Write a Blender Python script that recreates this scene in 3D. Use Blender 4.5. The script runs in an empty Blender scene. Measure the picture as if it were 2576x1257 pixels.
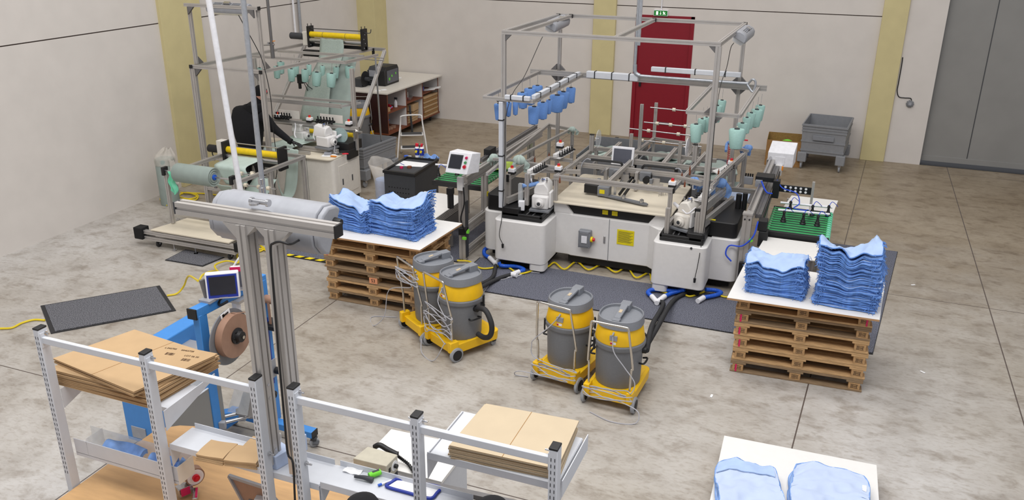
import bpy, math, random
from mathutils import Vector, Matrix
rnd = random.Random(7)
SC = bpy.context.scene
COL = SC.collection

# ---------------------------------------------------------------- camera
CAM_H = 4.1
PITCH, ROLL, YAW, FPX = 0.3740747, 0.0063714, -0.37406307, 2135.54
FW = Vector((math.sin(YAW)*math.cos(PITCH), math.cos(YAW)*math.cos(PITCH), -math.sin(PITCH)))
R0 = Vector((math.cos(YAW), -math.sin(YAW), 0)); U0 = R0.cross(FW)
RT = math.cos(ROLL)*R0 + math.sin(ROLL)*U0
UP = -math.sin(ROLL)*R0 + math.cos(ROLL)*U0
cam = bpy.data.objects.new('camera', bpy.data.cameras.new('camera'))
COL.objects.link(cam)
cam.data.sensor_fit = 'HORIZONTAL'; cam.data.sensor_width = 36
cam.data.lens = FPX/2576*36
cam.data.clip_end = 100; cam.data.clip_start = .05
m3 = Matrix((RT, UP, -FW)).transposed()
cam.matrix_world = Matrix.Translation((0, 0, CAM_H)) @ m3.to_4x4()
SC.camera = cam
# ---------------------------------------------------------------- light of the hall
SC.view_settings.view_transform = 'Standard'
SC.view_settings.look = 'None'
SC.view_settings.exposure = 0.08
SC.view_settings.gamma = 1.0
w = bpy.data.worlds.new('hall_air'); SC.world = w; w.use_nodes = True
w.node_tree.nodes['Background'].inputs[0].default_value = (0.93, 0.94, 1.0, 1)
w.node_tree.nodes['Background'].inputs[1].default_value = 0.50
def area(name, loc, sx, sy, power, col=(1, .96, .9), aim=None):
    l = bpy.data.lights.new(name, 'AREA'); l.shape = 'RECTANGLE'
    l.size = sx; l.size_y = sy; l.energy = power; l.color = col
    o = bpy.data.objects.new(name, l); COL.objects.link(o); o.location = loc
    if aim:
        o.rotation_euler = (Vector(aim)-Vector(loc)).to_track_quat('-Z', 'Y').to_euler()
    return o
area('overhead_fill_near', (-2, 2.0, 9.5), 10, 4.0, 800, (1, .985, .97))  # fill area lights added overhead for soft brightness; no roof openings are built
area('overhead_fill_mid', (-3, 8.5, 9.5), 9, 2.4, 330, (1, .965, .92))
area('overhead_fill_far', (-3, 13.2, 9.5), 9, 1.6, 100, (1, .92, .82))

# ---------------------------------------------------------------- measuring helpers: a sight line met with a real plane
def ray(x, y): return (x-1288)/FPX*RT - (y-628.5)/FPX*UP + FW
def Z(x, y, z=0.0):
    d = ray(x, y); t = (z-CAM_H)/d.z; return Vector((d.x*t, d.y*t, z))
def Yp(x, y, v):
    d = ray(x, y); t = v/d.y; return Vector((d.x*t, v, CAM_H+d.z*t))
def Xp(x, y, v):
    d = ray(x, y); t = v/d.x; return Vector((v, d.y*t, CAM_H+d.z*t))
def V(*a): return Vector(a)

# ---------------------------------------------------------------- materials
def s2l(c): return tuple(((v/255)/12.92 if v/255 <= .04045 else ((v/255+.055)/1.055)**2.4) for v in c)
MATS = {}
def mat(name, rgb, rough=.5, metal=0.0, var=.06, scale=20, bump=0.0, alpha=1.0, emit=0, stretch=(1, 1, 1), trans=0, coat=0):
    m = bpy.data.materials.new(name); m.use_nodes = True; nt = m.node_tree
    b = nt.nodes['Principled BSDF']; c = s2l(rgb)
    tc = nt.nodes.new('ShaderNodeTexCoord'); mp = nt.nodes.new('ShaderNodeMapping')
    mp.inputs['Scale'].default_value = stretch
    nz = nt.nodes.new('ShaderNodeTexNoise'); nz.inputs['Scale'].default_value = scale; nz.inputs['Detail'].default_value = 4
    nt.links.new(tc.outputs['Object'], mp.inputs[0]); nt.links.new(mp.outputs[0], nz.inputs['Vector'])
    rp = nt.nodes.new('ShaderNodeMapRange')
    rp.inputs[1].default_value = .3; rp.inputs[2].default_value = .7
    rp.inputs[3].default_value = 1-var; rp.inputs[4].default_value = 1+var
    nt.links.new(nz.outputs[0], rp.inputs[0])
    mx = nt.nodes.new('ShaderNodeVectorMath'); mx.operation = 'SCALE'
    mx.inputs[0].default_value = c; nt.links.new(rp.outputs[0], mx.inputs['Scale'])
    nt.links.new(mx.outputs[0], b.inputs['Base Color'])
    b.inputs['Roughness'].default_value = rough; b.inputs['Metallic'].default_value = metal
    if coat: b.inputs['Coat Weight'].default_value = coat
    if trans: b.inputs['Transmission Weight'].default_value = trans
    if alpha < 1: b.inputs['Alpha'].default_value = alpha
    if emit:
        b.inputs['Emission Color'].default_value = (*c, 1); b.inputs['Emission Strength'].default_value = emit
    if bump:
        bp = nt.nodes.new('ShaderNodeBump'); bp.inputs['Strength'].default_value = bump; bp.inputs['Distance'].default_value = .01
        nt.links.new(nz.outputs[0], bp.inputs['Height']); nt.links.new(bp.outputs[0], b.inputs['Normal'])
    MATS[name] = m; return m
M = MATS
mat('wall_paint', (214, 208, 202), .9, var=.03, scale=3, bump=.05)
mat('pillar_paint', (206, 194, 146), .8, var=.04, scale=4)
mat('gate_grey', (140, 139, 136), .55, var=.05, scale=2)
mat('joint_dark', (70, 58, 52), .9)
mat('door_red', (134, 8, 32), .5, var=.03)
mat('alu', (188, 184, 180), .38, .5, var=.04, scale=8)
mat('alu_dark', (118, 116, 116), .45, .5)
mat('steel', (190, 190, 192), .25, .9, var=.03)
mat('galv', (176, 180, 186), .4, .6, var=.08, scale=30)
mat('white_metal', (226, 224, 222), .45, var=.02)
mat('cream_metal', (222, 217, 208), .45, var=.03)
mat('table_cream', (222, 212, 192), .4, var=.05, scale=5)
mat('shelf_white', (204, 207, 213), .5, var=.02)
mat('black', (20, 20, 22), .5)
mat('black_matte', (12, 12, 13), .8)
mat('rubber', (38, 38, 40), .7)
mat('dark_grey', (58, 60, 64), .6)
mat('mid_grey', (120, 122, 126), .55)
mat('plastic_grey', (128, 131, 137), .5, var=.04, scale=60)
mat('tank_grey', (112, 114, 118), .5, var=.04, scale=60)
mat('wheel_grey', (150, 153, 158), .6)
mat('yellow', (240, 190, 20), .45, var=.03)
mat('roller_yellow', (230, 196, 10), .6)
mat('cable_yellow', (226, 200, 30), .5)
mat('hazard_yellow', (240, 214, 10), .5)
mat('label_yellow', (226, 208, 12), .5)
mat('red', (206, 22, 48), .4)
mat('orange', (235, 140, 30), .5)
mat('green_button', (70, 150, 90), .4)
mat('chrome', (205, 200, 192), .14, 1.0, var=.02)
mat('cord_grey', (172, 172, 178), .5)
mat('wood', (186, 150, 106), .8, var=.22, scale=14, stretch=(1, 6, 6), bump=.2)
mat('wood_dark', (140, 116, 88), .85, var=.2, scale=14, stretch=(1, 6, 6), bump=.2)
mat('block_wood', (178, 140, 96), .85, var=.16, scale=30)
mat('stamp', (60, 44, 34), .9)
mat('board_white', (230, 228, 224), .45, var=.015)
mat('board_edge', (176, 136, 96), .8)
mat('plywood', (198, 158, 110), .5, var=.10, scale=5, stretch=(1, 5, 1))
mat('card', (184, 154, 116), .85, var=.04, scale=8)
mat('card_dark', (150, 112, 66), .9, var=.15, scale=40)
mat('card_light', (190, 173, 146), .85, var=.03, scale=8)
mat('card_print', (84, 60, 40), .9)
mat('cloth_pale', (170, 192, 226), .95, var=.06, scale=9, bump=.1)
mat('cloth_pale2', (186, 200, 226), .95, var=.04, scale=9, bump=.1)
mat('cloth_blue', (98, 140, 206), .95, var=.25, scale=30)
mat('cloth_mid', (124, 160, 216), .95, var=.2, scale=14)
mat('cloth_green', (182, 198, 190), .95, var=.05, scale=10)
mat('cloth_green2', (146, 158, 152), .95, var=.05, scale=10)
mat('net_green', (154, 174, 172), .95, var=.12, scale=40)
mat('yarn_blue', (104, 146, 210), .9, var=.1, scale=60, stretch=(1, 1, 6))
mat('yarn_green', (158, 194, 186), .9, var=.1, scale=60, stretch=(1, 1, 6))
mat('bright_green', (120, 220, 60), .7)
mat('rag_lime', (190, 216, 96), .9)
mat('belt_green', (42, 150, 84), .5, var=.15, scale=20)
mat('mint', (120, 214, 176), .6)
mat('tape_blue', (62, 134, 206), .45, var=.03)
mat('blue_frame', (30, 52, 150), .4)
mat('hose_blue', (30, 90, 200), .4)
mat('tube_blue', (40, 80, 210), .4)
mat('screen', (38, 40, 48), .25)
mat('screen_grey', (84, 86, 96), .3)
mat('magenta', (206, 24, 90), .5)
mat('bin_grey', (134, 136, 140), .6, var=.05)
mat('bin_inside', (66, 66, 68), .7)
mat('cabinet_brown', (52, 24, 24), .5)
mat('edge_brown', (122, 66, 40), .6)
mat('paper', (240, 240, 240), .8)
mat('skin', (212, 160, 140), .6)
mat('jacket_black', (14, 14, 18), .95, var=.2, scale=30)
mat('tape_brown', (152, 118, 98), .5)
mat('glass_clear', (236, 240, 242), .1, alpha=.35)
mat('bag_clear', (236, 230, 220), .25, alpha=.28)
mat('sign_green', (16, 120, 40), .5, emit=.25)
mat('sign_white', (240, 250, 240), .5, emit=.5)
mat('printer_green', (110, 200, 70), .5)
mat('white_plastic', (232, 232, 236), .35)
mat('lamp_plastic', (152, 154, 160), .45)
mat('lens', (236, 238, 240), .15, trans=.3)
mat('beige', (190, 184, 166), .5)
mat('salmon', (222, 150, 110), .6)

def ground_mat():
    m = bpy.data.materials.new('concrete'); m.use_nodes = True; nt = m.node_tree; N = nt.nodes; Lk = nt.links
    b = N['Principled BSDF']
    tc = N.new('ShaderNodeTexCoord')
    def noise(sc, det, st=(1, 1, 1), dist=0):
        mp = N.new('ShaderNodeMapping'); mp.inputs['Scale'].default_value = st
        n = N.new('ShaderNodeTexNoise'); n.inputs['Scale'].default_value = sc; n.inputs['Detail'].default_value = det
        n.inputs['Distortion'].default_value = dist; n.inputs['Roughness'].default_value = .62
        Lk.new(tc.outputs['Object'], mp.inputs[0]); Lk.new(mp.outputs[0], n.inputs['Vector']); return n.outputs[0]
    def ramp(src, pts):
        r = N.new('ShaderNodeValToRGB'); e = r.color_ramp.elements
        while len(e) < len(pts): e.new(.5)
        for k, (p, c) in enumerate(pts):
            e[k].position = p; e[k].color = (*s2l(c), 1)
        Lk.new(src, r.inputs[0]); return r.outputs[0]
    def mix(a, bb, fac, mode='MULTIPLY'):
        x = N.new('ShaderNodeMix'); x.data_type = 'RGBA'; x.blend_type = mode
        x.inputs[0].default_value = fac; Lk.new(a, x.inputs[6]); Lk.new(bb, x.inputs[7]); return x.outputs[2]
    c1 = ramp(noise(1.9, 11, (.95, 1.1, 1), .1), [(.28, (168, 163, 157)), (.44, (184, 180, 175)), (.58, (194, 191, 187)), (.75, (183, 178, 172))])
    c2 = ramp(noise(4.6, 10, (.85, 1.3, 1), .3), [(.34, (178, 166, 152)), (.50, (255, 255, 255)), (.7, (255, 255, 255))])
    c3 = ramp(noise(22, 7, (.7, 1.6, 1), .4), [(.30, (202, 192, 180)), (.5, (255, 255, 255)), (.8, (255, 255, 255))])
    c4 = ramp(noise(.22, 3), [(.38, (214, 206, 192)), (.62, (255, 255, 255))])
    c = mix(c1, c2, .5); c = mix(c, c3, .5); c = mix(c, c4, .8)
    sep = N.new('ShaderNodeSeparateXYZ'); Lk.new(tc.outputs['Object'], sep.inputs[0])
    # concrete tinted browner and darker towards the back of the hall, with a ragged edge
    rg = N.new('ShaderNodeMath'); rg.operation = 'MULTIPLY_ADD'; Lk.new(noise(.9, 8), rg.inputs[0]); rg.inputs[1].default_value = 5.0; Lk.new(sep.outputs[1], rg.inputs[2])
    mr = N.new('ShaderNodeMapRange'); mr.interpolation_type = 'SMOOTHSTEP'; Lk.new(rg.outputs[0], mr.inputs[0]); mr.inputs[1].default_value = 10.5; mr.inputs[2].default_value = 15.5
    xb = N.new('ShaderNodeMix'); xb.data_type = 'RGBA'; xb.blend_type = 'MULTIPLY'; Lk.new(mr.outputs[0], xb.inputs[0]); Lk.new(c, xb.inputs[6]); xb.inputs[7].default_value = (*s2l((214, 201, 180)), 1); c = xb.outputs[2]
    # saw-cut slab joints along both hall directions
    acc = None
    for ax, v in ((0, -5.1), (0, .12), (0, 1.85), (0, 5.3), (1, 4.96), (1, -.2), (1, 10.1), (1, 15.95)):
        s = N.new('ShaderNodeMath'); s.operation = 'SUBTRACT'; Lk.new(sep.outputs[ax], s.inputs[0]); s.inputs[1].default_value = v
        if (ax, v) == (0, .12):
            k = N.new('ShaderNodeMath'); k.operation = 'MULTIPLY_ADD'; Lk.new(sep.outputs[1], k.inputs[0])
            k.inputs[1].default_value = -.052; Lk.new(s.outputs[0], k.inputs[2]); s = k; k.use_clamp = False
            s2 = N.new('ShaderNodeMath'); s2.operation = 'ADD'; Lk.new(s.outputs[0], s2.inputs[0]); s2.inputs[1].default_value = .46; s = s2
        a = N.new('ShaderNodeMath'); a.operation = 'ABSOLUTE'; Lk.new(s.outputs[0], a.inputs[0])
        l = N.new('ShaderNodeMath'); l.operation = 'LESS_THAN'; Lk.new(a.outputs[0], l.inputs[0]); l.inputs[1].default_value = .006
        if acc is None: acc = l.outputs[0]
        else:
            mm = N.new('ShaderNodeMath'); mm.operation = 'MAXIMUM'; Lk.new(acc, mm.inputs[0]); Lk.new(l.outputs[0], mm.inputs[1]); acc = mm.outputs[0]
    x = N.new('ShaderNodeMix'); x.data_type = 'RGBA'; Lk.new(acc, x.inputs[0]); Lk.new(c, x.inputs[6]); x.inputs[7].default_value = (*s2l((92, 82, 76)), 1)
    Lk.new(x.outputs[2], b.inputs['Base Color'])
    b.inputs['Roughness'].default_value = .42
    b.inputs['Specular IOR Level'].default_value = .35
    bp = N.new('ShaderNodeBump'); bp.inputs['Strength'].default_value = .08; Lk.new(noise(30, 6), bp.inputs['Height']); Lk.new(bp.outputs[0], b.inputs['Normal'])
    M['concrete'] = m
ground_mat()
def carpet_mat(name, dark, light, scale=140):
    m = bpy.data.materials.new(name); m.use_nodes = True; nt = m.node_tree; N = nt.nodes; Lk = nt.links
    b = N['Principled BSDF']; tc = N.new('ShaderNodeTexCoord')
    n = N.new('ShaderNodeTexNoise'); n.inputs['Scale'].default_value = scale; n.inputs['Detail'].default_value = 2
    Lk.new(tc.outputs['Object'], n.inputs['Vector'])
    r = N.new('ShaderNodeValToRGB'); r.color_ramp.elements[0].position = .46; r.color_ramp.elements[1].position = .62
    r.color_ramp.elements[0].color = (*s2l(dark), 1); r.color_ramp.elements[1].color = (*s2l(light), 1)
    Lk.new(n.outputs[0], r.inputs[0]); Lk.new(r.outputs[0], b.inputs['Base Color']); b.inputs['Roughness'].default_value = .95
    M[name] = m
carpet_mat('carpet', (62, 63, 68), (138, 138, 144))
carpet_mat('carpet_blue', (66, 68, 78), (132, 134, 148))
carpet_mat('knit_net', (148, 160, 152), (160, 172, 164), 90)

# ---------------------------------------------------------------- mesh helpers
class MB:
    def __init__(s): s.v = []; s.f = []; s.m = []; s.cm = 0
    def add(s, vs, fs):
        o = len(s.v); s.v += [tuple(p) for p in vs]; s.f += [tuple(i+o for i in f) for f in fs]; s.m += [s.cm]*len(fs); return s
    def use(s, k): s.cm = k; return s
    def box(s, x0, x1, y0, y1, z0, z1):
        return s.add([(x0,y0,z0),(x1,y0,z0),(x1,y1,z0),(x0,y1,z0),(x0,y0,z1),(x1,y0,z1),(x1,y1,z1),(x0,y1,z1)],
                     [(3,2,1,0),(4,5,6,7),(0,1,5,4),(1,2,6,5),(2,3,7,6),(3,0,4,7)])
    def obox(s, c, sz, rz=0, rx=0, ry=0):
        mt = Matrix.Translation(c) @ Matrix.Rotation(rz, 4, 'Z') @ Matrix.Rotation(ry, 4, 'Y') @ Matrix.Rotation(rx, 4, 'X')
        a, b, d = sz[0]/2, sz[1]/2, sz[2]/2
        t = MB().box(-a, a, -b, b, -d, d)
        return s.add([mt @ Vector(p) for p in t.v], t.f)
    def frame(s, p0, p1, up=(0, 0, 1)):
        p0 = Vector(p0); p1 = Vector(p1); d = (p1-p0).normalized(); u = Vector(up)
        if abs(d.dot(u)) > .98: u = Vector((1, 0, 0)) if abs(d.x) < .9 else Vector((0, 1, 0))
        x = d.cross(u).normalized(); y = x.cross(d).normalized(); return p0, p1, d, x, y
    def sweep(s, p0, p1, sec, up=(0, 0, 1), caps=True):
        p0, p1, d, x, y = s.frame(p0, p1, up); n = len(sec)
        vs = [p + x*a + y*b for p in (p0, p1) for a, b in sec]
        fs = [(i, (i+1) % n, n+(i+1) % n, n+i) for i in range(n)]
        if caps: fs += [tuple(range(n-1, -1, -1)), tuple(range(n, 2*n))]
        return s.add(vs, fs)
    def bar(s, p0, p1, w, h=None, up=(0, 0, 1)):
        h = h or w; a, b = w/2, h/2
        return s.sweep(p0, p1, [(-a,-b),(a,-b),(a,b),(-a,b)], up)
    def prof(s, p0, p1, w, h=None, up=(0, 0, 1), slots=None):
        """slotted aluminium extrusion"""
        h = h or w; a, b = w/2, h/2; u = min(w, h); g = u*.11; dp = u*.13
        def side(x0, y0, x1, y1, nx, ny, n):
            L = math.hypot(x1-x0, y1-y0); dx, dy = (x1-x0)/L, (y1-y0)/L; out = [(x0, y0)]
            for k in range(n):
                t = L*(k+.5)/n
                out += [(x0+dx*(t-g), y0+dy*(t-g)), (x0+dx*(t-g)-nx*dp, y0+dy*(t-g)-ny*dp), (x0+dx*(t+g)-nx*dp, y0+dy*(t+g)-ny*dp), (x0+dx*(t+g), y0+dy*(t+g))]
            return out
        nw = max(1, round(w/u)); nh = max(1, round(h/u))
        sec = side(-a,-b,a,-b,0,-1,nw)+side(a,-b,a,b,1,0,nh)+side(a,b,-a,b,0,1,nw)+side(-a,b,-a,-b,-1,0,nh)
        return s.sweep(p0, p1, sec, up)
    def cyl(s, p0, p1, r0, r1=None, n=16, caps=True):
        r1 = r0 if r1 is None else r1
        p0, p1, d, x, y = s.frame(p0, p1)
        vs = [p + x*(r*math.cos(6.28318*i/n)) + y*(r*math.sin(6.28318*i/n)) for p, r in ((p0, r0), (p1, r1)) for i in range(n)]
        fs = [(i, (i+1) % n, n+(i+1) % n, n+i) for i in range(n)]
        if caps: fs += [tuple(range(n-1, -1, -1)), tuple(range(n, 2*n))]
        return s.add(vs, fs)
    def lathe(s, prof, c=(0, 0, 0), axis=(0, 0, 1), n=24, sq=1.0):
        """profile [(r,z)]; sq>1 squares the circle"""
        c = Vector(c); d = Vector(axis).normalized()
        u = Vector((0, 0, 1)) if abs(d.z) < .9 else Vector((0, 1, 0))
        x = d.cross(u).normalized() if abs(d.z) < .9 else Vector((1, 0, 0)); y = d.cross(x)
        vs = []
        for r, z in prof:
            for i in range(n):
                a = 6.28318*i/n; ca, sa = math.cos(a), math.sin(a)
                k = 1.0 if sq == 1 else 1/((abs(ca)**(2*sq)+abs(sa)**(2*sq))**(1/(2*sq)))
                vs.append(c + x*(r*ca*k) + y*(r*sa*k) + d*z)
        fs = []
        for j in range(len(prof)-1):
            for i in range(n):
                fs.append((j*n+i, j*n+(i+1) % n, (j+1)*n+(i+1) % n, (j+1)*n+i))
        if prof[0][0] > 1e-5: fs.append(tuple(range(n-1, -1, -1)))
        if prof[-1][0] > 1e-5: fs.append(tuple((len(prof)-1)*n+i for i in range(n)))
        return s.add(vs, fs)
    def tube(s, pts, r, n=8, smooth=6, closed=False):
        P = spline(pts, smooth, closed) if smooth > 1 else [Vector(p) for p in pts]
        vs = []; x = None
        N_ = len(P)
        for i, p in enumerate(P):
            a = P[(i-1) % N_] if (closed or i > 0) else p; b = P[(i+1) % N_] if (closed or i < N_-1) else p
            d = (b-a); d = d.normalized() if d.length > 1e-9 else Vector((0, 0, 1))
            if x is None:
                u = Vector((0, 0, 1)) if abs(d.z) < .9 else Vector((0, 1, 0)); x = d.cross(u).normalized()
            else:
                x = (x - d*x.dot(d)); x = x.normalized() if x.length > 1e-6 else d.orthogonal().normalized()
            y = d.cross(x); rr = r(i/(N_-1)) if callable(r) else r
            vs += [p + x*(rr*math.cos(6.28318*k/n)) + y*(rr*math.sin(6.28318*k/n)) for k in range(n)]
        fs = [(i*n+k, i*n+(k+1) % n, (i+1)*n+(k+1) % n, (i+1)*n+k) for i in range(N_-1) for k in range(n)]
        if closed: fs += [((N_-1)*n+k, (N_-1)*n+(k+1) % n, (k+1) % n, k) for k in range(n)]
        else: fs += [tuple(range(n-1, -1, -1)), tuple((N_-1)*n+k for k in range(n))]
        return s.add(vs, fs)
    def prism(s, poly, z0, z1):
        n = len(poly)
        vs = [(x, y, z0) for x, y in poly] + [(x, y, z1) for x, y in poly]
        return s.add(vs, [(i, (i+1) % n, n+(i+1) % n, n+i) for i in range(n)] + [tuple(range(n-1, -1, -1)), tuple(range(n, 2*n))])
    def plate(s, pts, th):
        """flat polygon of 3d points given a thickness along its normal"""
        P = [Vector(p) for p in pts]; nrm = (P[1]-P[0]).cross(P[2]-P[0]).normalized()*th; n = len(P)
        return s.add(P + [p+nrm for p in P], [(i, (i+1) % n, n+(i+1) % n, n+i) for i in range(n)] + [tuple(range(n-1, -1, -1)), tuple(range(n, 2*n))])
    def grid(s, fn, nu, nv):
        vs = [fn(i/nu, j/nv) for j in range(nv+1) for i in range(nu+1)]
        return s.add(vs, [(j*(nu+1)+i, j*(nu+1)+i+1, (j+1)*(nu+1)+i+1, (j+1)*(nu+1)+i) for j in range(nv) for i in range(nu)])
    def sheet(s, fn, nu, nv, th):
        """closed slab: upper surface fn(u,v), lower the same moved down by th"""
        up = [Vector(fn(i/nu, j/nv)) for j in range(nv+1) for i in range(nu+1)]; k = len(up)
        vs = up + [p-Vector((0, 0, th)) for p in up]; W = nu+1
        fs = []
        for j in range(nv):
            for i in range(nu):
                q = (j*W+i, j*W+i+1, (j+1)*W+i+1, (j+1)*W+i); fs.append(q); fs.append(tuple(a+k for a in reversed(q)))
        ring = [i for i in range(nu+1)] + [j*W+nu for j in range(1, nv+1)] + [nv*W+i for i in range(nu-1, -1, -1)] + [j*W for j in range(nv-1, 0, -1)]
        for a, b in zip(ring, ring[1:]+ring[:1]): fs.append((b, a, a+k, b+k))
        return s.add(vs, fs)
def spline(pts, k=6, closed=False):
    P = [Vector(p) for p in pts]; n = len(P); out = []
    rg = range(n) if closed else range(n-1)
    for i in rg:
        p1, p2 = P[i], P[(i+1) % n]
        p0 = P[(i-1) % n] if (closed or i > 0) else p1*2-p2
        p3 = P[(i+2) % n] if (closed or i < n-2) else p2*2-p1
        for j in range(k):
            t = j/k
            out.append(.5*((2*p1) + (p2-p0)*t + (2*p0-5*p1+4*p2-p3)*t*t + (3*p1-p0-3*p2+p3)*t*t*t))
    if not closed: out.append(P[-1])
    return out
def rpoly(x0, x1, y0, y1, r, n=5):
    out = []
    for cx, cy, a0 in ((x1-r, y1-r, 0), (x0+r, y1-r, 90), (x0+r, y0+r, 180), (x1-r, y0+r, 270)):
        for k in range(n+1):
            a = math.radians(a0+90*k/n); out.append((cx+r*math.cos(a), cy+r*math.sin(a)))
    return out
ORG = {}
def build(name, mb, mats, parent=None, bevel=0, label=None, ang=38):
    me = bpy.data.meshes.new(name)
    off = ORG.get(parent.name, Vector((0, 0, 0))) if parent else Vector((0, 0, 0))
    me.from_pydata([(p[0]-off.x, p[1]-off.y, p[2]-off.z) for p in mb.v], [], mb.f)
    ms = mats if isinstance(mats, (list, tuple)) else [mats]
    for x in ms: me.materials.append(M[x])
    me.polygons.foreach_set('material_index', [min(k, len(ms)-1) for k in mb.m])
    me.polygons.foreach_set('use_smooth', [True]*len(me.polygons))
    me.update()
    try: me.set_sharp_from_angle(angle=math.radians(ang))
    except Exception: pass
    o = bpy.data.objects.new(name, me); COL.objects.link(o)
    if parent: o.parent = parent; ORG[o.name] = off
    if bevel:
        b = o.modifiers.new('bevel', 'BEVEL'); b.width = bevel; b.segments = 2; b.limit_method = 'ANGLE'; b.angle_limit = math.radians(50)
        b.harden_normals = False
    if label: o['label'] = label
    return o
def thing(name, label, cat, loc=(0, 0, 0), rz=0, group=None, local=False):
    """Empty at a thing's base. local=True: its parts are given in the thing's own frame"""
    o = bpy.data.objects.new(name, None); COL.objects.link(o); o.empty_display_size = .1
    o.location = loc; o.rotation_euler = (0, 0, rz)
    ORG[o.name] = Vector((0, 0, 0)) if local else Vector(loc)
    return tag(o, label, cat, group)
def tag(o, label, cat, group=None, kind=None):
    o['label'] = label; o['category'] = cat
    if group: o['group'] = group
    if kind: o['kind'] = kind
    return o
def solo(name, mb, mats, label, cat, group=None, bevel=0, kind=None, **k):
    """a thing that is one mesh; its origin is moved to its base centre"""
    xs = [p[0] for p in mb.v]; ys = [p[1] for p in mb.v]; zs = [p[2] for p in mb.v]
    c = Vector(((min(xs)+max(xs))/2, (min(ys)+max(ys))/2, min(zs)))
    mb.v = [(p[0]-c.x, p[1]-c.y, p[2]-c.z) for p in mb.v]
    o = build(name, mb, mats, None, bevel, **k); o.location = c
    return tag(o, label, cat, group, kind)
def struct(name, mb, mats, bevel=0, parent=None):
    o = build(name, mb, mats, parent, bevel)
    if not parent: o['kind'] = 'structure'
    return o
def copy_tree(o, parent=None):
    c = o.copy(); COL.objects.link(c)
    if parent: c.parent = parent
    for ch in o.children: copy_tree(ch, c)
    return c
def place(src, loc, rz, label, used, group=None):
    o = src if not used else copy_tree(src)
    o.location = loc; o.rotation_euler = (0, 0, rz); o['label'] = label
    if group: o['group'] = group
    return o
# ================================================================ the hall
XL, YB = -9.78, 16.42
def slab(x0, x1, y0, y1, z0, z1): return MB().box(x0, x1, y0, y1, z0, z1)
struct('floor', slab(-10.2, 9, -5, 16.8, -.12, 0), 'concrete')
wl = MB(); zj = 2.57
wl.box(XL-.2, XL, -5, YB+.2, 0, zj-.008); wl.box(XL-.2, XL, -5, YB+.2, zj+.008, 7)
wl.use(1).box(XL-.2, XL-.012, -5, YB, zj-.008, zj+.008)
struct('wall_left', wl, ['wall_paint', 'joint_dark'])
GX0 = Yp(2313, 412, YB).x          # left edge of the grey gate opening
DX0, DX1 = -3.93, -2.81            # red door
wb = MB(); zb = 2.53
for z0, z1 in ((2.38, zb-.008), (zb+.008, 7)): wb.box(XL, GX0, YB, YB+.2, z0, z1)
wb.box(XL, DX0, YB, YB+.2, 0, 2.38); wb.box(DX1, GX0, YB, YB+.2, 0, 2.38)
wb.box(GX0, 9, YB, YB+.2, 5, 7)
wb.use(1).box(XL, GX0, YB+.012, YB+.2, zb-.008, zb+.008)
struct('wall_back', wb, ['wall_paint', 'joint_dark'])
def pil_back(n, pa, pb, d=.07):
    a = Yp(*pa, YB-d).x; b = Yp(*pb, YB-d).x
    struct('trim_%d' % n, MB().box(a, b, YB-d, YB+.05, 0, 7), 'pillar_paint', bevel=.006)
pil_back(1, (1480.7, 337.5), (1534, 342.5)); pil_back(2, (2162, 401), (2222, 409))
y0 = Xp(437.8, 280, XL+.06).y; y1 = Xp(534.7, 267, XL+.06).y
struct('trim_3', MB().box(XL-.05, XL+.06, y0, y1, 0, 7), 'pillar_paint', bevel=.006)
# corner pillar between both walls
struct('trim_4', MB().box(XL-.02, XL+.42, YB-.50, YB+.02, 0, 7), 'pillar_paint', bevel=.006)
# plaster edges beside the pillars and the skirt of wall under the gate jamb
struct('trim_5', MB().box(GX0-.9, GX0, YB-.02, YB+.1, 0, 7), 'wall_paint')
# red fire door
d = MB().box(DX0, DX1, YB+.02, YB+.10, .01, 2.37)
door = struct('door_1', d, 'door_red')
fr = MB().box(DX0, DX0+.07, YB-.012, YB+.04, 0, 2.38).box(DX1-.07, DX1, YB-.012, YB+.04, 0, 2.38).box(DX0, DX1, YB-.012, YB+.04, 2.31, 2.38)
build('door_frame', fr, 'door_red', door, .003)
hd = MB().box(DX0+.13, DX0+.17, YB-.01, YB+.03, 1.02, 1.22).cyl((DX0+.15, YB+.02, 1.16), (DX0+.15, YB-.05, 1.16), .01).bar((DX0+.14, YB-.05, 1.16), (DX0+.29, YB-.05, 1.16), .02, .02)
build('door_handle', hd, 'black', door)
pl = MB().box(-3.45, -3.14, YB+.012, YB+.03, .30, .345)
build('name_plate', pl, 'mid_grey', door)
for k in range(9):
    build('plate_letter', MB().box(-3.43+k*.031, -3.41+k*.031, YB+.008, YB+.013, .312, .334), 'paper', door)
# big grey sliding gate, set back a little, with a dark gap and sill at its foot
g = MB().box(GX0-.1, 9, YB+.10, YB+.16, .06, 5.2)
gate = struct('door_2', g, 'gate_grey')
xj = Yp(2431.7, 401, YB+.1).x
build('panel_joint', MB().box(xj-.006, xj+.006, YB+.094, YB+.102, .06, 5.2), 'dark_grey', gate)
build('bottom_rail', MB().box(GX0-.1, 9, YB+.088, YB+.10, .06, .16), 'gate_grey', gate, .003)
build('top_rail', MB().box(GX0-.1, 9, YB+.088, YB+.10, 2.98, 3.03), 'gate_grey', gate, .003)
struct('trim_6', MB().box(GX0, 9, YB-.01, YB+.3, 0, .012), 'dark_grey')
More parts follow.
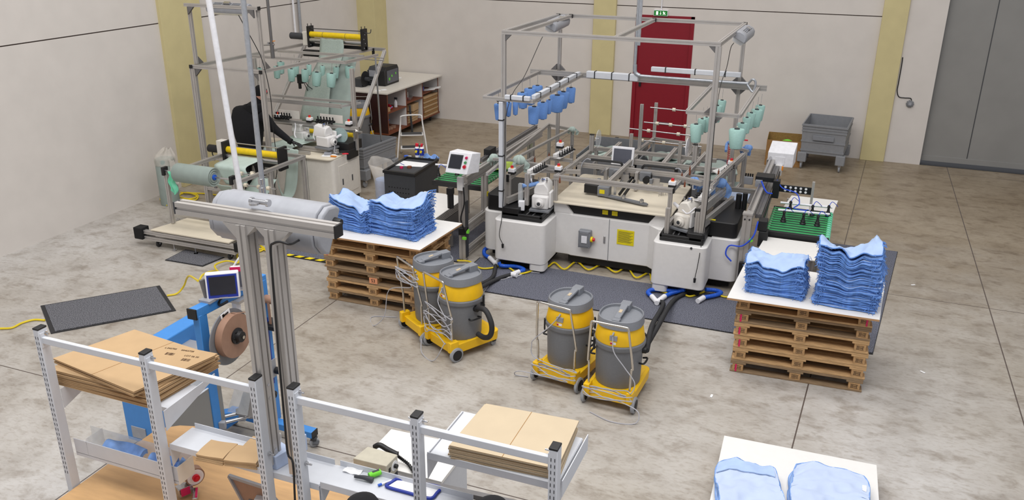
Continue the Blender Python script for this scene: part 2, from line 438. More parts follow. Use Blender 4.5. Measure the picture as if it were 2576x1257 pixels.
# exit sign with its conduit
t = thing('exit_sign', 'green illuminated running-man exit sign above the red door', 'sign', (-3.42, YB-.05, 2.40))
c = Yp(1662, 33, YB-.06); sw, sh = .125, .045
build('housing', MB().box(c.x-sw-.01, c.x+sw+.01, YB-.06, YB, c.z-sh-.01, c.z+sh+.012), 'white_plastic', t, .004)
build('sign_face', MB().box(c.x-sw, c.x+sw, YB-.066, YB-.058, c.z-sh, c.z+sh), 'sign_green', t)
sy = YB-.070
def flat(pts): return MB().plate([(c.x+a, sy, c.z+b) for a, b in pts], .004)
build('door_symbol', flat([(-.085, -.032), (-.045, -.032), (-.045, .032), (-.085, .032)]), 'sign_white', t)
build('arrow_symbol', flat([(-.004, .03), (.004, .03), (.004, -.008), (.018, -.008), (0, -.03), (-.018, -.008), (-.004, -.008)]), 'sign_white', t)
build('runner_symbol', flat([(.045, .030), (.062, .030), (.068, .012), (.09, .016), (.09, .006), (.074, -.002), (.098, -.026), (.084, -.03), (.066, -.010), (.052, -.030), (.042, -.024), (.055, -.002), (.044, .010)]), 'sign_white', t)
t = thing('sign_conduit', 'thin pale conduit running down the wall to the exit sign', 'conduit', (c.x, YB-.02, c.z+.06))
build('pipe', MB().cyl((c.x, YB-.02, c.z+.05), (c.x, YB-.02, 4), .011), 'white_plastic', t)
# wall junction box with black cable, right of the right pillar
c = Yp(2289, 261, YB-.03)
t = thing('junction_box', 'round grey wall junction box at the end of a black cable', 'junction box', c)
build('housing', MB().lathe([(.055, 0), (.055, .03), (.045, .036), (0, .036)], (c.x, YB-.02, c.z), (0, -1, 0), 20), 'mid_grey', t)
for k in range(10):
    a = k*.628
    build('entry_cap', MB().obox((c.x+.056*math.cos(a), YB-.035, c.z+.056*math.sin(a)), (.018, .02, .018), 0, 0, -a), 'mid_grey', t)
build('cover', MB().obox((c.x, YB-.058, c.z), (.05, .006, .05)), 'lamp_plastic', t, .003)
w_ = [Yp(2271, 144, YB-.03), Yp(2268, 165, YB-.03), Yp(2260, 210, YB-.03), Yp(2257, 228, YB-.03), Yp(2261, 243, YB-.03), Yp(2275, 246, YB-.03), Yp(2290, 247, YB-.03), Yp(2293, 252, YB-.03)]
solo('wall_cable', MB().tube(w_, .008), 'black', 'black cable clipped down the wall into the round junction box', 'cable')
# vertical conduits on the left wall
for k, (px, top, bot, r, mt, lb) in enumerate(((738, 20, 92, .02, 'white_plastic', 'thin white conduit on the left wall, behind the black roller motor'),
                                  (752, 20, 95, .028, 'galv', 'galvanised air pipe on the left wall beside the white conduit'))):
    a = Xp(px, top, XL+.05); b = Xp(px+3, bot, XL+.05)
    solo('wall_pipe', MB().cyl((XL+.05, a.y, b.z), (XL+.05, a.y, 3.6), r, n=12), mt, lb, 'pipe')
# ================================================================ pallets, boards, towels
from mathutils import noise as mnoise
PH = .1333
def stampbits(mb, x, y, z, n=3, seed=0):
    r = random.Random(seed)
    mb.box(x-.032, x+.032, y-.002, y, z+.016, z+.019); mb.box(x-.032, x+.032, y-.002, y, z-.019, z-.016)
    for k in range(5):
        a = x-.028+k*.012; h = r.uniform(.006, .012)
        mb.box(a, a+.006, y-.002, y, z-h, z+h)
def make_pallet(wood='wood'):
    t = thing('pallet', '', 'pallet', local=True)
    L, W = 1.2, .8
    for yy, w_ in ((-.35, .1), (0, .145), (.35, .1)):
        build('bottom_board', MB().box(-L/2, L/2, yy-w_/2, yy+w_/2, .0005, .021), wood, t, .003)
    for ix, xx in enumerate((-.5275, 0, .5275)):
        for iy, (yy, w_) in enumerate(((-.35, .1), (0, .145), (.35, .1))):
            mb = MB().box(xx-.05, xx+.05, yy-w_/2, yy+w_/2, .0215, .0885)
            if iy == 0: mb.use(1); stampbits(mb, xx, yy-w_/2, .055, seed=ix)
            build('block', mb, ['block_wood', 'stamp'], t)
        build('stringer_board', MB().box(xx-.0725 if ix else -.6, xx+.0725 if ix < 2 else .6, -W/2, W/2, .089, .1085), wood, t, .003)
    for yy, w_ in ((-.3275, .145), (-.175, .1), (0, .145), (.175, .1), (.3275, .145)):
        build('deck_board', MB().box(-L/2, L/2, yy-w_/2, yy+w_/2, .109, .1325), wood, t, .003)
    return t
PL1 = make_pallet('wood'); PL2 = make_pallet('wood_dark')
ordn = ['bottom', 'second from the floor', 'third from the floor', 'fourth from the floor', 'fifth from the floor', 'topmost']
used = {1: False, 2: False}
def pal(kind, loc, rz, label, group):
    src = PL1 if kind == 1 else PL2
    o = place(src, loc, rz, label, used[kind], group); used[kind] = True; return o
pl = Z(1837, 933); pr = Z(2168, 987); angR = math.atan2(pr.y-pl.y, pr.x-pl.x)
cR = (pl+pr)/2 + V(-math.sin(angR), math.cos(angR), 0)*.4
for k in range(6):
    j = rnd.uniform(-.012, .012)
    pal(2 if k in (0, 4) else 1, cR+V(j, j*.6, k*PH), angR+rnd.uniform(-.006, .006), 'wooden pallet, %s in the stack at the right by the grey mat' % ordn[k], 'pallets under the right towel board')
p0 = Z(823, 752); cL = V(p0.x+.61, p0.y+.42, 0)
for k in range(6):
    j = rnd.uniform(-.012, .012) + (-.02 if k in (3, 4) else 0)
    pal(2 if k in (0, 2, 3) else 1, cL+V(j-(.015 if k > 3 else 0), j*.5, k*PH), rnd.uniform(-.006, .006), 'wooden pallet, %s in the stack at the left behind two vacuums' % ordn[k], 'pallets under the left towel board')
# painted block with S3 on the left stack, a red mark on both stacks: part of the pallets' own paint
TOPZ = 6*PH+.001
def board(name, pts, z, th, label, stack=None):
    t = thing(name, label, 'board', (sum(p[0] for p in pts)/4, sum(p[1] for p in pts)/4, z))
    build('core', MB().prism([(p[0], p[1]) for p in pts], z, z+th-.002), 'board_edge', t)
    build('white_face', MB().prism([(p[0], p[1]) for p in pts], z+th-.0019, z+th), 'board_white', t)
    return t
zt = TOPZ+.02
bR = [Z(1829, 748, zt), Z(2213, 804, zt), Z(2227, 709, zt), Z(1875, 660, zt)]
board('laminate_board', bR, TOPZ, .02, 'white laminate board on the right pallet stack, carrying two towel stacks')
f = Z(1055.7, 628.9, zt); b_ = Z(1162.8, 561.2, zt)
bL = [V(f.x-1.24, f.y-.005, zt), f, b_, V(b_.x-1.24, b_.y, zt)]
board('laminate_board', bL, TOPZ, .02, 'white laminate board on the left pallet stack, carrying two towel stacks')
zf = PH+.002
fa = Z(1822, 1095, zf+.02); fb = Z(2205, 1169, zf+.02); L_ = (fb-fa)
nx = V(L_.y, -L_.x, 0).normalized()*.9
board('laminate_board', [fa+nx, fb+nx, fb, fa], zf, .02, 'white laminate board lowest in the frame, under two pale blue garment piles')
_o = pal(1, ((fa+fb)/2+nx*.54)*1 - V(0, 0, zf+.02) + V(0, 0, 0), math.atan2(L_.y, L_.x), 'single wooden pallet under the foreground white board', 'pallet under the foreground board')
_o.scale = (.94*L_.length/1.2, .98, 1)
# S3 block marks
def text_obj(name, s, size, loc, rot, mt, parent=None, ext=.0008):
    cu = bpy.data.curves.new(name, 'FONT'); cu.body = s; cu.size = size; cu.align_x = 'CENTER'; cu.align_y = 'CENTER'; cu.extrude = ext
    tmp = bpy.data.objects.new(name+'_tmp', cu)
    COL.objects.link(tmp); bpy.context.view_layer.update()
    me = bpy.data.meshes.new_from_object(tmp.evaluated_get(bpy.context.evaluated_depsgraph_get()))
    bpy.data.objects.remove(tmp); me.materials.clear(); me.materials.append(M[mt])
    o = bpy.data.objects.new(name, me); COL.objects.link(o)
    mt_ = Matrix.Translation(loc) @ rot.to_4x4()
    if parent:
        off = ORG.get(parent.name, Vector((0, 0, 0))); o.parent = parent
        me.transform(Matrix.Translation(-off) @ mt_); ORG[o.name] = off
    else: me.transform(mt_)
    return o
RX90 = Matrix.Rotation(math.pi/2, 3, 'X')
pals = [o for o in COL.objects if o.get('group') == 'pallets under the left towel board']
p3 = pals[2]; lp = MB().box(-.051, .051, -.4050, -.3995, .0215, .0885)
cz = build('painted_block_face', lp, 'salmon', None); cz.parent = p3; ORG[cz.name] = V(0, 0, 0); cz['label'] = 'reddish block face marked S3'
tx = text_obj('block_mark', 'S3', .055, V(0, -.4062, .055), RX90, 'stamp'); tx.parent = p3
for grp, xx, ks in (('pallets under the left towel board', -.55, (4, 5)), ('pallets under the right towel board', -.545, (1, 2, 3, 4)), ('pallets under the right towel board', .55, (5,))):
    ps = [o for o in COL.objects if o.get('group') == grp]
    for k in ks:
        o = build('red_paint_mark', MB().box(xx-.008, xx+.008, -.4025, -.4005, .012, .088), 'magenta', None); o.parent = ps[k]

# ---- towels
def towel_stack(cx, cy, w, d, h, n, z0, name, glabel, toplabel, seed, amp=.5, rz=0, fr_side='right'):
    """n cloths, each its own object: a wavy slab with a darker hem and fringes; waves grow with height"""
    r = random.Random(seed); th = h/n
    ph = [r.uniform(0, 6.28) for _ in range(8)]; cs, sn = math.cos(rz), math.sin(rz)
    def wave(u, v, t):
        q = t**1.3*amp
        s0 = seed*7.3
        a = mnoise.noise(V(1.9*u+s0, 1.2*v, s0)); b = mnoise.noise(V(4.2*u+s0, 2.6*v, 3.1+s0)); c = 1-abs(mnoise.noise(V(5.5*u-s0, 3*v+s0, .6*t)))*2
        return q*(.13*a + .055*b + .022*c + .085*(abs(u-.5)*1.8)**2)
    for k in range(n):
        t = (k+1)/n; ww = w*(1+r.uniform(-.03, .03)); dd = d*(1+r.uniform(-.03, .03))
        ox, oy = r.uniform(-.012, .012)+.02*math.sin(5*t+ph[5])*amp, r.uniform(-.012, .012)
        pk = [r.uniform(0, 6.28) for _ in range(4)]; top = (k == n-1)
        zb = z0+.003+th*(k+1)
        def fn(u, v, ww=ww, dd=dd, ox=ox, oy=oy, pk=pk, t=t, zb=zb, top=top, off=0, ins=0):
            e = .004+.006*t
            x = (u-.5)*(ww-ins*2)+ox+.008*math.sin(9*v+pk[0]); y = (v-.5)*(dd-ins*2)+oy+.008*math.sin(8*u+pk[1])
            z = zb+wave(x/w+.5, y/d+.5, t)+ min(e, th*.5)*.35*math.sin(11*u+pk[2])*(1 if t > .15 else 0)
            if top: z += .014+.022*mnoise.noise(V(5*u, 4*v, seed))*(1-(2*v-1)**4)+.012*(1-abs(mnoise.noise(V(9*u+seed, 8*v, 1)))*2)*(1-(2*u-1)**4)
            return V(cx+x*cs-y*sn, cy+x*sn+y*cs, z+off)
        tw = thing('towel', toplabel if top else glabel, 'towel', (cx, cy, z0+.003+th*k), 0, name)
        q = 26 if top else 18
        g = th*.93
        # cloth body
        mb = MB().sheet(lambda u, v: fn(u, v), q, 10 if not top else 18, g)
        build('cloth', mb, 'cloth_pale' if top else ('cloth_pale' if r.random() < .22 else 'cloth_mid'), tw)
        # rolled hem along the front and the right edge
        hm = MB()
        hm.tube([fn(i/14, 0)+V(0, -.002, -g*.5) for i in range(15)], g*.52, 6, 2)
        hm.tube([fn(1, i/8)+V(.002, 0, -g*.5) for i in range(9)], g*.52, 6, 2)
        hm.tube([fn(0, i/8)+V(-.002, 0, -g*.5) for i in range(9)], g*.52, 6, 2)
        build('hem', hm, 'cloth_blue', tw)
        fg = MB()
        def strand(p, dx, dy, l):
            a = p+V(0, 0, -g*.4); b2 = a+V(dx*l*.6, dy*l*.6, r.uniform(-.2, .3)*l); c2 = b2+V(dx*l*.5+r.uniform(-.3, .3)*l, dy*l*.5+r.uniform(-.3, .3)*l, -r.uniform(.2, .9)*l)
            fg.tube([a, b2, c2], .0022, 4, 2)
        for q_ in range(26):
            side = r.random()
            if side < .5: strand(fn(1, r.random()), r.uniform(.6, 1), r.uniform(-.7, .3), r.uniform(.015, .035))
            elif side < .72: strand(fn(r.choice((r.uniform(.86, 1), r.uniform(0, .1))), 0), r.uniform(-.6, .6), -1, r.uniform(.01, .03))
            else: strand(fn(0, r.random()), -1, r.uniform(-.6, .6), r.uniform(.01, .03))
        build('fringe', fg, 'cloth_blue', tw)['kind'] = 'stuff'
zs = zt+.001
def stack_at(pa, pb, dep, h, n, name, gl, tl, seed, amp):
    a = Z(*pa, zs); b = Z(*pb, zs); w_ = (b-a).length; rz = math.atan2(b.y-a.y, b.x-a.x)
    c = (a+b)/2 + V(-math.sin(rz), math.cos(rz), 0)*dep/2
    towel_stack(c.x, c.y, w_, dep, h, n, zs, name, gl, tl, seed, amp, rz)
stack_at((1874, 733), (2013, 756), .40, .23, 21, 'towels in the lower stack at right', 'folded blue cloth within the lower stack on the right board', 'top cloth of the lower stack on the right board', 3, .8)
stack_at((2046, 763), (2196, 789), .46, .40, 32, 'towels in the tall stack at right', 'folded blue cloth within the tallest stack on the right board', 'pale top cloth of the tallest stack, curling up at its right corner', 5, 1.2)
stack_at((836, 574), (922, 588), .36, .24, 20, 'towels in the smaller stack at left', 'folded blue cloth within the smaller stack on the left board', 'crumpled top cloth of the smaller stack on the left board', 8, .9)
stack_at((932, 586), (1042, 607), .44, .33, 27, 'towels in the larger stack at left', 'folded blue cloth within the larger stack on the left board', 'pale top cloth of the larger stack on the left board', 12, .8)
# foreground garment piles, cut by the frame
zg = zf+.021
def pile(pa, pb, dep, h, n, nm, gl, tl, seed):
    a = Z(*pa, zg+h); b = Z(*pb, zg+h); w_ = (b-a).length; rz = math.atan2(b.y-a.y, b.x-a.x)
    c = (a+b)/2 - V(-math.sin(rz), math.cos(rz), 0)*dep/2
    r = random.Random(seed); cs, sn = math.cos(rz), math.sin(rz)
    for k in range(n):
        top = k == n-1; z = zg+.003+h*(k+1)/n; ww = w_*(1+r.uniform(-.02, .03)); dd = dep*(1+r.uniform(-.01, .03)); pk = [r.uniform(0, 6) for _ in range(5)]
        def fn(u, v):
            x = (u-.5)*ww; y = (v-.5)*dd
            if v > .5: x *= 1-.10*((v-.5)*2)**6; 
            y -= .05*(abs(u-.5)*2)**5*(1 if v > .5 else 0)
            x += .01*math.sin(7*v+pk[0]); y += .012*math.sin(6*u+pk[1])
            zz = z
            if top: zz += .012+.030*mnoise.noise(V(2.2*u+3*v, 5*v-2*u, seed))*(1-abs(2*u-1)**4) + .014*(1-abs(mnoise.noise(V(3*u+4*v, 6*v-3*u, seed+2)))*2)
            return V(c.x+x*cs-y*sn, c.y+x*sn+y*cs, zz)
        tw = thing('garment', tl if top else gl, 'folded garment', (c.x, c.y, z-h/n), 0, nm)
        build('cloth', MB().sheet(fn, 34 if top else 14, 34 if top else 10, h/n*.9), 'cloth_pale2' if top else 'cloth_pale', tw)
        hm = MB(); q = h/n*.45
        ring = [fn(i/12, 1) for i in range(13)] + [fn(1, 1-i/10) for i in range(1, 11)]
        hm.tube([p-V(0, 0, q) for p in ring], q*1.2, 6, 2); hm.tube([fn(0, i/10)-V(0, 0, q) for i in range(11)], q*1.2, 6, 2)
        build('hem', hm, 'cloth_mid', tw)
        if top:
            lb = MB().sheet(lambda u, v: fn(.91+.05*u, .68+.10*v)+V(0, 0, .004+.003*math.sin(6*v)), 4, 8, .0015)
            if 'right' in tl: build('care_label', lb, 'paper', tw)
            else: build('folded_band', MB().sheet(lambda u, v: fn(.02+.93*u, .76+.02*u+.20*v)+V(0, 0, .012), 14, 6, .008), 'cloth_pale', tw)
pile((1800, 1160), (1952, 1176), .62, .075, 8, 'garments in the left foreground pile', 'pale blue garment lower down in the left foreground pile', 'top garment of the left foreground pile, with a folded band', 31)
pile((1990, 1163), (2180, 1196), .62, .075, 8, 'garments in the right foreground pile', 'pale blue garment lower down in the right foreground pile', 'top garment of the right foreground pile, with a white care label', 33)
# ================================================================ mats on the floor
def matting(name, pts, label, th=.012, edge='rubber', face='carpet', group=None, inset=.02):
    c = sum((Vector(p) for p in pts), Vector())/4
    t = thing(name, label, 'mat', (c.x, c.y, 0), 0, group)
    build('rubber_edge', MB().prism([(p[0], p[1]) for p in pts], .001, th*.7), edge, t)
    q = [c+(Vector(p)-c)*(1-inset/((Vector(p)-c).length)) for p in pts]
    build('pile_face', MB().prism([(p.x, p.y) for p in q], th*.7+.0005, th+.002), face, t)
    return t
def para(a, b, c): return [a, b, b+(c-a), c]
matting('door_mat', [Z(128, 840), Z(443, 782), Z(402, 719), Z(102, 770)], 'long dark grey mat at the left, between the empty floor and the shelf', inset=.05)
matting('door_mat', [Z(510, 671), Z(565, 648), Z(467, 628), Z(415, 655)], 'small dark grey mat beside the wheeled unwinding frame')
m_ = matting('floor_mat', [V(-6.62, 8.45, 0), V(-4.6, 8.45, 0), V(-4.6, 9.5, 0), V(-6.62, 9.5, 0)], 'dark mat with a yellow and black striped edge, behind the left pallets', face='carpet_blue')
hz = MB(); blk = MB()
for k in range(13):
    x = -6.62+k*.156
    hz.add([(x, 8.40, .0125), (x+.085, 8.40, .0125), (x+.125, 8.46, .0125), (x+.04, 8.46, .0125), (x, 8.40, .015), (x+.085, 8.40, .015), (x+.125, 8.46, .015), (x+.04, 8.46, .015)], [(4,5,6,7),(0,1,5,4),(1,2,6,5),(2,3,7,6),(3,0,4,7)])
build('edge_tape', MB().box(-6.62, -4.6, 8.395, 8.465, .001, .0125), 'black', m_); build('yellow_stripes', hz, 'hazard_yellow', m_)
matting('floor_mat', [V(-5.35, 9.05, 0), V(-4.3, 9.05, 0), V(-4.3, 10.6, 0), V(-5.35, 10.6, 0)], 'dark mat under the left conveyor of the big sewing machine', face='carpet_blue')
matting('floor_mat', [V(-4.1, 8.34, 0), V(-.0, 8.36, 0), V(-.0, 9.3, 0), V(-4.1, 9.3, 0)], 'long speckled grey mat in front of the big white sewing machine', face='carpet_blue')
matting('floor_mat', [V(.02, 8.38, 0), V(.62, 8.42, 0), V(.93, 11.6, 0), V(.02, 11.6, 0)], 'speckled grey mat running back beside the right pallet stack', face='carpet_blue')
# ================================================================ wet-dry vacuum cleaners
def make_vac():
    t = thing('vacuum_cleaner', '', 'vacuum cleaner', local=True)
    # cart: a yellow tray, front is +y, push handle at -y
    body = MB()
    out = rpoly(-.222, .222, -.27, .33, .06, 6)
    n = len(out); lo = [(x*.98, y*.98, .075) for x, y in out]; hi = [(x, y, .175) for x, y in out]; inn = [(x*.86, y*.88, .175) for x, y in out]; dn = [(x*.84, y*.86, .171) for x, y in out]
    vs = lo+hi+inn+dn; fs = [tuple(range(n-1, -1, -1)), tuple(3*n+i for i in range(n))]
    for k in range(3): fs += [(k*n+i, k*n+(i+1) % n, (k+1)*n+(i+1) % n, (k+1)*n+i) for i in range(n)]
    body.add(vs, fs)
    for sx in (-1, 1): body.box(sx*.20-.028, sx*.20+.028, -.30, -.20, .10, .215)
    build('cart', body, 'yellow', t, .006)
    for sx in (-1, 1):
        w_ = build('wheel', MB().lathe([(.02, -.018), (.062, -.018), (.075, -.012), (.075, .012), (.062, .018), (.02, .018)], (sx*.232, -.235, .0755), (1, 0, 0), 24), 'wheel_grey', t)
        build('wheel_hub', MB().lathe([(.055, -.0185), (.05, -.010), (.02, -.022), (0, -.022)], (sx*.232, -.235, .0755), (sx*-1, 0, 0), 20).lathe([(.055, -.0185), (.05, -.010), (.02, -.022), (0, -.022)], (sx*.232, -.235, .0755), (sx, 0, 0), 20), 'black', w_)
        c_ = build('caster', MB().cyl((sx*.17-.014, .27, .031), (sx*.17+.014, .27, .031), .030, n=16), 'wheel_grey', t)
        build('caster_fork', MB().box(sx*.17-.02, sx*.17+.02, .255, .30, .045, .086), 'black', c_)
    build('tank', MB().lathe([(.200, .173), (.204, .19), (.214, .54), (.230, .55), (.234, .562), (.234, .59), (.226, .60), (.0, .60)], n=40), 'tank_grey', t)
    for a in (35, 215):
        ra = math.radians(a); c, s_ = math.cos(ra), math.sin(ra)
        build('latch', MB().obox((.238*c, .238*s_, .55), (.014, .035, .11), ra), 'black', t, .003)
    for a in (0, 180):
        ra = math.radians(a); c, s_ = math.cos(ra), math.sin(ra); e = V(-s_, c, 0)*.055; b0 = V(c, s_, 0)
        build('side_handle', MB().tube([b0*.206+e+V(0, 0, .40), b0*.25+e+V(0, 0, .405), b0*.25-e+V(0, 0, .405), b0*.206-e+V(0, 0, .40)], .009, 8, 4), 'black', t)
    build('motor_head', MB().lathe([(.222, .601), (.224, .61), (.200, .735), (.196, .745), (0, .745)], n=48), 'yellow', t)
    lid = MB().lathe([(.196, .746), (.204, .752), (.200, .80), (.195, .828), (.188, .833), (.182, .828), (.180, .806), (0, .806)], n=48, sq=1.22)
    build('lid', lid, 'plastic_grey', t)
    g = MB()
    g.box(-.035, .035, -.175, -.115, .80, .836); g.box(-.045, .045, .085, .185, .80, .875)
    g.add([(-.028, -.13, .822), (.028, -.13, .822), (.034, .10, .852), (-.034, .10, .852), (-.028, -.13, .842), (.028, -.13, .842), (.034, .10, .876), (-.034, .10, .876)], [(3,2,1,0),(4,5,6,7),(0,1,5,4),(1,2,6,5),(2,3,7,6),(3,0,4,7)])
    gg = build('lid_handle', g, 'plastic_grey', t, .006)
    build('handle_sticker', MB().add([(-.014, -.05, .8560), (.014, -.05, .8560), (.014, .0, .8635), (-.014, .0, .8635)], [(0,1,2,3)]), 'card_light', gg)
    build('data_plate', MB().box(-.028, .038, -.222, -.205, .655, .70), 'lamp_plastic', t)
    s2 = build('warning_sticker', MB().box(-.02, .03, -.2245, -.21, .62, .64), 'paper', t)
    build('sticker_mark', MB().box(-.02, -.002, -.2255, -.2244, .621, .639), 'red', s2)
    build('cord_gland', MB().cyl((0, -.19, .725), (0, -.235, .71), .011, .006, n=10), 'lamp_plastic', t)
    hb = .205
    pts = [V(-hb*.92, -.255, .13), V(-hb*.95, -.262, .42), V(-hb, -.262, .46), V(-hb*.84, -.32, .80), V(-hb*.82, -.325, .845), V(-hb*.72, -.33, .862), V(0, -.33, .862),
           V(hb*.72, -.33, .862), V(hb*.82, -.325, .845), V(hb*.84, -.32, .80), V(hb, -.262, .46), V(hb*.95, -.262, .42), V(hb*.92, -.255, .13)]
    build('push_handle', MB().tube(pts, .0105, 10, 4), 'chrome', t)
    build('hose_inlet', MB().cyl((.205, .02, .50), (.245, .025, .50), .033, .03, n=16), 'black', t)
    return t
VAC = make_vac()
def vac_at(wa, wb, label, used):
    """placed by its two rear wheels' floor contacts"""
    a = Z(*wa); b = Z(*wb); d = (b-a); rz = math.atan2(d.y, d.x)
    c = (a+b)/2 + V(-math.sin(rz), math.cos(rz), 0)*.235
    o = place(VAC, c, rz, label, used, 'yellow and grey wet vacuums'); return o, c, rz
specs = [((1020, 824), (1073, 866), 'yellow and grey wet vacuum beside the left pallets, the rear one of that pair'),
         ((1087, 870), (1143, 906), 'yellow and grey wet vacuum, front one of the left pair, black hose looping beside it'),
         ((1349, 953), (1452, 985), 'yellow and grey wet vacuum at the left of the middle pair'),
         ((1473, 1008), (1590, 1036), 'yellow and grey wet vacuum nearest the camera, with two black hoses behind it')]
VP = []
for i, (a, b, lb) in enumerate(specs): VP.append(vac_at(a, b, lb, i > 0))
def vl(i, x, y, z):
    o, c, rz = VP[i]; return V(c.x+x*math.cos(rz)-y*math.sin(rz), c.y+x*math.sin(rz)+y*math.cos(rz), z)
# power cords, each wound on its own vacuum
def cord(i, pts, label): solo('power_cord', MB().tube([vl(i, *p) for p in pts], .0048, 6, 6), 'cord_grey', label, 'cable', 'vacuum power cords')
def coil(r, z0, z1, y, n, w=.225, dy=.035, sag=.02):
    out = []
    for k in range(n*8):
        a = k/8*6.283; f = k/(n*8)
        out.append((w*math.cos(a)*(1+.06*math.sin(k*1.7)), y+dy*math.sin(a), z0+(z1-z0)*f+sag*math.sin(a*2+k)+.02*math.cos(a+1.3*f*6)))
    return out
cord(0, [(0, -.225, .71), (-.05, -.30, .74), (-.2, -.335, .74)] + coil(0, .72, .64, -.315, 4, .215, .045, .018) + [(-.30, -.37, .45), (-.34, -.42, .15), (-.45, -.50, .006), (-.66, -.42, .006), (-.5, -.2, .006)], 'grey power cord wound on the handle of the rear vacuum by the pallets')
cord(1, [(0, -.225, .71), (.03, -.30, .60), (.16, -.30, .44), (-.2, -.30, .52)] + coil(1, .46, .22, -.295, 4, .225, .05, .04) + [(.2, -.36, .22), (.1, -.42, .02), (-.1, -.42, .02), (-.2, -.36, .12)], 'grey power cord wound on the handle of the vacuum with the looping hose')
cord(2, [(0, -.225, .71), (-.08, -.27, .60), (-.22, -.28, .45), (-.25, -.28, .38), (-.20, -.29, .26)] + coil(2, .22, .13, -.31, 4, .22, .05, .015) + [(-.3, -.36, .12), (-.42, -.30, .02), (-.30, -.25, .006)], 'grey power cord coiled low on the left vacuum of the middle pair')
cord(3, [(0, -.225, .71), (.03, -.27, .58), (.14, -.28, .45), (.24, -.29, .33)] + coil(3, .21, .13, -.31, 4, .22, .05, .012) + [(.31, -.37, .10), (.30, -.42, .01), (.1, -.47, .006), (-.12, -.40, .006)], 'grey power cord coiled low on the vacuum nearest the camera')
# hoses
def hose(pts, r, mt, label, grp=None, ridge=True):
    P = spline(pts, 10); mb = MB()
    L = [0]
    for a, b in zip(P, P[1:]): L.append(L[-1]+(b-a).length)
    tot = L[-1]; nseg = int(tot/.010); Q = []
    j = 0
    for k in range(nseg+1):
        s_ = tot*k/nseg
        while j < len(L)-2 and L[j+1] < s_: j += 1
        Q.append(P[j].lerp(P[j+1], (s_-L[j])/max(1e-6, L[j+1]-L[j])))
    mb.tube(Q, (lambda u: r*(1 if int(round(u*nseg)) % 2 else .86)) if ridge else r, 12, 1)
    return solo('vacuum_hose', mb, mt, label, 'hose', grp)
hose([vl(1, .245, .025, .52), vl(1, .36, .03, .53), vl(1, .44, .03, .45), vl(1, .46, .03, .36), vl(1, .42, .03, .27), vl(1, .33, .03, .225), vl(1, .235, .03, .225)], .027, 'rubber', 'black hose looping beside the front vacuum of the left pair', None, False)
e1 = Z(1242, 655, .05); 
hose([vl(0, .245, .025, .50), vl(0, .33, .1, .42), Z(1180, 720, .1), Z(1215, 712, .035), Z(1240, 695, .035), Z(1247, 668, .035)], .026, 'rubber', 'black ribbed hose leaving the left vacuums, upper of two', 'black hoses at the left vacuums')
hose([vl(1, .20, .12, .50), Z(1195, 735, .25), Z(1222, 716, .08), Z(1255, 700, .035), Z(1283, 691, .035)], .026, 'rubber', 'black ribbed hose running right to the white coupling, lower of two', 'black hoses at the left vacuums')
hose([vl(3, .245, .02, .50), Z(1640, 820, .35), Z(1662, 780, .08), Z(1668, 762, .045), Z(1655, 757, .04)], .027, 'rubber', 'black ribbed hose rising to the white coupling behind the nearest vacuum', 'black hoses at the nearest vacuum')
hose([vl(3, .21, .10, .48), Z(1652, 825, .3), Z(1690, 760, .06), Z(1722, 738, .04), Z(1742, 728, .04)], .027, 'rubber', 'black ribbed hose running back under the machine behind the nearest vacuum', 'black hoses at the nearest vacuum')
def wye(p, q1, q2, label):
    t = thing('hose_coupling', label, 'hose coupling', p)
    mb = MB(); mb.cyl(p, p.lerp((q1+q2)/2, .3), .028, .032)
    mb.cyl(p.lerp((q1+q2)/2, .15), q1, .028, .03).cyl(p.lerp((q1+q2)/2, .15), q2, .028, .03)
    build('wye_body', mb, 'white_plastic', t, 0); return t
wye(Z(1247, 665, .045), Z(1232, 648, .05), Z(1258, 650, .05), 'white forked hose coupling under the left pod')
wye(Z(1285, 690, .045), Z(1306, 683, .05), Z(1300, 692, .05), 'white forked hose coupling on the mat, right of the left pod hoses')
wye(Z(1652, 762, .045), Z(1640, 745, .05), Z(1672, 745, .05), 'white forked hose coupling behind the nearest vacuum')
solo('hose_coupling', MB().cyl(Z(1755, 757, .045), Z(1770, 748, .05), .03, n=16), 'white_plastic', 'single white hose coupling end on the mat near the right pallets', 'hose coupling')
hb_ = 'blue_hoses'
def bh(pts, label): hose(pts, .026, 'hose_blue', label, 'blue hoses under the machine')
bh([Z(1232, 648, .05), Z(1219, 640, .05), Z(1219, 628, .08), Z(1228, 622, .12)], 'blue hose stub curving under the left pod')
bh([Z(1306, 683, .05), Z(1318, 678, .05), Z(1300, 670, .05), Z(1262, 668, .06), Z(1255, 660, .1)], 'blue hose loop in front of the left pod')
bh([Z(1640, 745, .05), Z(1630, 735, .05), Z(1645, 728, .05), Z(1700, 731, .06), Z(1722, 728, .1)], 'blue hose loop left of the right pod hoses')
bh([Z(1672, 745, .05), Z(1690, 737, .05), Z(1705, 733, .06), Z(1722, 727, .10)], 'blue hose from the forked coupling to the right pod')
bh([Z(1770, 748, .05), Z(1800, 742, .05), Z(1814, 736, .05), Z(1800, 730, .06), Z(1775, 728, .08)], 'blue hose bending back under the right pod')
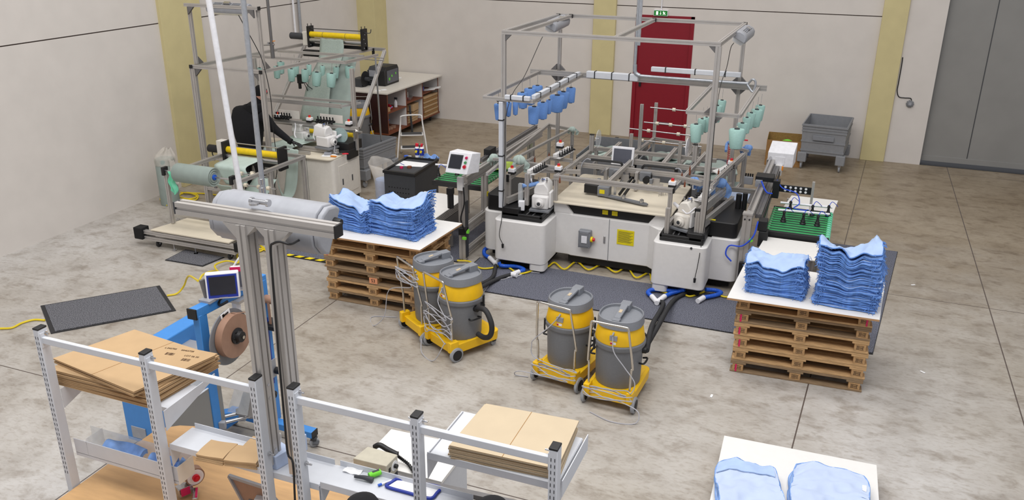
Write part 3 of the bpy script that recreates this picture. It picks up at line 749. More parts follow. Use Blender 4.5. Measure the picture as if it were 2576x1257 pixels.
# yellow air line along the machine front and other cables
def cable(name, pts, r, mt, label, grp=None, sm=6): return solo(name, MB().tube(pts, r, 6, sm), mt, label, 'cable', grp)
cable('air_hose', [Z(*p, .03) for p in ((1150, 655), (1180, 657), (1195, 668), (1215, 675), (1245, 672), (1263, 664), (1285, 676), (1305, 688), (1335, 682), (1352, 672), (1378, 670), (1395, 660), (1420, 677), (1450, 658), (1480, 678), (1515, 665), (1548, 684), (1577, 672), (1600, 698), (1632, 686), (1640, 708), (1655, 728), (1680, 738))], .011, 'cable_yellow', 'yellow air hose waving along the mat in front of the big machine')
cable('air_hose', [Z(*p, .03) for p in ((1715, 735), (1735, 745), (1765, 736), (1790, 729), (1815, 744), (1835, 747))], .011, 'cable_yellow', 'short yellow air hose on the mat left of the right pallets')
cable('air_hose', [Z(*p, .015) for p in ((0, 826), (30, 824), (55, 812), (85, 804), (113, 805))], .011, 'cable_yellow', 'yellow air hose entering from the left edge to the long mat')
cable('air_hose', [Z(420, 743, .015), Z(445, 738, .02), Z(462, 720, .1), Z(470, 700, .25), Z(478, 694, .45), Z(498, 706, .75)], .011, 'cable_yellow', 'yellow air hose rising from the long mat to the taping machine')
cable('air_hose', [Z(502, 704, .8), Z(512, 690, .7), Z(540, 681, .4), Z(555, 690, .25), Z(540, 668, .1), Z(570, 656, .05), Z(600, 660, .03), Z(597, 640, .03), Z(625, 632, .03), Z(660, 625, .03)], .011, 'cable_yellow', 'yellow air hose looping between the taping machine and the unwinding frame')
cable('air_hose', [Z(640, 622, .02), Z(650, 632, .02), Z(665, 625, .02), Z(655, 618, .02), Z(672, 631, .02), Z(690, 625, .02), Z(720, 610, .02), Z(745, 607, .02)], .011, 'cable_yellow', 'tangle of yellow air hose behind the lamp stand posts')
cable('air_hose', [Z(412, 512, .015), Z(403, 500, .015), Z(420, 516, .02), Z(450, 500, .02), Z(490, 503, .02), Z(497, 490, .02), Z(470, 484, .02), Z(450, 492, .02), Z(475, 500, .03), Z(495, 494, .03), Z(480, 486, .03), Z(455, 484, .03), Z(520, 487, .02), Z(555, 492, .02)], .011, 'cable_yellow', 'coil of yellow air hose beside the grey roll at the left wall')
cable('mains_cable', [Z(1222, 716, .02), Z(1262, 700, .02), Z(1300, 694, .02), Z(1330, 684, .02), Z(1358, 686, .02)], .006, 'white_plastic', 'white cable crossing the mat from the left vacuums')
cable('mains_cable', [Z(1198, 792, .02), Z(1203, 760, .02), Z(1235, 712, .02), Z(1275, 700, .02), Z(1310, 686, .02)], .005, 'cord_grey', 'thin grey cable curling behind the left vacuum hose loop')
cable('mains_cable', [Z(575, 690, .5), Z(600, 650, .3), Z(625, 620, .35), Z(652, 590, .5)], .012, 'white_plastic', 'white cable slanting up behind the lamp stand posts')
# small litter on the floor
for k, (px, py) in enumerate(((2297, 716), (1790, 995), (2321, 935))):
    c = Z(px, py, .004); solo('paper_scrap', MB().obox(c, (.05, .02, .003), .5+k), 'paper', ['long white scrap on the floor right of the right mat', 'tiny white scrap on the floor left of the right pallets', 'tiny pale scrap on the open floor at the right'][k], 'scrap')
# striped floor tape behind the machine
for k, (a, b) in enumerate((((1553, 345), (1495, 390)), ((1702, 375), (1680, 392)))):
    p, q = Z(*a), Z(*b); n = 12 if k == 0 else 6; t = thing('floor_tape', ['long yellow and black floor tape behind the big machine, left of the red door', 'short yellow and black floor tape seen through the rod rack'][k], 'floor tape', (p+q)/2)
    d = (q-p)/n; s_ = V(-d.y, d.x, 0).normalized()*.035
    for j in range(2):
        mb = MB()
        for i in range(j, n, 2): mb.plate([p+d*i-s_+V(0,0,.001), p+d*(i+1)-s_+V(0,0,.001), p+d*(i+1)+s_+V(0,0,.001), p+d*i+s_+V(0,0,.001)], .002)
        build(['black_stripes', 'yellow_stripes'][j], mb, ['black', 'hazard_yellow'][j], t)
# ================================================================ big four-sided sewing machine
B = build
def rot2(c, x, y, z, a): return V(c[0]+x*math.cos(a)-y*math.sin(a), c[1]+x*math.sin(a)+y*math.cos(a), c[2]+z)
def estop(t, p, s=1.0, rz=0):
    o = B('stop_button_box', MB().obox((p[0], p[1], p[2]+.05*s), (.085*s, .075*s, .045*s), rz), 'white_plastic', t, .006)
    B('box_base', MB().obox((p[0], p[1], p[2]+.014*s), (.085*s, .075*s, .028*s), rz), 'black', o, .004)
    B('collar', MB().cyl((p[0], p[1], p[2]+.072*s), (p[0], p[1], p[2]+.084*s), .020*s), 'orange', o)
    B('red_button', MB().cyl((p[0], p[1], p[2]+.084*s), (p[0], p[1], p[2]+.104*s), .019*s, .017*s), 'red', o)
    return o
def tension_bar(t, p, q, n=6, side=1, up=.03):
    """pale bar with a row of black thread tensioners"""
    p = Vector(p); q = Vector(q); d = (q-p).normalized(); s_ = V(-d.y, d.x, 0)*side
    o = B('tension_bar', MB().bar(p, q, .05, .045), 'white_metal', t, .005)
    B('tension_plate', MB().bar(p+s_*.03-V(0, 0, .03), q+s_*.03-V(0, 0, .03), .09, .006), 'white_metal', o)
    for k in range(n):
        c = p.lerp(q, (k+.5)/n)+s_*.055
        m = MB(); m.cyl(c, c+s_*.035, .016, .013, 12).cyl(c+s_*.035, c+s_*.05, .007, .007, 8).cyl(c+V(0, 0, .02), c+V(0, 0, .055), .005, .005, 8)
        m.cyl(c-V(0, 0, .01), c+V(0, 0, .028), .010, .010, 10)
        B('thread_tensioner', m, 'black', o)
    return o
def sew_head(t, c, rz, s=1.0, mt='cream_metal'):
    """overlock head: base, column, arm with needle bar, hand wheel, thread posts"""
    def T(x, y, z): return rot2(c, x*s, y*s, z*s, rz)
    def bx(m, x0, x1, y0, y1, z0, z1):
        vs = [T(*p) for p in ((x0,y0,z0),(x1,y0,z0),(x1,y1,z0),(x0,y1,z0),(x0,y0,z1),(x1,y0,z1),(x1,y1,z1),(x0,y1,z1))]
        return m.add(vs, [(3,2,1,0),(4,5,6,7),(0,1,5,4),(1,2,6,5),(2,3,7,6),(3,0,4,7)])
    h = B('sewing_head', bx(MB(), -.10, .10, -.12, .12, .03, .19), mt, t, .02)
    B('head_base', bx(MB(), -.12, .12, -.15, .13, 0, .03), 'mid_grey', h, .005)
    m = MB(); sec = [T(x, -.06, z) for x, z in ((-.09, .19), (.09, .19), (.08, .27), (.03, .33), (-.06, .31), (-.09, .25))]
    sec2 = [T(x, .16, z) for x, z in ((-.09, .17), (.09, .17), (.08, .30), (.03, .35), (-.06, .34), (-.09, .25))]
    m.add(sec+sec2, [(i, (i+1) % 6, 6+(i+1) % 6, 6+i) for i in range(6)]+[tuple(range(5, -1, -1)), tuple(range(6, 12))])
    B('arm', m, mt, h, .012)
    B('hand_wheel', MB().lathe([(.05, 0), (.058, .008), (.058, .022), (.035, .030), (.033, .05), (0, .05)], T(.0, -.12, .11), (T(0, -1, 0)-T(0, 0, 0)), 24), mt, h)
    B('wheel_bore', MB().lathe([(.022, .0505), (.022, .053), (0, .053)], T(.0, -.12, .11), (T(0, -1, 0)-T(0, 0, 0)), 16), 'dark_grey', h)
    B('needle_bar', MB().cyl(T(-.04, .15, .20), T(-.04, .15, .02), .007*s, n=8).cyl(T(-.07, .15, .22), T(-.07, .15, .12), .005*s, n=8), 'steel', h)
    B('belt_guard', bx(MB(), .10, .13, -.10, .04, .05, .24), 'white_metal', h, .01)
    m = MB()
    for x in (-.05, 0, .05): m.cyl(T(x, 0, .33), T(x, 0, .38), .007*s, n=8).cyl(T(x, 0, .35), T(x, 0, .355), .014*s, n=10)
    B('thread_guide', m, 'steel', h)
    B('blue_mark', bx(MB(), -.02, .02, .02, .04, .352, .356), 'hose_blue', h)
    return h
def lampfix(name, c, rz, L, label, tilt=0, ry=0):
    """closed industrial lamp: housing, prismatic lens below, end caps"""
    t = thing(name, label, 'lamp', c, rz, local=True)
    t.rotation_euler = (tilt, ry, rz)
    sec = [(-.085, 0), (.085, 0), (.088, .03), (.07, .075), (.035, .098), (-.035, .098), (-.07, .075), (-.088, .03)]
    B('housing', MB().sweep((-L/2, 0, 0), (L/2, 0, 0), sec), 'lamp_plastic', t, .006)
    for sx in (-1, 1):
        B('end_cap', MB().sweep((sx*L/2, 0, 0), (sx*(L/2+.035), 0, 0), [(x*.94, z*.92+.003) for x, z in sec]), 'lamp_plastic', t, .008)
    B('lens', MB().sweep((-L/2+.03, 0, -.05), (L/2-.03, 0, -.05), [(-.055, 0), (.055, 0), (.078, .0495), (-.078, .0495)]), 'lens', t, .006)
    for k in (-.25, 0, .25):
        m = MB()
        for j in range(3): m.box(k*L-.07, k*L+.07, -.028+j*.02, -.022+j*.02, .0975, .1005)
        B('vent_slot', m, 'dark_grey', t)
    B('cable_gland', MB().cyl((L/2+.03, .03, .02), (L/2+.075, .03, .02), .016, .012), 'black', t)
    B('mount_bracket', MB().box(-.05, .05, -.02, .02, .098, .125), 'steel', t)
    return t

t = thing('sewing_machine', 'big white automatic four-sided sewing machine with a tall aluminium frame, mid picture', 'machine', (-2.5, 10, 0))
# cabinet
m = MB()
poly = [(-2.93, 9.47), (-1.96, 9.47), (-1.83, 9.36), (-1.70, 9.36), (-1.70, 10.75), (-3.16, 10.75), (-3.16, 9.49), (-2.97, 9.49)]
m.prism(poly, .15, .695); B('cabinet_body', m, 'white_metal', t, .012)
B('cabinet_shoulder', MB().box(-3.16, -1.70, 9.515, 10.75, .695, .829), 'black', t)
for pts in ([(-3.165, 9.49, .695), (-2.92, 9.49, .695), (-3.02, 9.47, .829), (-3.165, 9.47, .829)], [(-1.98, 9.49, .695), (-1.70, 9.49, .695), (-1.70, 9.47, .829), (-1.88, 9.47, .829)]):
    B('shoulder_cheek', MB().plate(pts, -.03), 'white_metal', t)
B('door_seam', MB().box(-2.452, -2.446, 9.466, 9.47, .15, .695), 'mid_grey', t)
B('base_skirt', MB().box(-2.98, -1.75, 9.54, 10.7, .045, .149), 'black', t)
B('tabletop', MB().prism(rpoly(-3.18, -1.70, 9.42, 10.72, .06), .83, .852), 'table_cream', t, .004)
for x in (-2.52, -2.40): B('warning_label', MB().box(x-.035, x+.035, 9.508, 9.5149, .735, .79), 'label_yellow', t)
c = Yp(1473, 598, 9.45)
sb = B('switch_box', MB().box(c.x-.075, c.x+.075, 9.38, 9.469, c.z-.11, c.z+.11), 'plastic_grey', t, .01)
B('switch_window', MB().box(c.x-.06, c.x+.06, 9.374, 9.3795, c.z-.09, c.z+.09), 'mid_grey', sb, .003)
B('rail_module', MB().box(c.x-.03, c.x+.04, 9.366, 9.374, c.z-.04, c.z+.05), 'white_plastic', sb)
B('switch_base', MB().cyl((c.x+.075, 9.425, c.z+.0), (c.x+.10, 9.425, c.z), .035), 'hazard_yellow', sb)
B('red_knob', MB().cyl((c.x+.10, 9.425, c.z), (c.x+.125, 9.425, c.z), .02), 'red', sb)
for dx in (-.065, .065):
    for dz in (-.1, .1): B('cover_screw', MB().cyl((c.x+dx, 9.376, c.z+dz), (c.x+dx, 9.381, c.z+dz), .008), 'mid_grey', sb)
c = Yp(1520, 603, 9.46); B('door_latch', MB().box(c.x-.012, c.x+.012, 9.458, 9.469, c.z-.045, c.z+.045), 'steel', t, .003)
c = Yp(1573, 598, 9.46); l = B('instruction_label', MB().box(c.x-.105, c.x+.105, 9.464, 9.4695, c.z-.095, c.z+.095), 'label_yellow', t)
m = MB()
for k in range(11): m.box(c.x-.09, c.x+.09-(k % 3)*.02, 9.462, 9.464, c.z+.068-k*.013, c.z+.071-k*.013)
B('label_lines', m, 'dark_grey', l)
for x, y in ((-2.88, 9.6), (-1.95, 9.6)):
    w_ = B('caster', MB().cyl((x-.012, y, .05), (x+.012, y, .05), .049, n=18), 'wheel_grey', t); B('caster_fork', MB().box(x-.03, x+.03, y-.02, y+.02, .09, .15), 'steel', w_)
# pods
def pod(name, poly, z0, z1, foot=None):
    o = B(name, MB().prism(poly, z0, z1), 'white_metal', t, .012); return o
pod('left_pod', rpoly(-3.80, -3.135, 9.05, 9.92, .07), .13, .655)
pod('right_pod', rpoly(-1.82, -1.205, 9.03, 9.92, .07), .13, .655)
pod('left_rear_pod', rpoly(-4.06, -3.62, 9.32, 10.3, .10), .13, .655)
pod('right_rear_pod', rpoly(-1.36, -.90, 9.42, 10.35, .08), .13, .655)
for nm, x0, x1, y0, y1 in (('pod_plinth', -3.75, -3.2, 9.16, 9.85), ('pod_plinth', -1.75, -1.26, 9.12, 9.85), ('pod_plinth', -1.3, -.98, 9.52, 10.2), ('pod_plinth', -3.98, -3.7, 9.45, 10.2)):
    B(nm, MB().box(x0, x1, y0, y1, .035, .1295), 'black_matte', t)
B('corner_foot', MB().prism(rpoly(-3.34, -3.14, 9.06, 9.26, .05), .05, .1295), 'white_metal', t)
B('corner_foot', MB().prism(rpoly(-1.80, -1.62, 9.04, 9.24, .05), .05, .1295), 'white_metal', t)
m = MB()
m.prism(rpoly(-3.72, -3.20, 9.12, 9.86, .02), .656, .70)
for a in ((-3.72, -3.69, 9.12, 9.86), (-3.23, -3.20, 9.12, 9.86), (-3.72, -3.20, 9.12, 9.15)): m.box(*a, .70, .735)
m.box(-3.72, -3.50, 9.12, 9.86, .70, .80)
B('left_sink', m, 'black', t, .006)
m = MB(); m.prism(rpoly(-1.76, -1.26, 9.10, 9.86, .02), .656, .70)
for a in ((-1.76, -1.73, 9.10, 9.86), (-1.76, -1.26, 9.10, 9.13)): m.box(*a, .70, .735)
m.prism(rpoly(-1.46, -1.25, 9.10, 9.5, .04), .70, .785)
B('right_sink', m, 'black', t, .006)
B('left_rear_box', MB().prism(rpoly(-4.02, -3.62, 9.36, 10.2, .05), .656, .86), 'black', t, .01)
B('right_rear_box', MB().prism(rpoly(-1.30, -.94, 9.46, 10.3, .06), .656, .84), 'black', t, .01)
B('box_label', MB().box(-1.26, -1.2, 9.49, 9.53, .8405, .842), 'label_yellow', t)
c = Yp(1739, 624, 9.03); B('pod_lock', MB().cyl((c.x, 9.03, c.z), (c.x, 9.02, c.z), .013), 'dark_grey', t)
for x in (-3.42, -3.34, -1.62, -1.56): B('slide_rail', MB().bar((x, 9.18, .712), (x, 9.8, .712), .015, .015), 'steel', t)
# tall frame
FX0, FX1, FY0, FY1, FZ = -3.72, -1.30, 9.18, 11.15, 2.875
A = .045
def pr(p, q, w=A, h=None, name='frame_bar', up=(0, 0, 1), mt='alu'): return B(name, MB().prof(p, q, w, h, up), mt, t)
def fr_post(x, y, z0, z1, w=.045, h=.045): return B('frame_post', MB().prof((x, y, z0), (x, y, z1), w, h, (0, 1, 0)), 'alu', t)
fr_post(FX0, FY0, .80, FZ-.023, .05, .05); fr_post(FX1, FY0, .785, FZ-.023, .06, .05)
fr_post(FX0+.02, FY1, .06, FZ-.023); fr_post(FX1+.02, FY1, .06, FZ-.023)
pr((FX0-.02, FY0, FZ), (FX1+.02, FY0, FZ)); pr((FX0-.02, FY1, FZ), (FX1+.04, FY1, FZ))
pr((FX0, FY0+.03, FZ), (FX0, FY1-.03, FZ)); pr((FX1, FY0+.03, FZ), (FX1+.02, FY1-.03, FZ))
pr((-2.42, FY0+.03, FZ), (-2.42, FY1-.03, FZ), .04); pr((FX0+.16, FY0+.03, FZ), (FX0+.18, FY1-.03, FZ), .04)
for x, y in ((-2.42, FY1-.045), (FX0+.18, FY1-.045), (FX0, FY1-.045), (FX1+.02, FY1-.03)):
    B('end_plug', MB().obox((x, y, FZ), (.05, .03, .05)), 'black', t)
def gusset(p, dx, dz, s=.07, ax=0):
    p = Vector(p); e = V(dx, 0, 0) if ax == 0 else V(0, dx, 0); m = MB(); th = V(0, .018, 0) if ax == 0 else V(.018, 0, 0)
    a, b, c_ = p, p+e*s, p+V(0, 0, dz)*s
    m.add([a-th, b-th, c_-th, a+th, b+th, c_+th], [(0,1,2),(5,4,3),(0,3,4,1),(1,4,5,2),(2,5,3,0)]); return B('corner_bracket', m, 'alu_dark', t)
gusset((FX0+.025, FY0, FZ-.024), 1, -1); gusset((FX1-.03, FY0, FZ-.024), -1, -1)
RZ = 2.12
pr((-4.08, FY1-.10, RZ), (-.93, FY1-.10, RZ), .04, .07, up=(0, 0, 1))
for x in (FX0+.02, FX1+.02):
    for s_ in (-1, 1):
        gusset((x+s_*.023, FY1-.04, RZ-.036), s_, -1, .08); gusset((x+s_*.023, FY1-.04, RZ+.036), s_, 1, .08)
def ring(x0, x1, yf, yb, z):
    pr((x0, yf, z), (x1, yf, z), .04); pr((x0+.01, yf+.02, z), (x0+.01, yb, z), .04); pr((x1-.01, yf+.02, z), (x1-.01, yb, z), .04)
ring(-3.96, -3.33, 9.13, FY1-.13, RZ); ring(-1.60, -1.02, 9.28, FY1-.13, RZ)
gusset((FX0-.03, FY0, RZ-.02), -1, -1, .07); gusset((FX1+.03, FY0+.05, RZ-.02), 1, -1, .07); gusset((FX1-.03, FY0+.05, RZ+.02), -1, 1, .07)
# ducts strapped to the frame
def duct(p, q, w=.045, mt='shelf_white', n=3):
    o = B('cable_duct', MB().bar(p, q, w, w), mt, t, .006); p = Vector(p); q = Vector(q)
    for k in range(n):
        c_ = p.lerp(q, (k+.5)/n); d = (q-p).normalized()*.006; B('cable_tie', MB().bar(c_-d, c_+d, w+.012, w+.012), 'black', o)
duct((FX0-.01, FY0-.052, .79), (FX0-.01, FY0-.052, RZ-.03), .05)
duct((FX0+.05, 9.10, RZ+.035), (-3.36, 9.10, RZ+.035), .05, n=2); duct((-3.34, 9.15, RZ+.045), (-3.34, FY1-.25, RZ+.045), .05, n=5)
duct((-3.25, FY1-.17, RZ+.03), (-2.55, FY1-.17, RZ+.03), .085, n=3); duct((-2.38, FY1-.2, RZ+.16), (-1.25, FY1-.2, RZ+.16), .06, n=3)
B('air_pipe', MB().tube([(-2.6, FY1-.2, 4.1), (-2.6, FY1-.2, RZ+.28), (-2.6, FY1-.2, RZ+.14), (-2.55, FY1-.2, RZ+.075), (-2.45, FY1-.2, RZ+.06), (-1.15, FY1-.2, RZ+.06)], .02, 12, 4), 'galv', t)
B('pipe_elbow', MB().tube([(-2.6, FY1-.2, RZ+.20), (-2.59, FY1-.2, RZ+.10), (-2.53, FY1-.2, RZ+.062)], .027, 12, 4), 'galv', t)
B('pipe_duct', MB().bar((-2.565, FY1-.21, RZ+.45), (-2.565, FY1-.21, 4.1), .025, .04), 'galv', t)
B('drop_hose', MB().tube([(-1.15, FY1-.2, RZ+.06), (-1.10, FY1-.22, RZ+.12), (-1.06, FY1-.22, RZ+.08), (-1.08, FY1-.24, RZ-.03), (-1.16, FY1-.22, RZ+.05)], .014, 8, 5), 'galv', t)
# table frame over the worktop
TZ = 1.15
for x in (-3.14, -1.735): B('table_post', MB().prof((x, 9.46, .853), (x, 9.46, TZ+.02), .045, .045, (0, 1, 0)), 'alu', t)
pr((-3.17, 9.46, TZ), (-1.71, 9.46, TZ), .055, .055); B('end_plug', MB().obox((-1.70, 9.46, TZ), (.015, .055, .055)), 'black', t)
pr((-3.14, 9.49, TZ), (-3.10, 11.0, TZ), .04, .05); pr((-1.72, 9.49, TZ), (-1.64, 11.3, TZ), .04, .05); pr((-2.49, 9.49, TZ), (-2.47, 10.8, TZ), .04, .05)
pr((-3.14, 10.28, TZ-.05), (-1.45, 10.28, TZ-.05), .04, .06); pr((-3.14, 10.62, TZ-.03), (-1.30, 10.62, TZ-.03), .04, .06)
pr((-3.25, 11.35, TZ-.1), (-1.5, 11.35, TZ-.1), .05, .05); pr((-2.9, 10.65, TZ-.06), (-2.9, 11.6, TZ-.06), .05); pr((-2.1, 10.65, TZ-.06), (-2.1, 11.6, TZ-.06), .05)
for x in (-3.18, -1.62, -2.4):
    B('rear_leg', MB().prof((x, 11.35, .02), (x, 11.35, TZ-.125), .045, .045, (0, 1, 0)), 'alu', t)
for x in (-3.08, -1.70):
    y = 10.75; B('stub_post', MB().prof((x, y, TZ+.02), (x, y, TZ+.24), .055, .05, (0, 1, 0)), 'alu', t); B('end_plug', MB().obox((x, y, TZ+.245), (.056, .05, .01)), 'black', t)
for x, mt in ((-2.98, 'glass_clear'), (-1.80, 'white_plastic')):
    B('disc_guard', MB().cyl((x, 10.7, TZ+.21), (x+.008, 10.7, TZ+.21), .12, n=32), mt, t)
    B('disc_hub', MB().cyl((x-.04, 10.7, TZ+.21), (x+.012, 10.7, TZ+.21), .01), 'steel', t)
for k, (x0, x1) in enumerate(((-2.95, -2.60), (-2.2, -1.85))):
    m = MB(); y = 10.30; z = TZ+.0
    s_ = 1 if k == 0 else -1; xe = x1 if k == 0 else x0; xs = x0 if k == 0 else x1
    m.tube([(xs, y, z+.03), (xe, y, z+.03), (xe+s_*.06, y, z+.01), (xe+s_*.07, y, z-.03), (xe+s_*.04, y, z-.07), (xe-s_*.15, y, z-.07)], .016, 8, 5)
    B('cable_chain', m, 'black', t)
    B('slide_carriage', MB().box(xe-.08, xe+.06, y-.10, y-.03, z-.16, z-.04), 'mid_grey', t, .005)
    B('slide_plate', MB().box(xe-.14, xe-.10, y-.12, y-.04, z-.28, z-.05).box(xe+.08, xe+.18, y-.10, y-.08, z-.26, z-.10), 'alu', t)
    B('motor', MB().cyl((xe+.02, y-.16, z-.12), (xe+.02, y-.08, z-.12), .045).box(xe-.03, xe+.07, y-.08, y-.03, z-.17, z-.07), 'black', t)
    B('air_tube', MB().tube([(xs, y-.02, z+.03), (xs-s_*.05, y-.03, z+.04), (xs-s_*.10, y-.05, z-.02), (xs-s_*.12, y-.10, z-.12)], .008, 6, 5), 'lamp_plastic', t)
r5 = random.Random(55)
for k in range(26):     # cylinders, valves and brackets along the two rear rails
    x = -3.05+k*.062+r5.uniform(-.02, .02); y = r5.choice((10.16, 10.42, 10.5)); z = TZ-r5.uniform(.05, .2)
    kind = r5.random()
    if kind < .35: B('air_cylinder', MB().cyl((x, y-.05, z), (x, y+.07, z), .016).cyl((x, y-.11, z), (x, y-.05, z), .006), 'steel', t)
    elif kind < .6: B('valve_block', MB().box(x-.02, x+.02, y-.02, y+.03, z-.04, z+.02), r5.choice(('mid_grey', 'white_plastic', 'black')), t, .003)
    elif kind < .8: B('bracket_plate', MB().box(x-.025, x+.025, y-.004, y+.004, z-.09, z+.05), 'alu', t)
    else: B('air_tube', MB().tube([(x, y, z), (x+.03, y-.04, z+.06), (x+.09, y-.02, z+.07), (x+.12, y+.03, z)], .004, 6, 5), r5.choice(('lamp_plastic', 'black')), t)
# brown oil bottles standing along side rails
for p in ((1345, 408), (1381, 398), (1715, 448), (1735, 440), (1735, 432), (1807, 440), (1722, 470), (1408, 460)):
    c = Z(*p, TZ+.02); B('oil_cup', MB().lathe([(.011, 0), (.011, .05), (.004, .062), (.004, .08), (0, .08)], c, n=10), 'edge_brown', t)
# screen on the centre post
c = Yp(1567, 392, 10.55)
s_ = B('touch_screen', MB().obox(c, (.29, .05, .24), .03, -.2), 'white_plastic', t, .008)
B('screen_glass', MB().obox(c+V(0, -.027, .004), (.235, .006, .185), .03, -.2), 'screen_grey', s_)
B('screen_stand', MB().cyl((c.x, 10.58, TZ-.0), (c.x, 10.58, c.z-.08), .02).cyl((c.x, 10.58, TZ), (c.x, 10.58, TZ+.015), .055), 'black', s_)
# feeding device lying on the worktop
c = Z(1510, 490, .86)
g = B('feed_motor', MB().box(c.x-.20, c.x-.02, c.y-.05, c.y+.06, .88, .99), 'black', t, .006)
B('gear_box', MB().box(c.x-.02, c.x+.13, c.y-.08, c.y+.05, .87, .99), 'mid_grey', t, .006)
B('motor_label', MB().box(c.x+.01, c.x+.075, c.y-.083, c.y-.0801, .905, .955), 'label_yellow', g)
arm = MB(); a0 = V(c.x+.02, c.y-.02, .878); a1 = Z(1622, 513, .878); dd = (a1-a0).normalized(); nn = V(-dd.y, dd.x, 0)*.04
pts = [a0-nn, a1-nn*.9, a1+dd*.04-nn*.3, a1+dd*.04+nn*.3, a1+nn*.9, a0+nn]; arm.prism([(p.x, p.y) for p in pts], .868, .886)
B('feed_arm', arm, 'mid_grey', t)
for f_ in (.52, .93):
    p = a0.lerp(a1, f_); B('thumb_screw', MB().cyl(p, p+V(0, 0, .045), .028, .026, 16).cyl(p+V(0, 0, .045), p+V(0, 0, .055), .01), 'steel', t)
c2 = Z(1541, 458, 1.05)
B('feed_cylinder', MB().bar((c.x+.10, c.y+.02, .995), (c.x+.16, c.y+.36, 1.08), .05, .06), 'alu', t); 
B('feed_link', MB().bar((c.x+.24, c.y, .89), (c.x+.34, c.y+.22, 1.06), .02, .03).bar((c.x+.30, c.y, .89), (c.x+.38, c.y+.2, 1.04), .02, .03), 'black', t)
B('feed_upright', MB().box(c.x+.17, c.x+.20, c.y, c.y+.03, .886, 1.13), 'steel', t)
for px, n_ in ((1480, 6), (1665, 8)):
    q = Z(px, 492 if px > 1600 else 475, .853)
    for k in range(n_):
        e = q+V(-.03+k*.022, -.05+k*.035, 0); B('comb_finger', MB().cyl(e, e+V(0, 0, .06), .003, n=6).cyl(e+V(0, 0, .06), e+V(.06, .03, .07), .004, n=6), 'steel', t)
# sewing heads on the pods
sew_head(t, (-3.30, 9.42, .735), math.radians(4), 1.05, 'white_metal')
sew_head(t, (-1.52, 9.40, .735), math.radians(-22), 1.0)
# inner stands above the pods: profile frames carrying beams
for x, y, z1 in ((-3.70, 9.30, 1.12), (-3.46, 9.30, 1.20)): B('inner_post', MB().prof((x, y, .80), (x, y, z1), .05, .04, (0, 1, 0)), 'alu', t)
pr((-3.70, 9.25, 1.13), (-3.70, 10.2, 1.13), .04, .08); pr((-3.68, 9.2, .86), (-3.4, 10.2, .86), .04, .08); B('end_plug', MB().obox((-3.70, 9.245, 1.13), (.05, .012, .09)), 'black', t)
for x, y, z1 in ((-1.70, 9.20, 1.02), (-1.36, 9.19, 1.02)): B('inner_post', MB().prof((x, y, .72), (x, y, z1), .05, .05, (0, 1, 0)), 'alu', t)
pr((-1.36, 9.25, 1.0), (-1.18, 10.4, 1.0), .04, .10); B('end_plug', MB().obox((-1.37, 9.21, 1.0), (.06, .02, .10)), 'black', t)
pr((-1.30, 9.3, .86), (-1.12, 10.3, .86), .04, .1); pr((-1.70, 9.22, .80), (-1.62, 9.9, .86), .03, .05)
# long upper beams with E-stops
def span(pa, pb, z, w=.04, h=None, zz=None): pr(Z(*pa, z), Z(*pb, z if zz is None else zz), w, h)
span((1225, 438), (1382, 312), 1.30, .03, .04); span((1382, 314), (1440, 326), 1.30, .03, .04); span((1308, 392), (1436, 325), 1.30, .03, .03)
span((1240, 400), (1330, 405), 1.28, .03, .03); span((1345, 425), (1385, 396), 1.2, .04, .04); span((1385, 398), (1440, 404), 1.2, .04, .04); span((1325, 412), (1400, 424), 1.2, .045, .06); span((1352, 428), (1460, 432), 1.15, .04, .05)
for pa in ((1382, 314), (1440, 326)):
    a = Z(*pa, 1.3); B('rear_post', MB().prof((a.x, a.y, .03), (a.x, a.y, 1.29), .04, .04, (0, 1, 0)), 'alu', t)
span((1790, 470), (1880, 385), 1.15, .04, .05); span((1882, 380), (1838, 368), 1.22, .035, .035); span((1870, 387), (1800, 452), 1.22, .035, .03); span((1700, 447), (1765, 462), 1.18, .05, .06); span((1735, 452), (1810, 460), 1.1, .05, .05)
for pa in ((1876, 384), (1843, 370)):
    a = Z(*pa, 1.2); B('rear_post', MB().prof((a.x, a.y, .03), (a.x, a.y, 1.2), .045, .045, (0, 1, 0)), 'alu', t)
m = MB(); a = Z(1872, 390, 1.15); b = Z(1822, 440, 1.15)
for zz in (.55, .75): m.prof((a.x, a.y, zz), (b.x, b.y, zz), .04, .04)
for f_ in (0, .5, 1): p = a.lerp(b, f_); m.prof((p.x, p.y, .55), (p.x, p.y, 1.14), .04, .04, (0, 1, 0))
B('side_truss', m, 'alu', t)
for p, z in (((1409, 372), 1.32), ((1288, 437), 1.16), ((1405, 432), 1.17), ((1691, 470), 1.17), ((1773, 500), 1.04), ((1839, 418), 1.16)): estop(t, Z(*p, z))
tension_bar(t, Z(1395, 392, 1.27), Z(1432, 372, 1.27), 6, -1); tension_bar(t, Z(1330, 432, 1.22), Z(1362, 414, 1.22), 6, -1)
tension_bar(t, Z(1762, 500, 1.10), Z(1795, 470, 1.10), 6, 1); tension_bar(t, Z(1808, 432, 1.15), Z(1830, 418, 1.15), 4, -1)
B('guide_arm', MB().tube([Z(1335, 433, 1.15), Z(1336, 450, 1.12), Z(1338, 462, 1.05)], .012, 8, 4), 'white_plastic', t)
B('oil_bottle', MB().obox(Z(1312, 528, .75)+V(0, 0, .06), (.075, .06, .12), .3), 'white_plastic', t, .006)
B('clear_tray', MB().obox(Z(1310, 486, .95), (.05, .05, .25), 0), 'glass_clear', t)
B('blue_tube', MB().tube([Z(1314, 467, 1.05), Z(1335, 465, 1.05), Z(1355, 460, 1.06)], .025, 10, 4), 'cloth_mid', t, 0, 'pale blue rolled cloth sleeve')
B('white_roller', MB().cyl(Z(1697, 512, .95), Z(1710, 523, .95), .022), 'white_plastic', t)
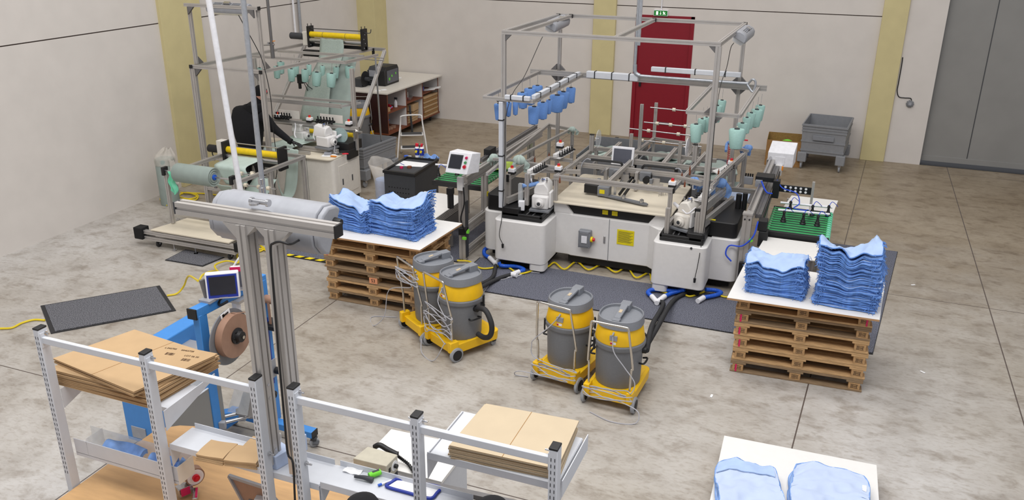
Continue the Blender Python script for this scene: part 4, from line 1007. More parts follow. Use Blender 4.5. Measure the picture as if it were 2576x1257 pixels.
B('cup', MB().lathe([(.028, 0), (.030, .05), (.022, .055), (0, .055)], Z(1708, 553, .80), n=16), 'white_plastic', t)
B('guard_wire', MB().tube([Z(1717, 528, .98), Z(1730, 537, .98), Z(1750, 522, 1.0)], .008, 8, 4), 'white_plastic', t)
B('bracket_white', MB().obox(Z(1812, 430, 1.15), (.10, .22, .012), -.4, 0, .3), 'white_metal', t)
B('coil_hose', MB().tube([V(Z(1836, 368, 1.25).x+.018*math.cos(k*1.05), Z(1836, 368, 1.25).y+.018*math.sin(k*1.05), 1.28-k*.0042) for k in range(80)], .004, 5, 2), 'red', t, 0, 'red coiled air hose')
B('red_valve', MB().obox(Z(1872, 352, 1.3), (.10, .02, .015)), 'red', t)
# loose wiring under the frames
for pts, r in (([Z(1374, 82, 2.76), Z(1362, 98, 2.68), Z(1320, 190, 2.3), Z(1290, 235, 2.12), V(FX0+.05, FY0-.06, 1.9), V(FX0+.045, FY0-.07, 1.5), V(FX0+.03, FY0-.08, 1.0), V(FX0+.03, FY0-.12, .70), V(FX0+.02, FY0-.18, .48), V(FX0+.06, FY0-.17, .36)], .0042),
               ([Z(1846, 108, 2.78), Z(1838, 122, 2.70), Z(1828, 170, 2.4), Z(1812, 218, 2.2), V(FX1+.04, FY0-.04, 2.05), V(FX1+.045, FY0-.04, 1.4), V(FX1+.03, FY0-.05, .9), V(FX1+.02, FY0-.18, .5), V(FX1, FY0-.20, .30)], .0042)):
    o = B('hanging_cable', MB().tube(pts, r, 6, 6), 'black', t); e = Vector(pts[-1]); B('cable_plug', MB().cyl(e, e-V(0, 0, .05), .016, .012), 'black', o)
# rod rack behind
z0 = .95
cs_ = [Z(1580, 398, z0), Z(1645, 348, z0), Z(1757, 364, z0), Z(1700, 425, z0)]
for a, b in zip(cs_, cs_[1:]+cs_[:1]): B('rack_rail', MB().prof(a, b, .04), 'alu', t)
for c in cs_: B('rack_leg', MB().prof((c.x, c.y, .02), (c.x, c.y, z0-.02), .04, .04, (0, 1, 0)), 'alu', t)
posts = [(cs_[0].lerp(cs_[1], .08), 1.28), (cs_[0].lerp(cs_[1], .45), 1.52), (cs_[1], 1.50), (cs_[3].lerp(cs_[2], .12), 1.28), (cs_[3].lerp(cs_[2], .6), 1.25)]
posts[1] = (Z(1608, 377, z0), 1.62)
for p, z1 in posts: B('rack_post', MB().prof((p.x, p.y, z0+.02), (p.x, p.y, z1), .045, .04, (0, 1, 0)), 'alu', t)
def rod(pa, pb, yy, rings):
    a = Yp(*pa, yy); b = Yp(*pb, yy); o = B('guide_rod', MB().cyl(a, b, .009, n=10), 'steel', t)
    for f_ in rings: p = a.lerp(b, f_); d = (b-a).normalized()*.022; B('rod_ring', MB().cyl(p-d, p+d, .026, n=16), 'table_cream', o)
rod((1583, 323), (1738, 341), 11.9, (.32, .80)); rod((1620, 307), (1790, 324), 12.3, (.2, .40, .62)); rod((1636, 270), (1770, 283), 12.5, (.45,)); rod((1608, 352), (1765, 369), 12.1, (.05, .40))
solo('work_glove', MB().tube([Z(1848, 365, 1.24), Z(1838, 358, 1.28), Z(1829, 362, 1.25), Z(1826, 380, 1.2)], lambda u: .030-.012*u, 10, 5), 'cloth_mid', 'pale blue cloth strip tied at the left end of the rail by the red coil', 'cloth strip')
def knot(c, label, mt='cloth_green', s=1.0, seed=0):
    """strips of cloth knotted round a bar"""
    r = random.Random(seed); c = Vector(c); q = thing('tied_rag', label, 'rag', c)
    m = MB()
    def blob(u, v):
        th, ph_ = u*6.283, (v-.5)*3.1416; k = .05*s*(1+.22*math.sin(5*th+seed)*math.cos(ph_))
        return c+V(k*math.cos(ph_)*math.cos(th)*1.3, k*math.cos(ph_)*math.sin(th), k*math.sin(ph_)*1.1)
    m.grid(blob, 16, 10); B('knot', m, mt, q)
    for k in range(3):
        a = r.uniform(0, 6.28); w_ = r.uniform(.018, .03)*s; L = r.uniform(.10, .17)*s; dx = math.cos(a)*.05*s; dy = math.sin(a)*.03*s
        o = MB().sheet(lambda u, v: c+V(dx*(1+1.1*math.sin(v*2.5))+(u-.5)*w_*2, dy+.012*math.sin(7*v+u*3), .01-L*v+.015*math.sin(3*v)), 3, 8, .006)
        B('tail', o, mt, q)
knot(Z(1243, 397, 1.15), 'pale green rag tied on the left gantry beam, left of the white duct', 'cloth_green', 1.0, 1)
knot(Z(1306, 402, 1.30), 'pale green rag tied on the beam end right of the white duct', 'cloth_green', 1.1, 2)
knot(Z(1440, 325, 1.32), 'pale green rag tied at the far end of the upper beam', 'cloth_green', .7, 3)
knot(Z(1747, 455, 1.15), 'blue rag tied on the right rail beside the front right post', 'cloth_mid', .9, 4)
knot(Z(1813, 460, 1.12), 'larger blue rag knotted on the right rail', 'cloth_mid', 1.1, 5)
knot(Z(1882, 372, 1.24), 'blue rag hanging over the far right rail corner', 'cloth_mid', .8, 6)
lf = lampfix('frame_lamp', Z(1400, 64, 2.79), math.radians(95), .72, 'grey lamp fixed under the top left corner of the tall frame', .5)
lf = lampfix('frame_lamp', Z(1868, 92, 2.79), math.radians(89), .66, 'grey lamp fixed under the top right corner of the tall frame', .5)
# ---------------------------------------------------------------- yarn cones
def make_cone(yarn):
    q = thing('yarn_cone', '', 'yarn cone', local=True)
    B('yarn', MB().lathe([(.016, -.168), (.040, -.170), (.045, -.160), (.057, -.016), (.050, -.003), (.016, -.006)], n=28), yarn, q)
    B('core_tube', MB().lathe([(.014, -.178), (.019, -.178), (.019, .004), (.014, .004)], n=14), 'dark_grey', q)
    B('hang_wire', MB().cyl((0, 0, 0), (0, 0, .12), .0022, n=6), 'steel', q)
    B('hook_ball', MB().lathe([(0, .008), (.006, .012), (.006, .018), (0, .022)], n=10), 'beige', q)
    return q
CB = make_cone('yarn_blue'); CG = make_cone('yarn_green'); uc = {'b': False, 'g': False}
def cone(kind, cxy, zt_, wpx, label, grp, tilt=None):
    p = Z(*cxy, zt_); dist = (p-V(0, 0, CAM_H)).dot(FW); r = wpx/2*dist/FPX
    o = place(CB if kind == 'b' else CG, p, rnd.uniform(0, 6), label, uc[kind], grp); uc[kind] = True
    s_ = r/.053; o.scale = (s_, s_, min(1.25, max(1.0, 1.12*s_**.35)))
    o.rotation_euler = (math.radians(-4) if tilt is None else tilt, rnd.uniform(-.08, .08), 0); return o
def pc(x, y): return (1200+x*.3342, y*.3342)
bl = [(165, 778, 72, 'frontmost of the row at the far left'), (197, 758, 50, 'second in the left row, close behind the first'), (240, 768, 42, 'slim one beside the white duct'), (290, 757, 42, 'slim one just right of the white duct'),
      (342, 693, 75, 'third from the duct, in the rear left row'), (400, 662, 86, 'middle of the rear left row'), (455, 642, 76, 'last of the rear left row'), (430, 800, 86, 'lowest and nearest of the right row'),
      (495, 768, 78, 'second of the right row'), (545, 750, 46, 'slim one in the middle of the right row'), (605, 714, 106, 'widest of all, in the right row'), (650, 688, 92, 'behind the widest cone'), (707, 657, 68, 'last and highest of the right row')]
for x, y, w_, lb in bl: cone('b', pc(x, y), RZ-.10, w_*.3342, 'blue yarn cone under the left bars, '+lb, 'blue yarn cones')
gl = [(1650, 932, 86, 'nearest on the left bar'), (1695, 892, 58, 'second on the left bar'), (1728, 880, 48, 'third on the left bar, half hidden'), (1808, 792, 78, 'fourth, just behind the frame post'), (1845, 752, 62, 'last on the left bar'),
      (1958, 968, 112, 'big nearest one on the right bar'), (1998, 924, 76, 'second on the right bar'), (2033, 882, 62, 'third on the right bar'), (2066, 847, 66, 'fourth on the right bar'), (2108, 822, 84, 'fifth on the right bar'), (2135, 790, 66, 'last on the right bar')]
for x, y, w_, lb in gl: cone('g', pc(x, y), RZ-.12, w_*.3342, 'pale green yarn cone, right of the tall frame, '+lb, 'pale green yarn cones on the tall frame')
# ---------------------------------------------------------------- left stacker
t = thing('transfer_unit', 'left transfer unit of the big machine: gantry beam, control box and green belts', 'machine', (-4.4, 9.8, 0))
gx = -4.26
B('gantry_post', MB().prof((gx, 9.17, .02), (gx, 9.17, 1.02), .09, .09, (0, 1, 0)), 'alu', t)
B('gantry_post', MB().prof((gx, 9.85, .35), (gx, 9.85, .98), .08, .06, (0, 1, 0)), 'alu', t)
B('gantry_post', MB().prof((gx, 11.6, .02), (gx, 11.6, .98), .09, .09, (0, 1, 0)), 'alu', t)
B('gantry_beam', MB().prof((gx, 9.22, 1.04), (gx, 12.0, 1.04), .08, .12), 'alu', t)
B('gantry_beam', MB().prof((gx-.07, 9.9, 1.12), (gx-.07, 12.0, 1.12), .05, .05), 'alu_dark', t)
B('lower_beam', MB().prof((gx, 9.22, .40), (gx, 11.6, .40), .06, .12), 'alu', t); B('lower_beam', MB().prof((gx, 9.22, .10), (gx, 11.6, .10), .06, .06), 'alu', t)
B('rack_strip', MB().box(gx+.05, gx+.055, 9.12, 9.20, .05, .8), 'dark_grey', t)
B('carriage', MB().box(gx-.12, gx-.02, 10.1, 10.3, 1.08, 1.22), 'black', t, .005)
B('gripper_motor', MB().cyl((gx-.12, 9.06, .72), (gx-.12, 9.06, .90), .04).box(gx-.155, gx-.085, 9.02, 9.10, .90, .98), 'black', t)
B('valve_cluster', MB().obox((gx+.02, 9.10, .42), (.09, .08, .09), .2), 'black', t, .004)
B('cable_bundle', MB().tube([(gx+.05, 9.08, 1.0), (gx+.07, 9.05, .8), (gx+.03, 9.03, .6), (gx+.08, 9.05, .45), (gx+.12, 9.05, .5)], .01, 8, 5), 'black', t)
B('green_fitting', MB().obox((gx+.11, 9.06, .44), (.03, .03, .05)).obox((gx+.06, 9.06, .34), (.05, .03, .03)), 'bright_green', t)
B('yellow_mark', MB().box(gx+.035, gx+.045, 9.83, 9.88, .66, .72), 'label_yellow', t)
B('control_post', MB().box(gx-.04, gx+.04, 9.08, 9.12, .95, 1.12), 'white_metal', t, .004)
c = Yp(1158, 408, 9.0)
cb = B('control_box', MB().add([(c.x-.165, c.y-.09, c.z-.12), (c.x+.125, c.y-.09, c.z-.12), (c.x+.20, c.y+.10, c.z-.13), (c.x-.12, c.y+.10, c.z-.12), (c.x-.13, c.y-.02, c.z+.13), (c.x+.165, c.y-.02, c.z+.13), (c.x+.22, c.y+.12, c.z+.11), (c.x-.09, c.y+.12, c.z+.13)], [(3,2,1,0),(4,5,6,7),(0,1,5,4),(1,2,6,5),(2,3,7,6),(3,0,4,7)]), 'white_plastic', t, .006)
def onface(u, v, off=.004):   # front face of the control box
    a = V(c.x-.165, c.y-.09, c.z-.12).lerp(V(c.x+.125, c.y-.09, c.z-.12), u); b = V(c.x-.13, c.y-.02, c.z+.13).lerp(V(c.x+.165, c.y-.02, c.z+.13), u)
    return a.lerp(b, v)+V(0, -off, .002)
B('screen_bezel', MB().plate([onface(.09, .22), onface(.66, .22), onface(.66, .88), onface(.09, .88)], -.004), 'dark_grey', cb)
B('screen_glass', MB().plate([onface(.13, .27, .008), onface(.62, .27, .008), onface(.62, .83, .008), onface(.13, .83, .008)], -.003), 'screen', cb)
for v_, mt in ((.78, 'magenta'), (.56, 'green_button'), (.36, 'red')): B('push_button', MB().cyl(onface(.82, v_, 0), onface(.82, v_, .025), .02 if mt == 'red' else .015), mt, cb)
# white side table in front of the belts
a, b = Z(1085, 482, .62), Z(1160, 492, .62)
tb = MB().box(-5.15, -4.52, 8.85, 9.85, .60, .615); B('side_table_top', tb, 'board_white', t, .003)
m = MB()
for k in range(4): m.box(-5.15, -4.52, 8.86, 9.84, .575-k*.022, .590-k*.022)
B('stacked_trays', m, 'alu', t)
B('tray_stand', MB().box(-4.6, -4.52, 8.9, 9.8, .3, .5), 'alu_dark', t)
for x in (-5.1, -4.6): B('table_leg', MB().prof((x, 9.5, .02), (x, 9.5, .5), .045, .045, (0, 1, 0)), 'alu', t)
def belts(t, x0, x1, y0, y1, z, n, roll=True):
    B('belt_side', MB().box(x0-.02, x1+.02, y0-.035, y0-.01, z-.07, z+.0), 'black', t, .003); B('belt_side', MB().box(x0-.02, x1+.02, y1+.01, y1+.035, z-.07, z), 'black', t, .003)
    B('belt_bed', MB().box(x0+.02, x1-.05, y0, y1, z-.05, z-.03), 'dark_grey', t)
    for k in range(n):
        y = y0+(k+.5)*(y1-y0)/n; w_ = (y1-y0)/n*.62
        m = MB(); n_ = 8; r_ = .024; pts = []
        for j in range(n_+1): a_ = math.pi*j/n_; pts.append((x1+r_*math.sin(a_), z-r_+r_*math.cos(a_)))
        for j in range(n_+1): a_ = math.pi*j/n_; pts.append((x0-r_*math.sin(a_), z-r_-r_*math.cos(a_)))
        N_ = len(pts); vs = [(px, y-w_/2, pz) for px, pz in pts]+[(px, y+w_/2, pz) for px, pz in pts]
        m.add(vs, [(i, N_+i, N_+(i+1) % N_, (i+1) % N_) for i in range(N_)]); B('belt', m, 'belt_green', t)
    B('belt_roller', MB().cyl((x1, y0-.01, z-.024), (x1, y1+.01, z-.024), .021), 'alu', t); B('belt_roller', MB().cyl((x0, y0-.01, z-.024), (x0, y1+.01, z-.024), .021), 'alu', t)
belts(t, -5.05, -4.35, 9.95, 10.95, .76, 12)
B('belt_stand', MB().prof((-4.6, 10.0, .02), (-4.6, 10.0, .69), .05, .05, (0, 1, 0)).prof((-4.95, 10.8, .02), (-4.95, 10.8, .69), .05, .05, (0, 1, 0)), 'alu', t)
m = MB()
def sucker(t, p, top):
    o = B('suction_cup', MB().lathe([(.034, 0), (.036, .006), (.026, .02), (.030, .03), (.018, .055), (.012, .10), (.020, .105), (.012, .13), (0, .13)], p, n=16), 'black', t)
    B('vacuum_tube', MB().tube([Vector(p)+V(0, 0, .12), Vector(p)+V(.03, .02, .17), Vector(p)+V(.08, .05, .13), Vector(p)+V(.10, .08, .10)], .004, 6, 5), 'tube_blue', o)
for x, y in ((-5.0, 9.98), (-4.8, 10.15)): sucker(t, (x, y, .80), 1)
B('gripper_bar', MB().cyl((-5.1, 10.1, .93), (-4.4, 10.2, .93), .013), 'white_plastic', t)
rr = MB().sheet(lambda u, v: V(-4.72+.42*u+.03*math.sin(4*v), 10.62+.5*v, .80+.012*math.sin(9*u+5*v)+.01*math.sin(13*v)), 14, 12, .012)
solo('lime_cloth', rr, 'rag_lime', 'lime green cloth lying on the left green belts', 'cloth')
# ---------------------------------------------------------------- right stacker
t = thing('transfer_unit', 'right transfer unit of the big machine: gantry, suction gripper and green belts', 'machine', (-.4, 10, 0))
gx = -.84
B('gantry_post', MB().prof((gx, 9.45, .02), (gx, 9.45, .98), .10, .08, (0, 1, 0)), 'alu', t); B('post_cap', MB().box(gx-.055, gx+.055, 9.40, 9.50, .98, 1.0), 'alu', t)
B('cap_screws', MB().cyl((gx-.025, 9.399, .93), (gx-.025, 9.408, .93), .009).cyl((gx+.025, 9.399, .93), (gx+.025, 9.408, .93), .009), 'black', t)
B('gantry_post', MB().prof((gx, 11.9, .02), (gx, 11.9, 1.0), .10, .08, (0, 1, 0)), 'alu', t)
B('gantry_beam', MB().prof((gx+.02, 9.5, .97), (gx+.02, 12.1, .97), .08, .09), 'alu', t)
B('drive_rail', MB().prof((gx+.10, 9.6, .92), (gx+.10, 12.0, .92), .07, .05), 'alu_dark', t)
B('guide_shaft', MB().cyl((gx-.0, 9.5, 1.04), (gx-.0, 12.1, 1.04), .014), 'steel', t)
B('drive_belt', MB().box(gx+.145, gx+.16, 9.6, 11.7, .84, .90), 'black', t)
B('servo_motor', MB().box(gx+.14, gx+.24, 9.42, 9.56, .62, .80).box(gx+.12, gx+.22, 9.44, 9.58, .80, .92), 'black', t, .004)
B('orange_end', MB().box(gx+.17, gx+.19, 11.68, 11.72, .92, .97), 'orange', t)
ca = B('carriage', MB().box(gx-.06, gx+.16, 10.55, 10.75, 1.06, 1.12), 'black', t, .004); B('bearing_block', MB().box(gx-.05, gx+.03, 10.50, 10.55, 1.0, 1.08), 'lamp_plastic', ca)
B('gripper_plate', MB().box(gx+.16, gx+.24, 10.5, 10.62, .88, 1.10).box(gx+.24, gx+.62, 10.54, 10.56, .96, 1.05), 'black', t, .003)
for k in range(5):
    for j in range(2): B('plate_hole', MB().cyl((gx+.31+k*.06, 10.539, .985+j*.042), (gx+.31+k*.06, 10.543, .985+j*.042), .015), 'paper', t)
B('drop_arm', MB().prof((gx+.63, 10.5, .82), (gx+.63, 10.5, 1.14), .03, .05, (0, 1, 0)), 'alu', t)
B('gripper_bar', MB().cyl((gx+.28, 10.12, .86), (gx+.86, 10.18, .86), .014), 'white_plastic', t); B('gripper_bar', MB().cyl((gx+.28, 10.42, .86), (gx+.88, 10.46, .86), .014), 'white_plastic', t)
B('gripper_link', MB().bar((gx+.63, 10.12, .84), (gx+.63, 10.5, .84), .02, .02), 'alu', t)
for x, y in ((gx+.36, 10.0), (gx+.58, 10.0), (gx+.74, 10.0), (gx+.40, 10.42), (gx+.66, 10.36), (gx+.84, 10.42)): sucker(t, (x, y, .765), 1)
B('air_line', MB().tube([(gx+.2, 10.55, 1.1), (gx+.28, 10.5, 1.02), (gx+.45, 10.48, .98), (gx+.5, 10.4, .88), (gx+.45, 10.25, .86), (gx+.6, 10.15, .88)], .007, 6, 5), 'tube_blue', t)
B('air_line', MB().tube([(gx+.02, 10.5, 1.08), (gx+.1, 10.4, .98), (gx+.17, 10.42, .96)], .010, 6, 5), 'tube_blue', t)
B('air_line', MB().tube([(gx+.12, 9.42, .92), (gx+.09, 9.38, .75), (gx-.02, 9.37, .62), (gx-.16, 9.38, .60), (gx-.19, 9.36, .5), (gx-.12, 9.36, .42)], .009, 8, 5), 'tube_blue', t)
B('green_fitting', MB().obox((gx+.07, 9.38, .70), (.04, .02, .03), 0, 0, .8), 'bright_green', t)
B('drag_chain', MB().box(gx-.03, gx+.03, 9.35, 9.4, .02, .42), 'black', t)
belts(t, -.62, .03, 9.63, 10.55, .76, 11)
m = MB()
for k in range(12): m.cyl((.032, 9.64+k*.08, .736), (.032, 9.675+k*.08, .736), .030)
B('roller_sleeve', m, 'mint', t)
a = [Z(1925, 588, .70), Z(2066, 598, .70), Z(2050, 655, .70), Z(1898, 640, .70)]
B('side_table', MB().prism([(a[3].x, a[3].y), (a[2].x, a[2].y), (-.03, 9.56), (-.63, 9.56)], .69, .702), 'board_white', t, .002)
B('side_table', MB().prism([(-.55, 10.62), (.05, 10.62), (.10, 11.3), (-.48, 11.3)], .69, .702), 'board_white', t, .002)
for x, y in ((-.10, 9.5), (-.55, 9.3), (-.05, 10.5), (-.5, 11.2), (.0, 11.2)): B('stand_leg', MB().prof((x, y, .02), (x, y, .685), .05, .05, (0, 1, 0)), 'alu', t)
B('stand_panel', MB().box(-.5, -.13, 9.44, 9.46, .08, .68), 'white_metal', t)
B('infeed_tray', MB().box(-1.3, -.9, 10.35, 10.75, .82, .83), 'alu_dark', t); B('infeed_cloth', MB().box(-1.2, -.95, 10.38, 10.7, .831, .84), 'cloth_pale2', t)
B('infeed_beam', MB().prof((-1.7, 10.85, .82), (-.85, 10.85, .82), .05, .08), 'alu', t)
B('valve_island', MB().obox((-1.02, 11.0, .93), (.11, .07, .10)), 'lamp_plastic', t, .004)
for k in range(4): B('valve_knob', MB().cyl((-1.06+k*.028, 11.0, .98), (-1.06+k*.028, 11.0, 1.02), .010), 'black', t)
B('spring_stack', MB().lathe([(.035, .84), (.035, 1.02)], (-1.02, 10.05, 0), n=14).lathe([(.03, .84), (.03, 1.04)], (-.95, 10.05, 0), n=14), 'black', t)
c = Yp(1965, 392, 11.95)
wb_ = B('control_box', MB().add([(c.x-.17, 11.86, c.z-.13), (c.x+.17, 11.86, c.z-.13), (c.x+.19, 12.12, c.z-.11), (c.x-.15, 12.12, c.z-.11), (c.x-.17, 11.86, c.z+.06), (c.x+.17, 11.86, c.z+.06), (c.x+.19, 12.1, c.z+.17), (c.x-.15, 12.1, c.z+.17)], [(3,2,1,0),(4,5,6,7),(0,1,5,4),(1,2,6,5),(2,3,7,6),(3,0,4,7)]), 'white_plastic', t, .005)
B('back_plate', MB().box(c.x-.07, c.x+.06, 11.852, 11.859, c.z-.10, c.z+.01), 'white_plastic', wb_, .002)
B('box_bracket', MB().box(c.x-.05, c.x+.04, 11.8, 11.86, c.z-.24, c.z-.10), 'white_metal', t)
# ---------------------------------------------------------------- grey trays of pale green cloths behind the machine
def tray(x0, x1, y0, y1, z, label, lab2, seed):
    q = thing('cloth_tray', label, 'tray', ((x0+x1)/2, (y0+y1)/2, 0)); th = .02
    z += .12; m = MB().box(x0, x1, y0, y0+th, .3, z-.04).box(x0, x1, y1-th, y1, .3, z+.05).box(x0, x0+th, y0, y1, .3, z).box(x1-th, x1, y0, y1, .3, z).box(x0, x1, y0, y1, .28, .30)
    B('tray_wall', m, 'mid_grey', q)
    for x in (x0+.03, x1-.03):
        for y in (y0+.03, y1-.03): B('leg', MB().prof((x, y, .0), (x, y, .279), .04, .04, (0, 1, 0)), 'alu', q)
    r = random.Random(seed); n = 7
    for k in range(n):
        cx = (x0+x1)/2+r.uniform(-.1, .1); cy = (y0+y1)/2+r.uniform(-.15, .1); w_ = r.uniform(.22, .30); zz = .40+k*.052; a_ = r.uniform(-.5, .5); pk = r.uniform(0, 6)
        fn = lambda u, v: rot2((cx, cy, zz), (u-.5)*2*w_, (v-.5)*1.5*w_, .022*math.sin(9*u+pk)+.02*math.sin(8*v+2*pk)+.03*(1-(2*u-1)**2), a_)
        solo('green_cloth', MB().sheet(fn, 14, 10, .018), 'cloth_green' if k % 2 else 'cloth_green2', lab2, 'cloth', 'pale green cloths in the trays')
tray(-3.72, -2.85, 12.15, 13.25, .58, 'grey tray of pale green cloths behind the machine, left of the screen', 'pale green cloth heaped in the tray left of the screen', 1)
tray(-2.78, -1.98, 12.1, 13.1, .58, 'grey tray of pale green cloths behind the machine, right of the screen', 'pale green cloth heaped in the tray right of the screen', 2)
tray(-1.90, -1.35, 11.7, 12.6, .58, 'smaller grey tray of pale green cloths by the right rear post', 'pale green cloth heaped in the tray by the right rear post', 3)
# ================================================================ left hemming machine
def solid(o, th):
    s_ = o.modifiers.new('thickness', 'SOLIDIFY'); s_.thickness = th; s_.offset = 0; return o
def strip(name, rows, mt, parent, th=.004, n=5, nu=8, ripple=.004, label=None):
    """cloth strip through rows of (left,right) points"""
    Lp = spline([r[0] for r in rows], n); Rp = spline([r[1] for r in rows], n); K = len(Lp)-1
    def fn(u, v):
        k = min(K, int(round(v*K))); p = Lp[k].lerp(Rp[k], u); return p+V(0, ripple*math.sin(11*u+v*5), ripple*math.sin(17*u+9*v))
    o = build(name, MB().grid(fn, nu, K), mt, parent, 0, label); return solid(o, th)
t = thing('hemming_machine', 'left hemming machine with a tall slotted frame, top yellow roller and pale green fabric', 'machine', (-7.8, 10.6, 0))
def lp(p, q, w=.045, h=None, nm='frame_bar'): return B(nm, MB().prof(p, q, w, h), 'alu', t)
def lpost(x, y, z0, z1, w=.05, h=.05): return B('frame_post', MB().prof((x, y, z0), (x, y, z1), w, h, (0, 1, 0)), 'alu', t)
X0, X1, YF = -8.87, -7.67, 9.87
lpost(X0, YF, .0, 2.03, .09, .05); lpost(X1, YF, .0, 2.03, .07, .05)
lp((X0-.03, YF, 2.05), (X1+.03, YF, 2.05), .05)
for x in (X0-.01, X1+.01): B('end_plug', MB().obox((x, YF-.03, 2.05), (.05, .014, .05)), 'black', t)
lpost(X0+.02, YF+.06, 2.08, 2.89, .05, .04); lpost(X1+.0, YF+.06, 2.08, 2.89, .045, .04)
lp((X0-.03, YF+.03, 2.91), (X1+.03, YF+.03, 2.91)); B('end_plug', MB().obox((X1+.045, YF+.03, 2.91), (.012, .05, .05)), 'black', t)
def gus(p, dx, dz, s=.11, ax=0):
    p = Vector(p); e = V(dx, 0, 0) if ax == 0 else V(0, dx, 0); th = V(0, .016, 0) if ax == 0 else V(.016, 0, 0); a, b, c_ = p, p+e*s, p+V(0, 0, dz)*s
    B('corner_bracket', MB().add([a-th, b-th, c_-th, a+th, b+th, c_+th], [(0,1,2),(5,4,3),(0,3,4,1),(1,4,5,2),(2,5,3,0)]), 'alu_dark', t)
gus((X0+.045, YF, 2.89), 1, -1); gus((X1-.025, YF, 2.89), -1, -1); gus((X0+.05, YF, 2.025), 1, -1); gus((X1-.04, YF, 2.025), -1, -1)
gus((X0+.02, YF+.08, 2.08), 1, 1, .12, 1); gus((X1, YF+.08, 2.08), 1, 1, .12, 1)
YR = 12.45; XB0, XB1 = -8.72, -7.38
lp((X0, YF+.03, 2.05), (XB0, YR, 2.05)); lp((X1, YF+.03, 2.05), (XB1, YR, 2.05))
lp((XB0-.02, YR, 2.05), (XB1+.22, YR, 2.05), .05); B('end_plug', MB().obox((XB1+.02, YR-.03, 1.99), (.035, .03, .15)), 'black', t)
lp((-8.72, 11.0, 2.05), (-7.02, 11.05, 2.05), .04); lp((-8.66, 11.62, 2.05), (-7.10, 11.68, 2.05), .04); lp((-7.05, 11.03, 2.05), (-6.98, 11.9, 2.05), .04)
# leaning struts and right posts
a = Z(897, 372, .85); lpost(a.x, a.y, .82, 2.03, .055, .05)
b = Z(902, 322, 1.1)
lp((XB1+.22, YR, 2.03), (b.x, b.y, 1.1), .05, nm='frame_strut'); lp((-8.68, YR-.05, 2.03), (-8.35, 10.95, 1.15), .05, nm='frame_strut')
B('guide_pole', MB().cyl((-7.05, 11.95, 2.03), (-6.98, 11.9, .1), .014), 'steel', t)
lpost(-8.62, 10.95, .02, 2.03, .05, .05)
# lower rails
lp((-8.28, 10.86, 1.50), (-6.80, 10.86, 1.50), .035); lp((-8.35, 10.7, 1.46), (-6.95, 10.72, 1.46), .03, .06); lp((-6.95, 10.7, 1.46), (-6.72, 10.9, 1.5), .03)
lp((-8.45, 10.62, 1.18), (-6.60, 10.60, 1.18), .035, .045); lp((-8.4, 10.75, 1.10), (-6.62, 10.72, 1.10), .025); lp((-6.62, 10.58, 1.16), (a.x, a.y, 1.0), .04)
for px, py in ((700, 292), (778, 287), (877, 302)):
    c = Yp(px, py, 10.60); o = estop(t, (c.x, 10.60, 1.205), 1.0)
def tbar2(xa, xb, z):
    o = B('tension_plate', MB().box(xa+.02, xb+.10, 10.66, 10.67, z-.03, z+.09), 'cream_metal', t)
    B('tension_rail', MB().bar((xa, 10.60, z), (xb, 10.60, z), .03, .03), 'black', o)
    for k in range(6):
        x = xa+(k+.5)*(xb-xa)/6; m = MB().cyl((x, 10.59, z), (x, 10.53, z-.01), .017, .013, 12).cyl((x, 10.60, z), (x, 10.59, z+.065), .008, .011, 8).cyl((x, 10.56, z-.03), (x, 10.56, z+.03), .012, .012, 10)
        B('thread_tensioner', m, 'black', o)
tbar2(Yp(693, 290, 10.6).x, Yp(733, 295, 10.6).x, 1.245); tbar2(Yp(797, 300, 10.6).x, Yp(842, 305, 10.6).x, 1.245)
for px in (743, 790, 823): x = Yp(px, 310, 10.6).x; B('air_tube', MB().tube([(x, 10.6, 1.17), (x+.01, 10.58, 1.10), (x+.04, 10.5, 1.02), (x+.10, 10.45, .98)], .009, 6, 5), 'white_plastic', t)
# white cabinet and cream worktop
CX0, CX1, CY0, CY1 = -7.60, -6.76, 10.10, 10.86
B('cabinet_body', MB().prism(rpoly(CX0-.9, CX1, CY0+.02, CY1, .05), .12, .80), 'cream_metal', t, .006)
B('worktop', MB().prism(rpoly(CX0-.95, CX1+.0, CY0-.03, CY1, .10), .801, .822), 'table_cream', t, .003)
B('base_skirt', MB().box(CX0-.8, CX1-.03, CY0+.08, CY1-.04, .0, .119), 'black', t)
B('side_door', MB().box(CX1+.0005, CX1+.006, CY0+.14, CY1-.10, .22, .68), 'cream_metal', t, .002)
for y in (CY0+.22, CY0+.48): B('door_latch', MB().box(CX1+.006, CX1+.012, y, y+.022, .38, .47), 'dark_grey', t)
B('corner_guard', MB().box(CX1-.20, CX1+.03, CY1-.36, CY1+.02, .823, .96).prism([(CX1-.10, CY1-.42), (CX1+.035, CY1-.36), (CX1+.035, CY1-.10), (CX1-.02, CY1-.10)], .72, .86), 'black', t, .004)
B('drawn_seam', MB().box(-7.22, -7.216, CY0+.016, CY0+.0195, .14, .80), 'mid_grey', t)
lp((-8.5, 10.36, .86), (-6.85, 10.40, .86), .05, .06, 'table_rail'); lp((-8.5, 10.18, .85), (-7.2, 10.20, .85), .03, .04, 'table_rail')
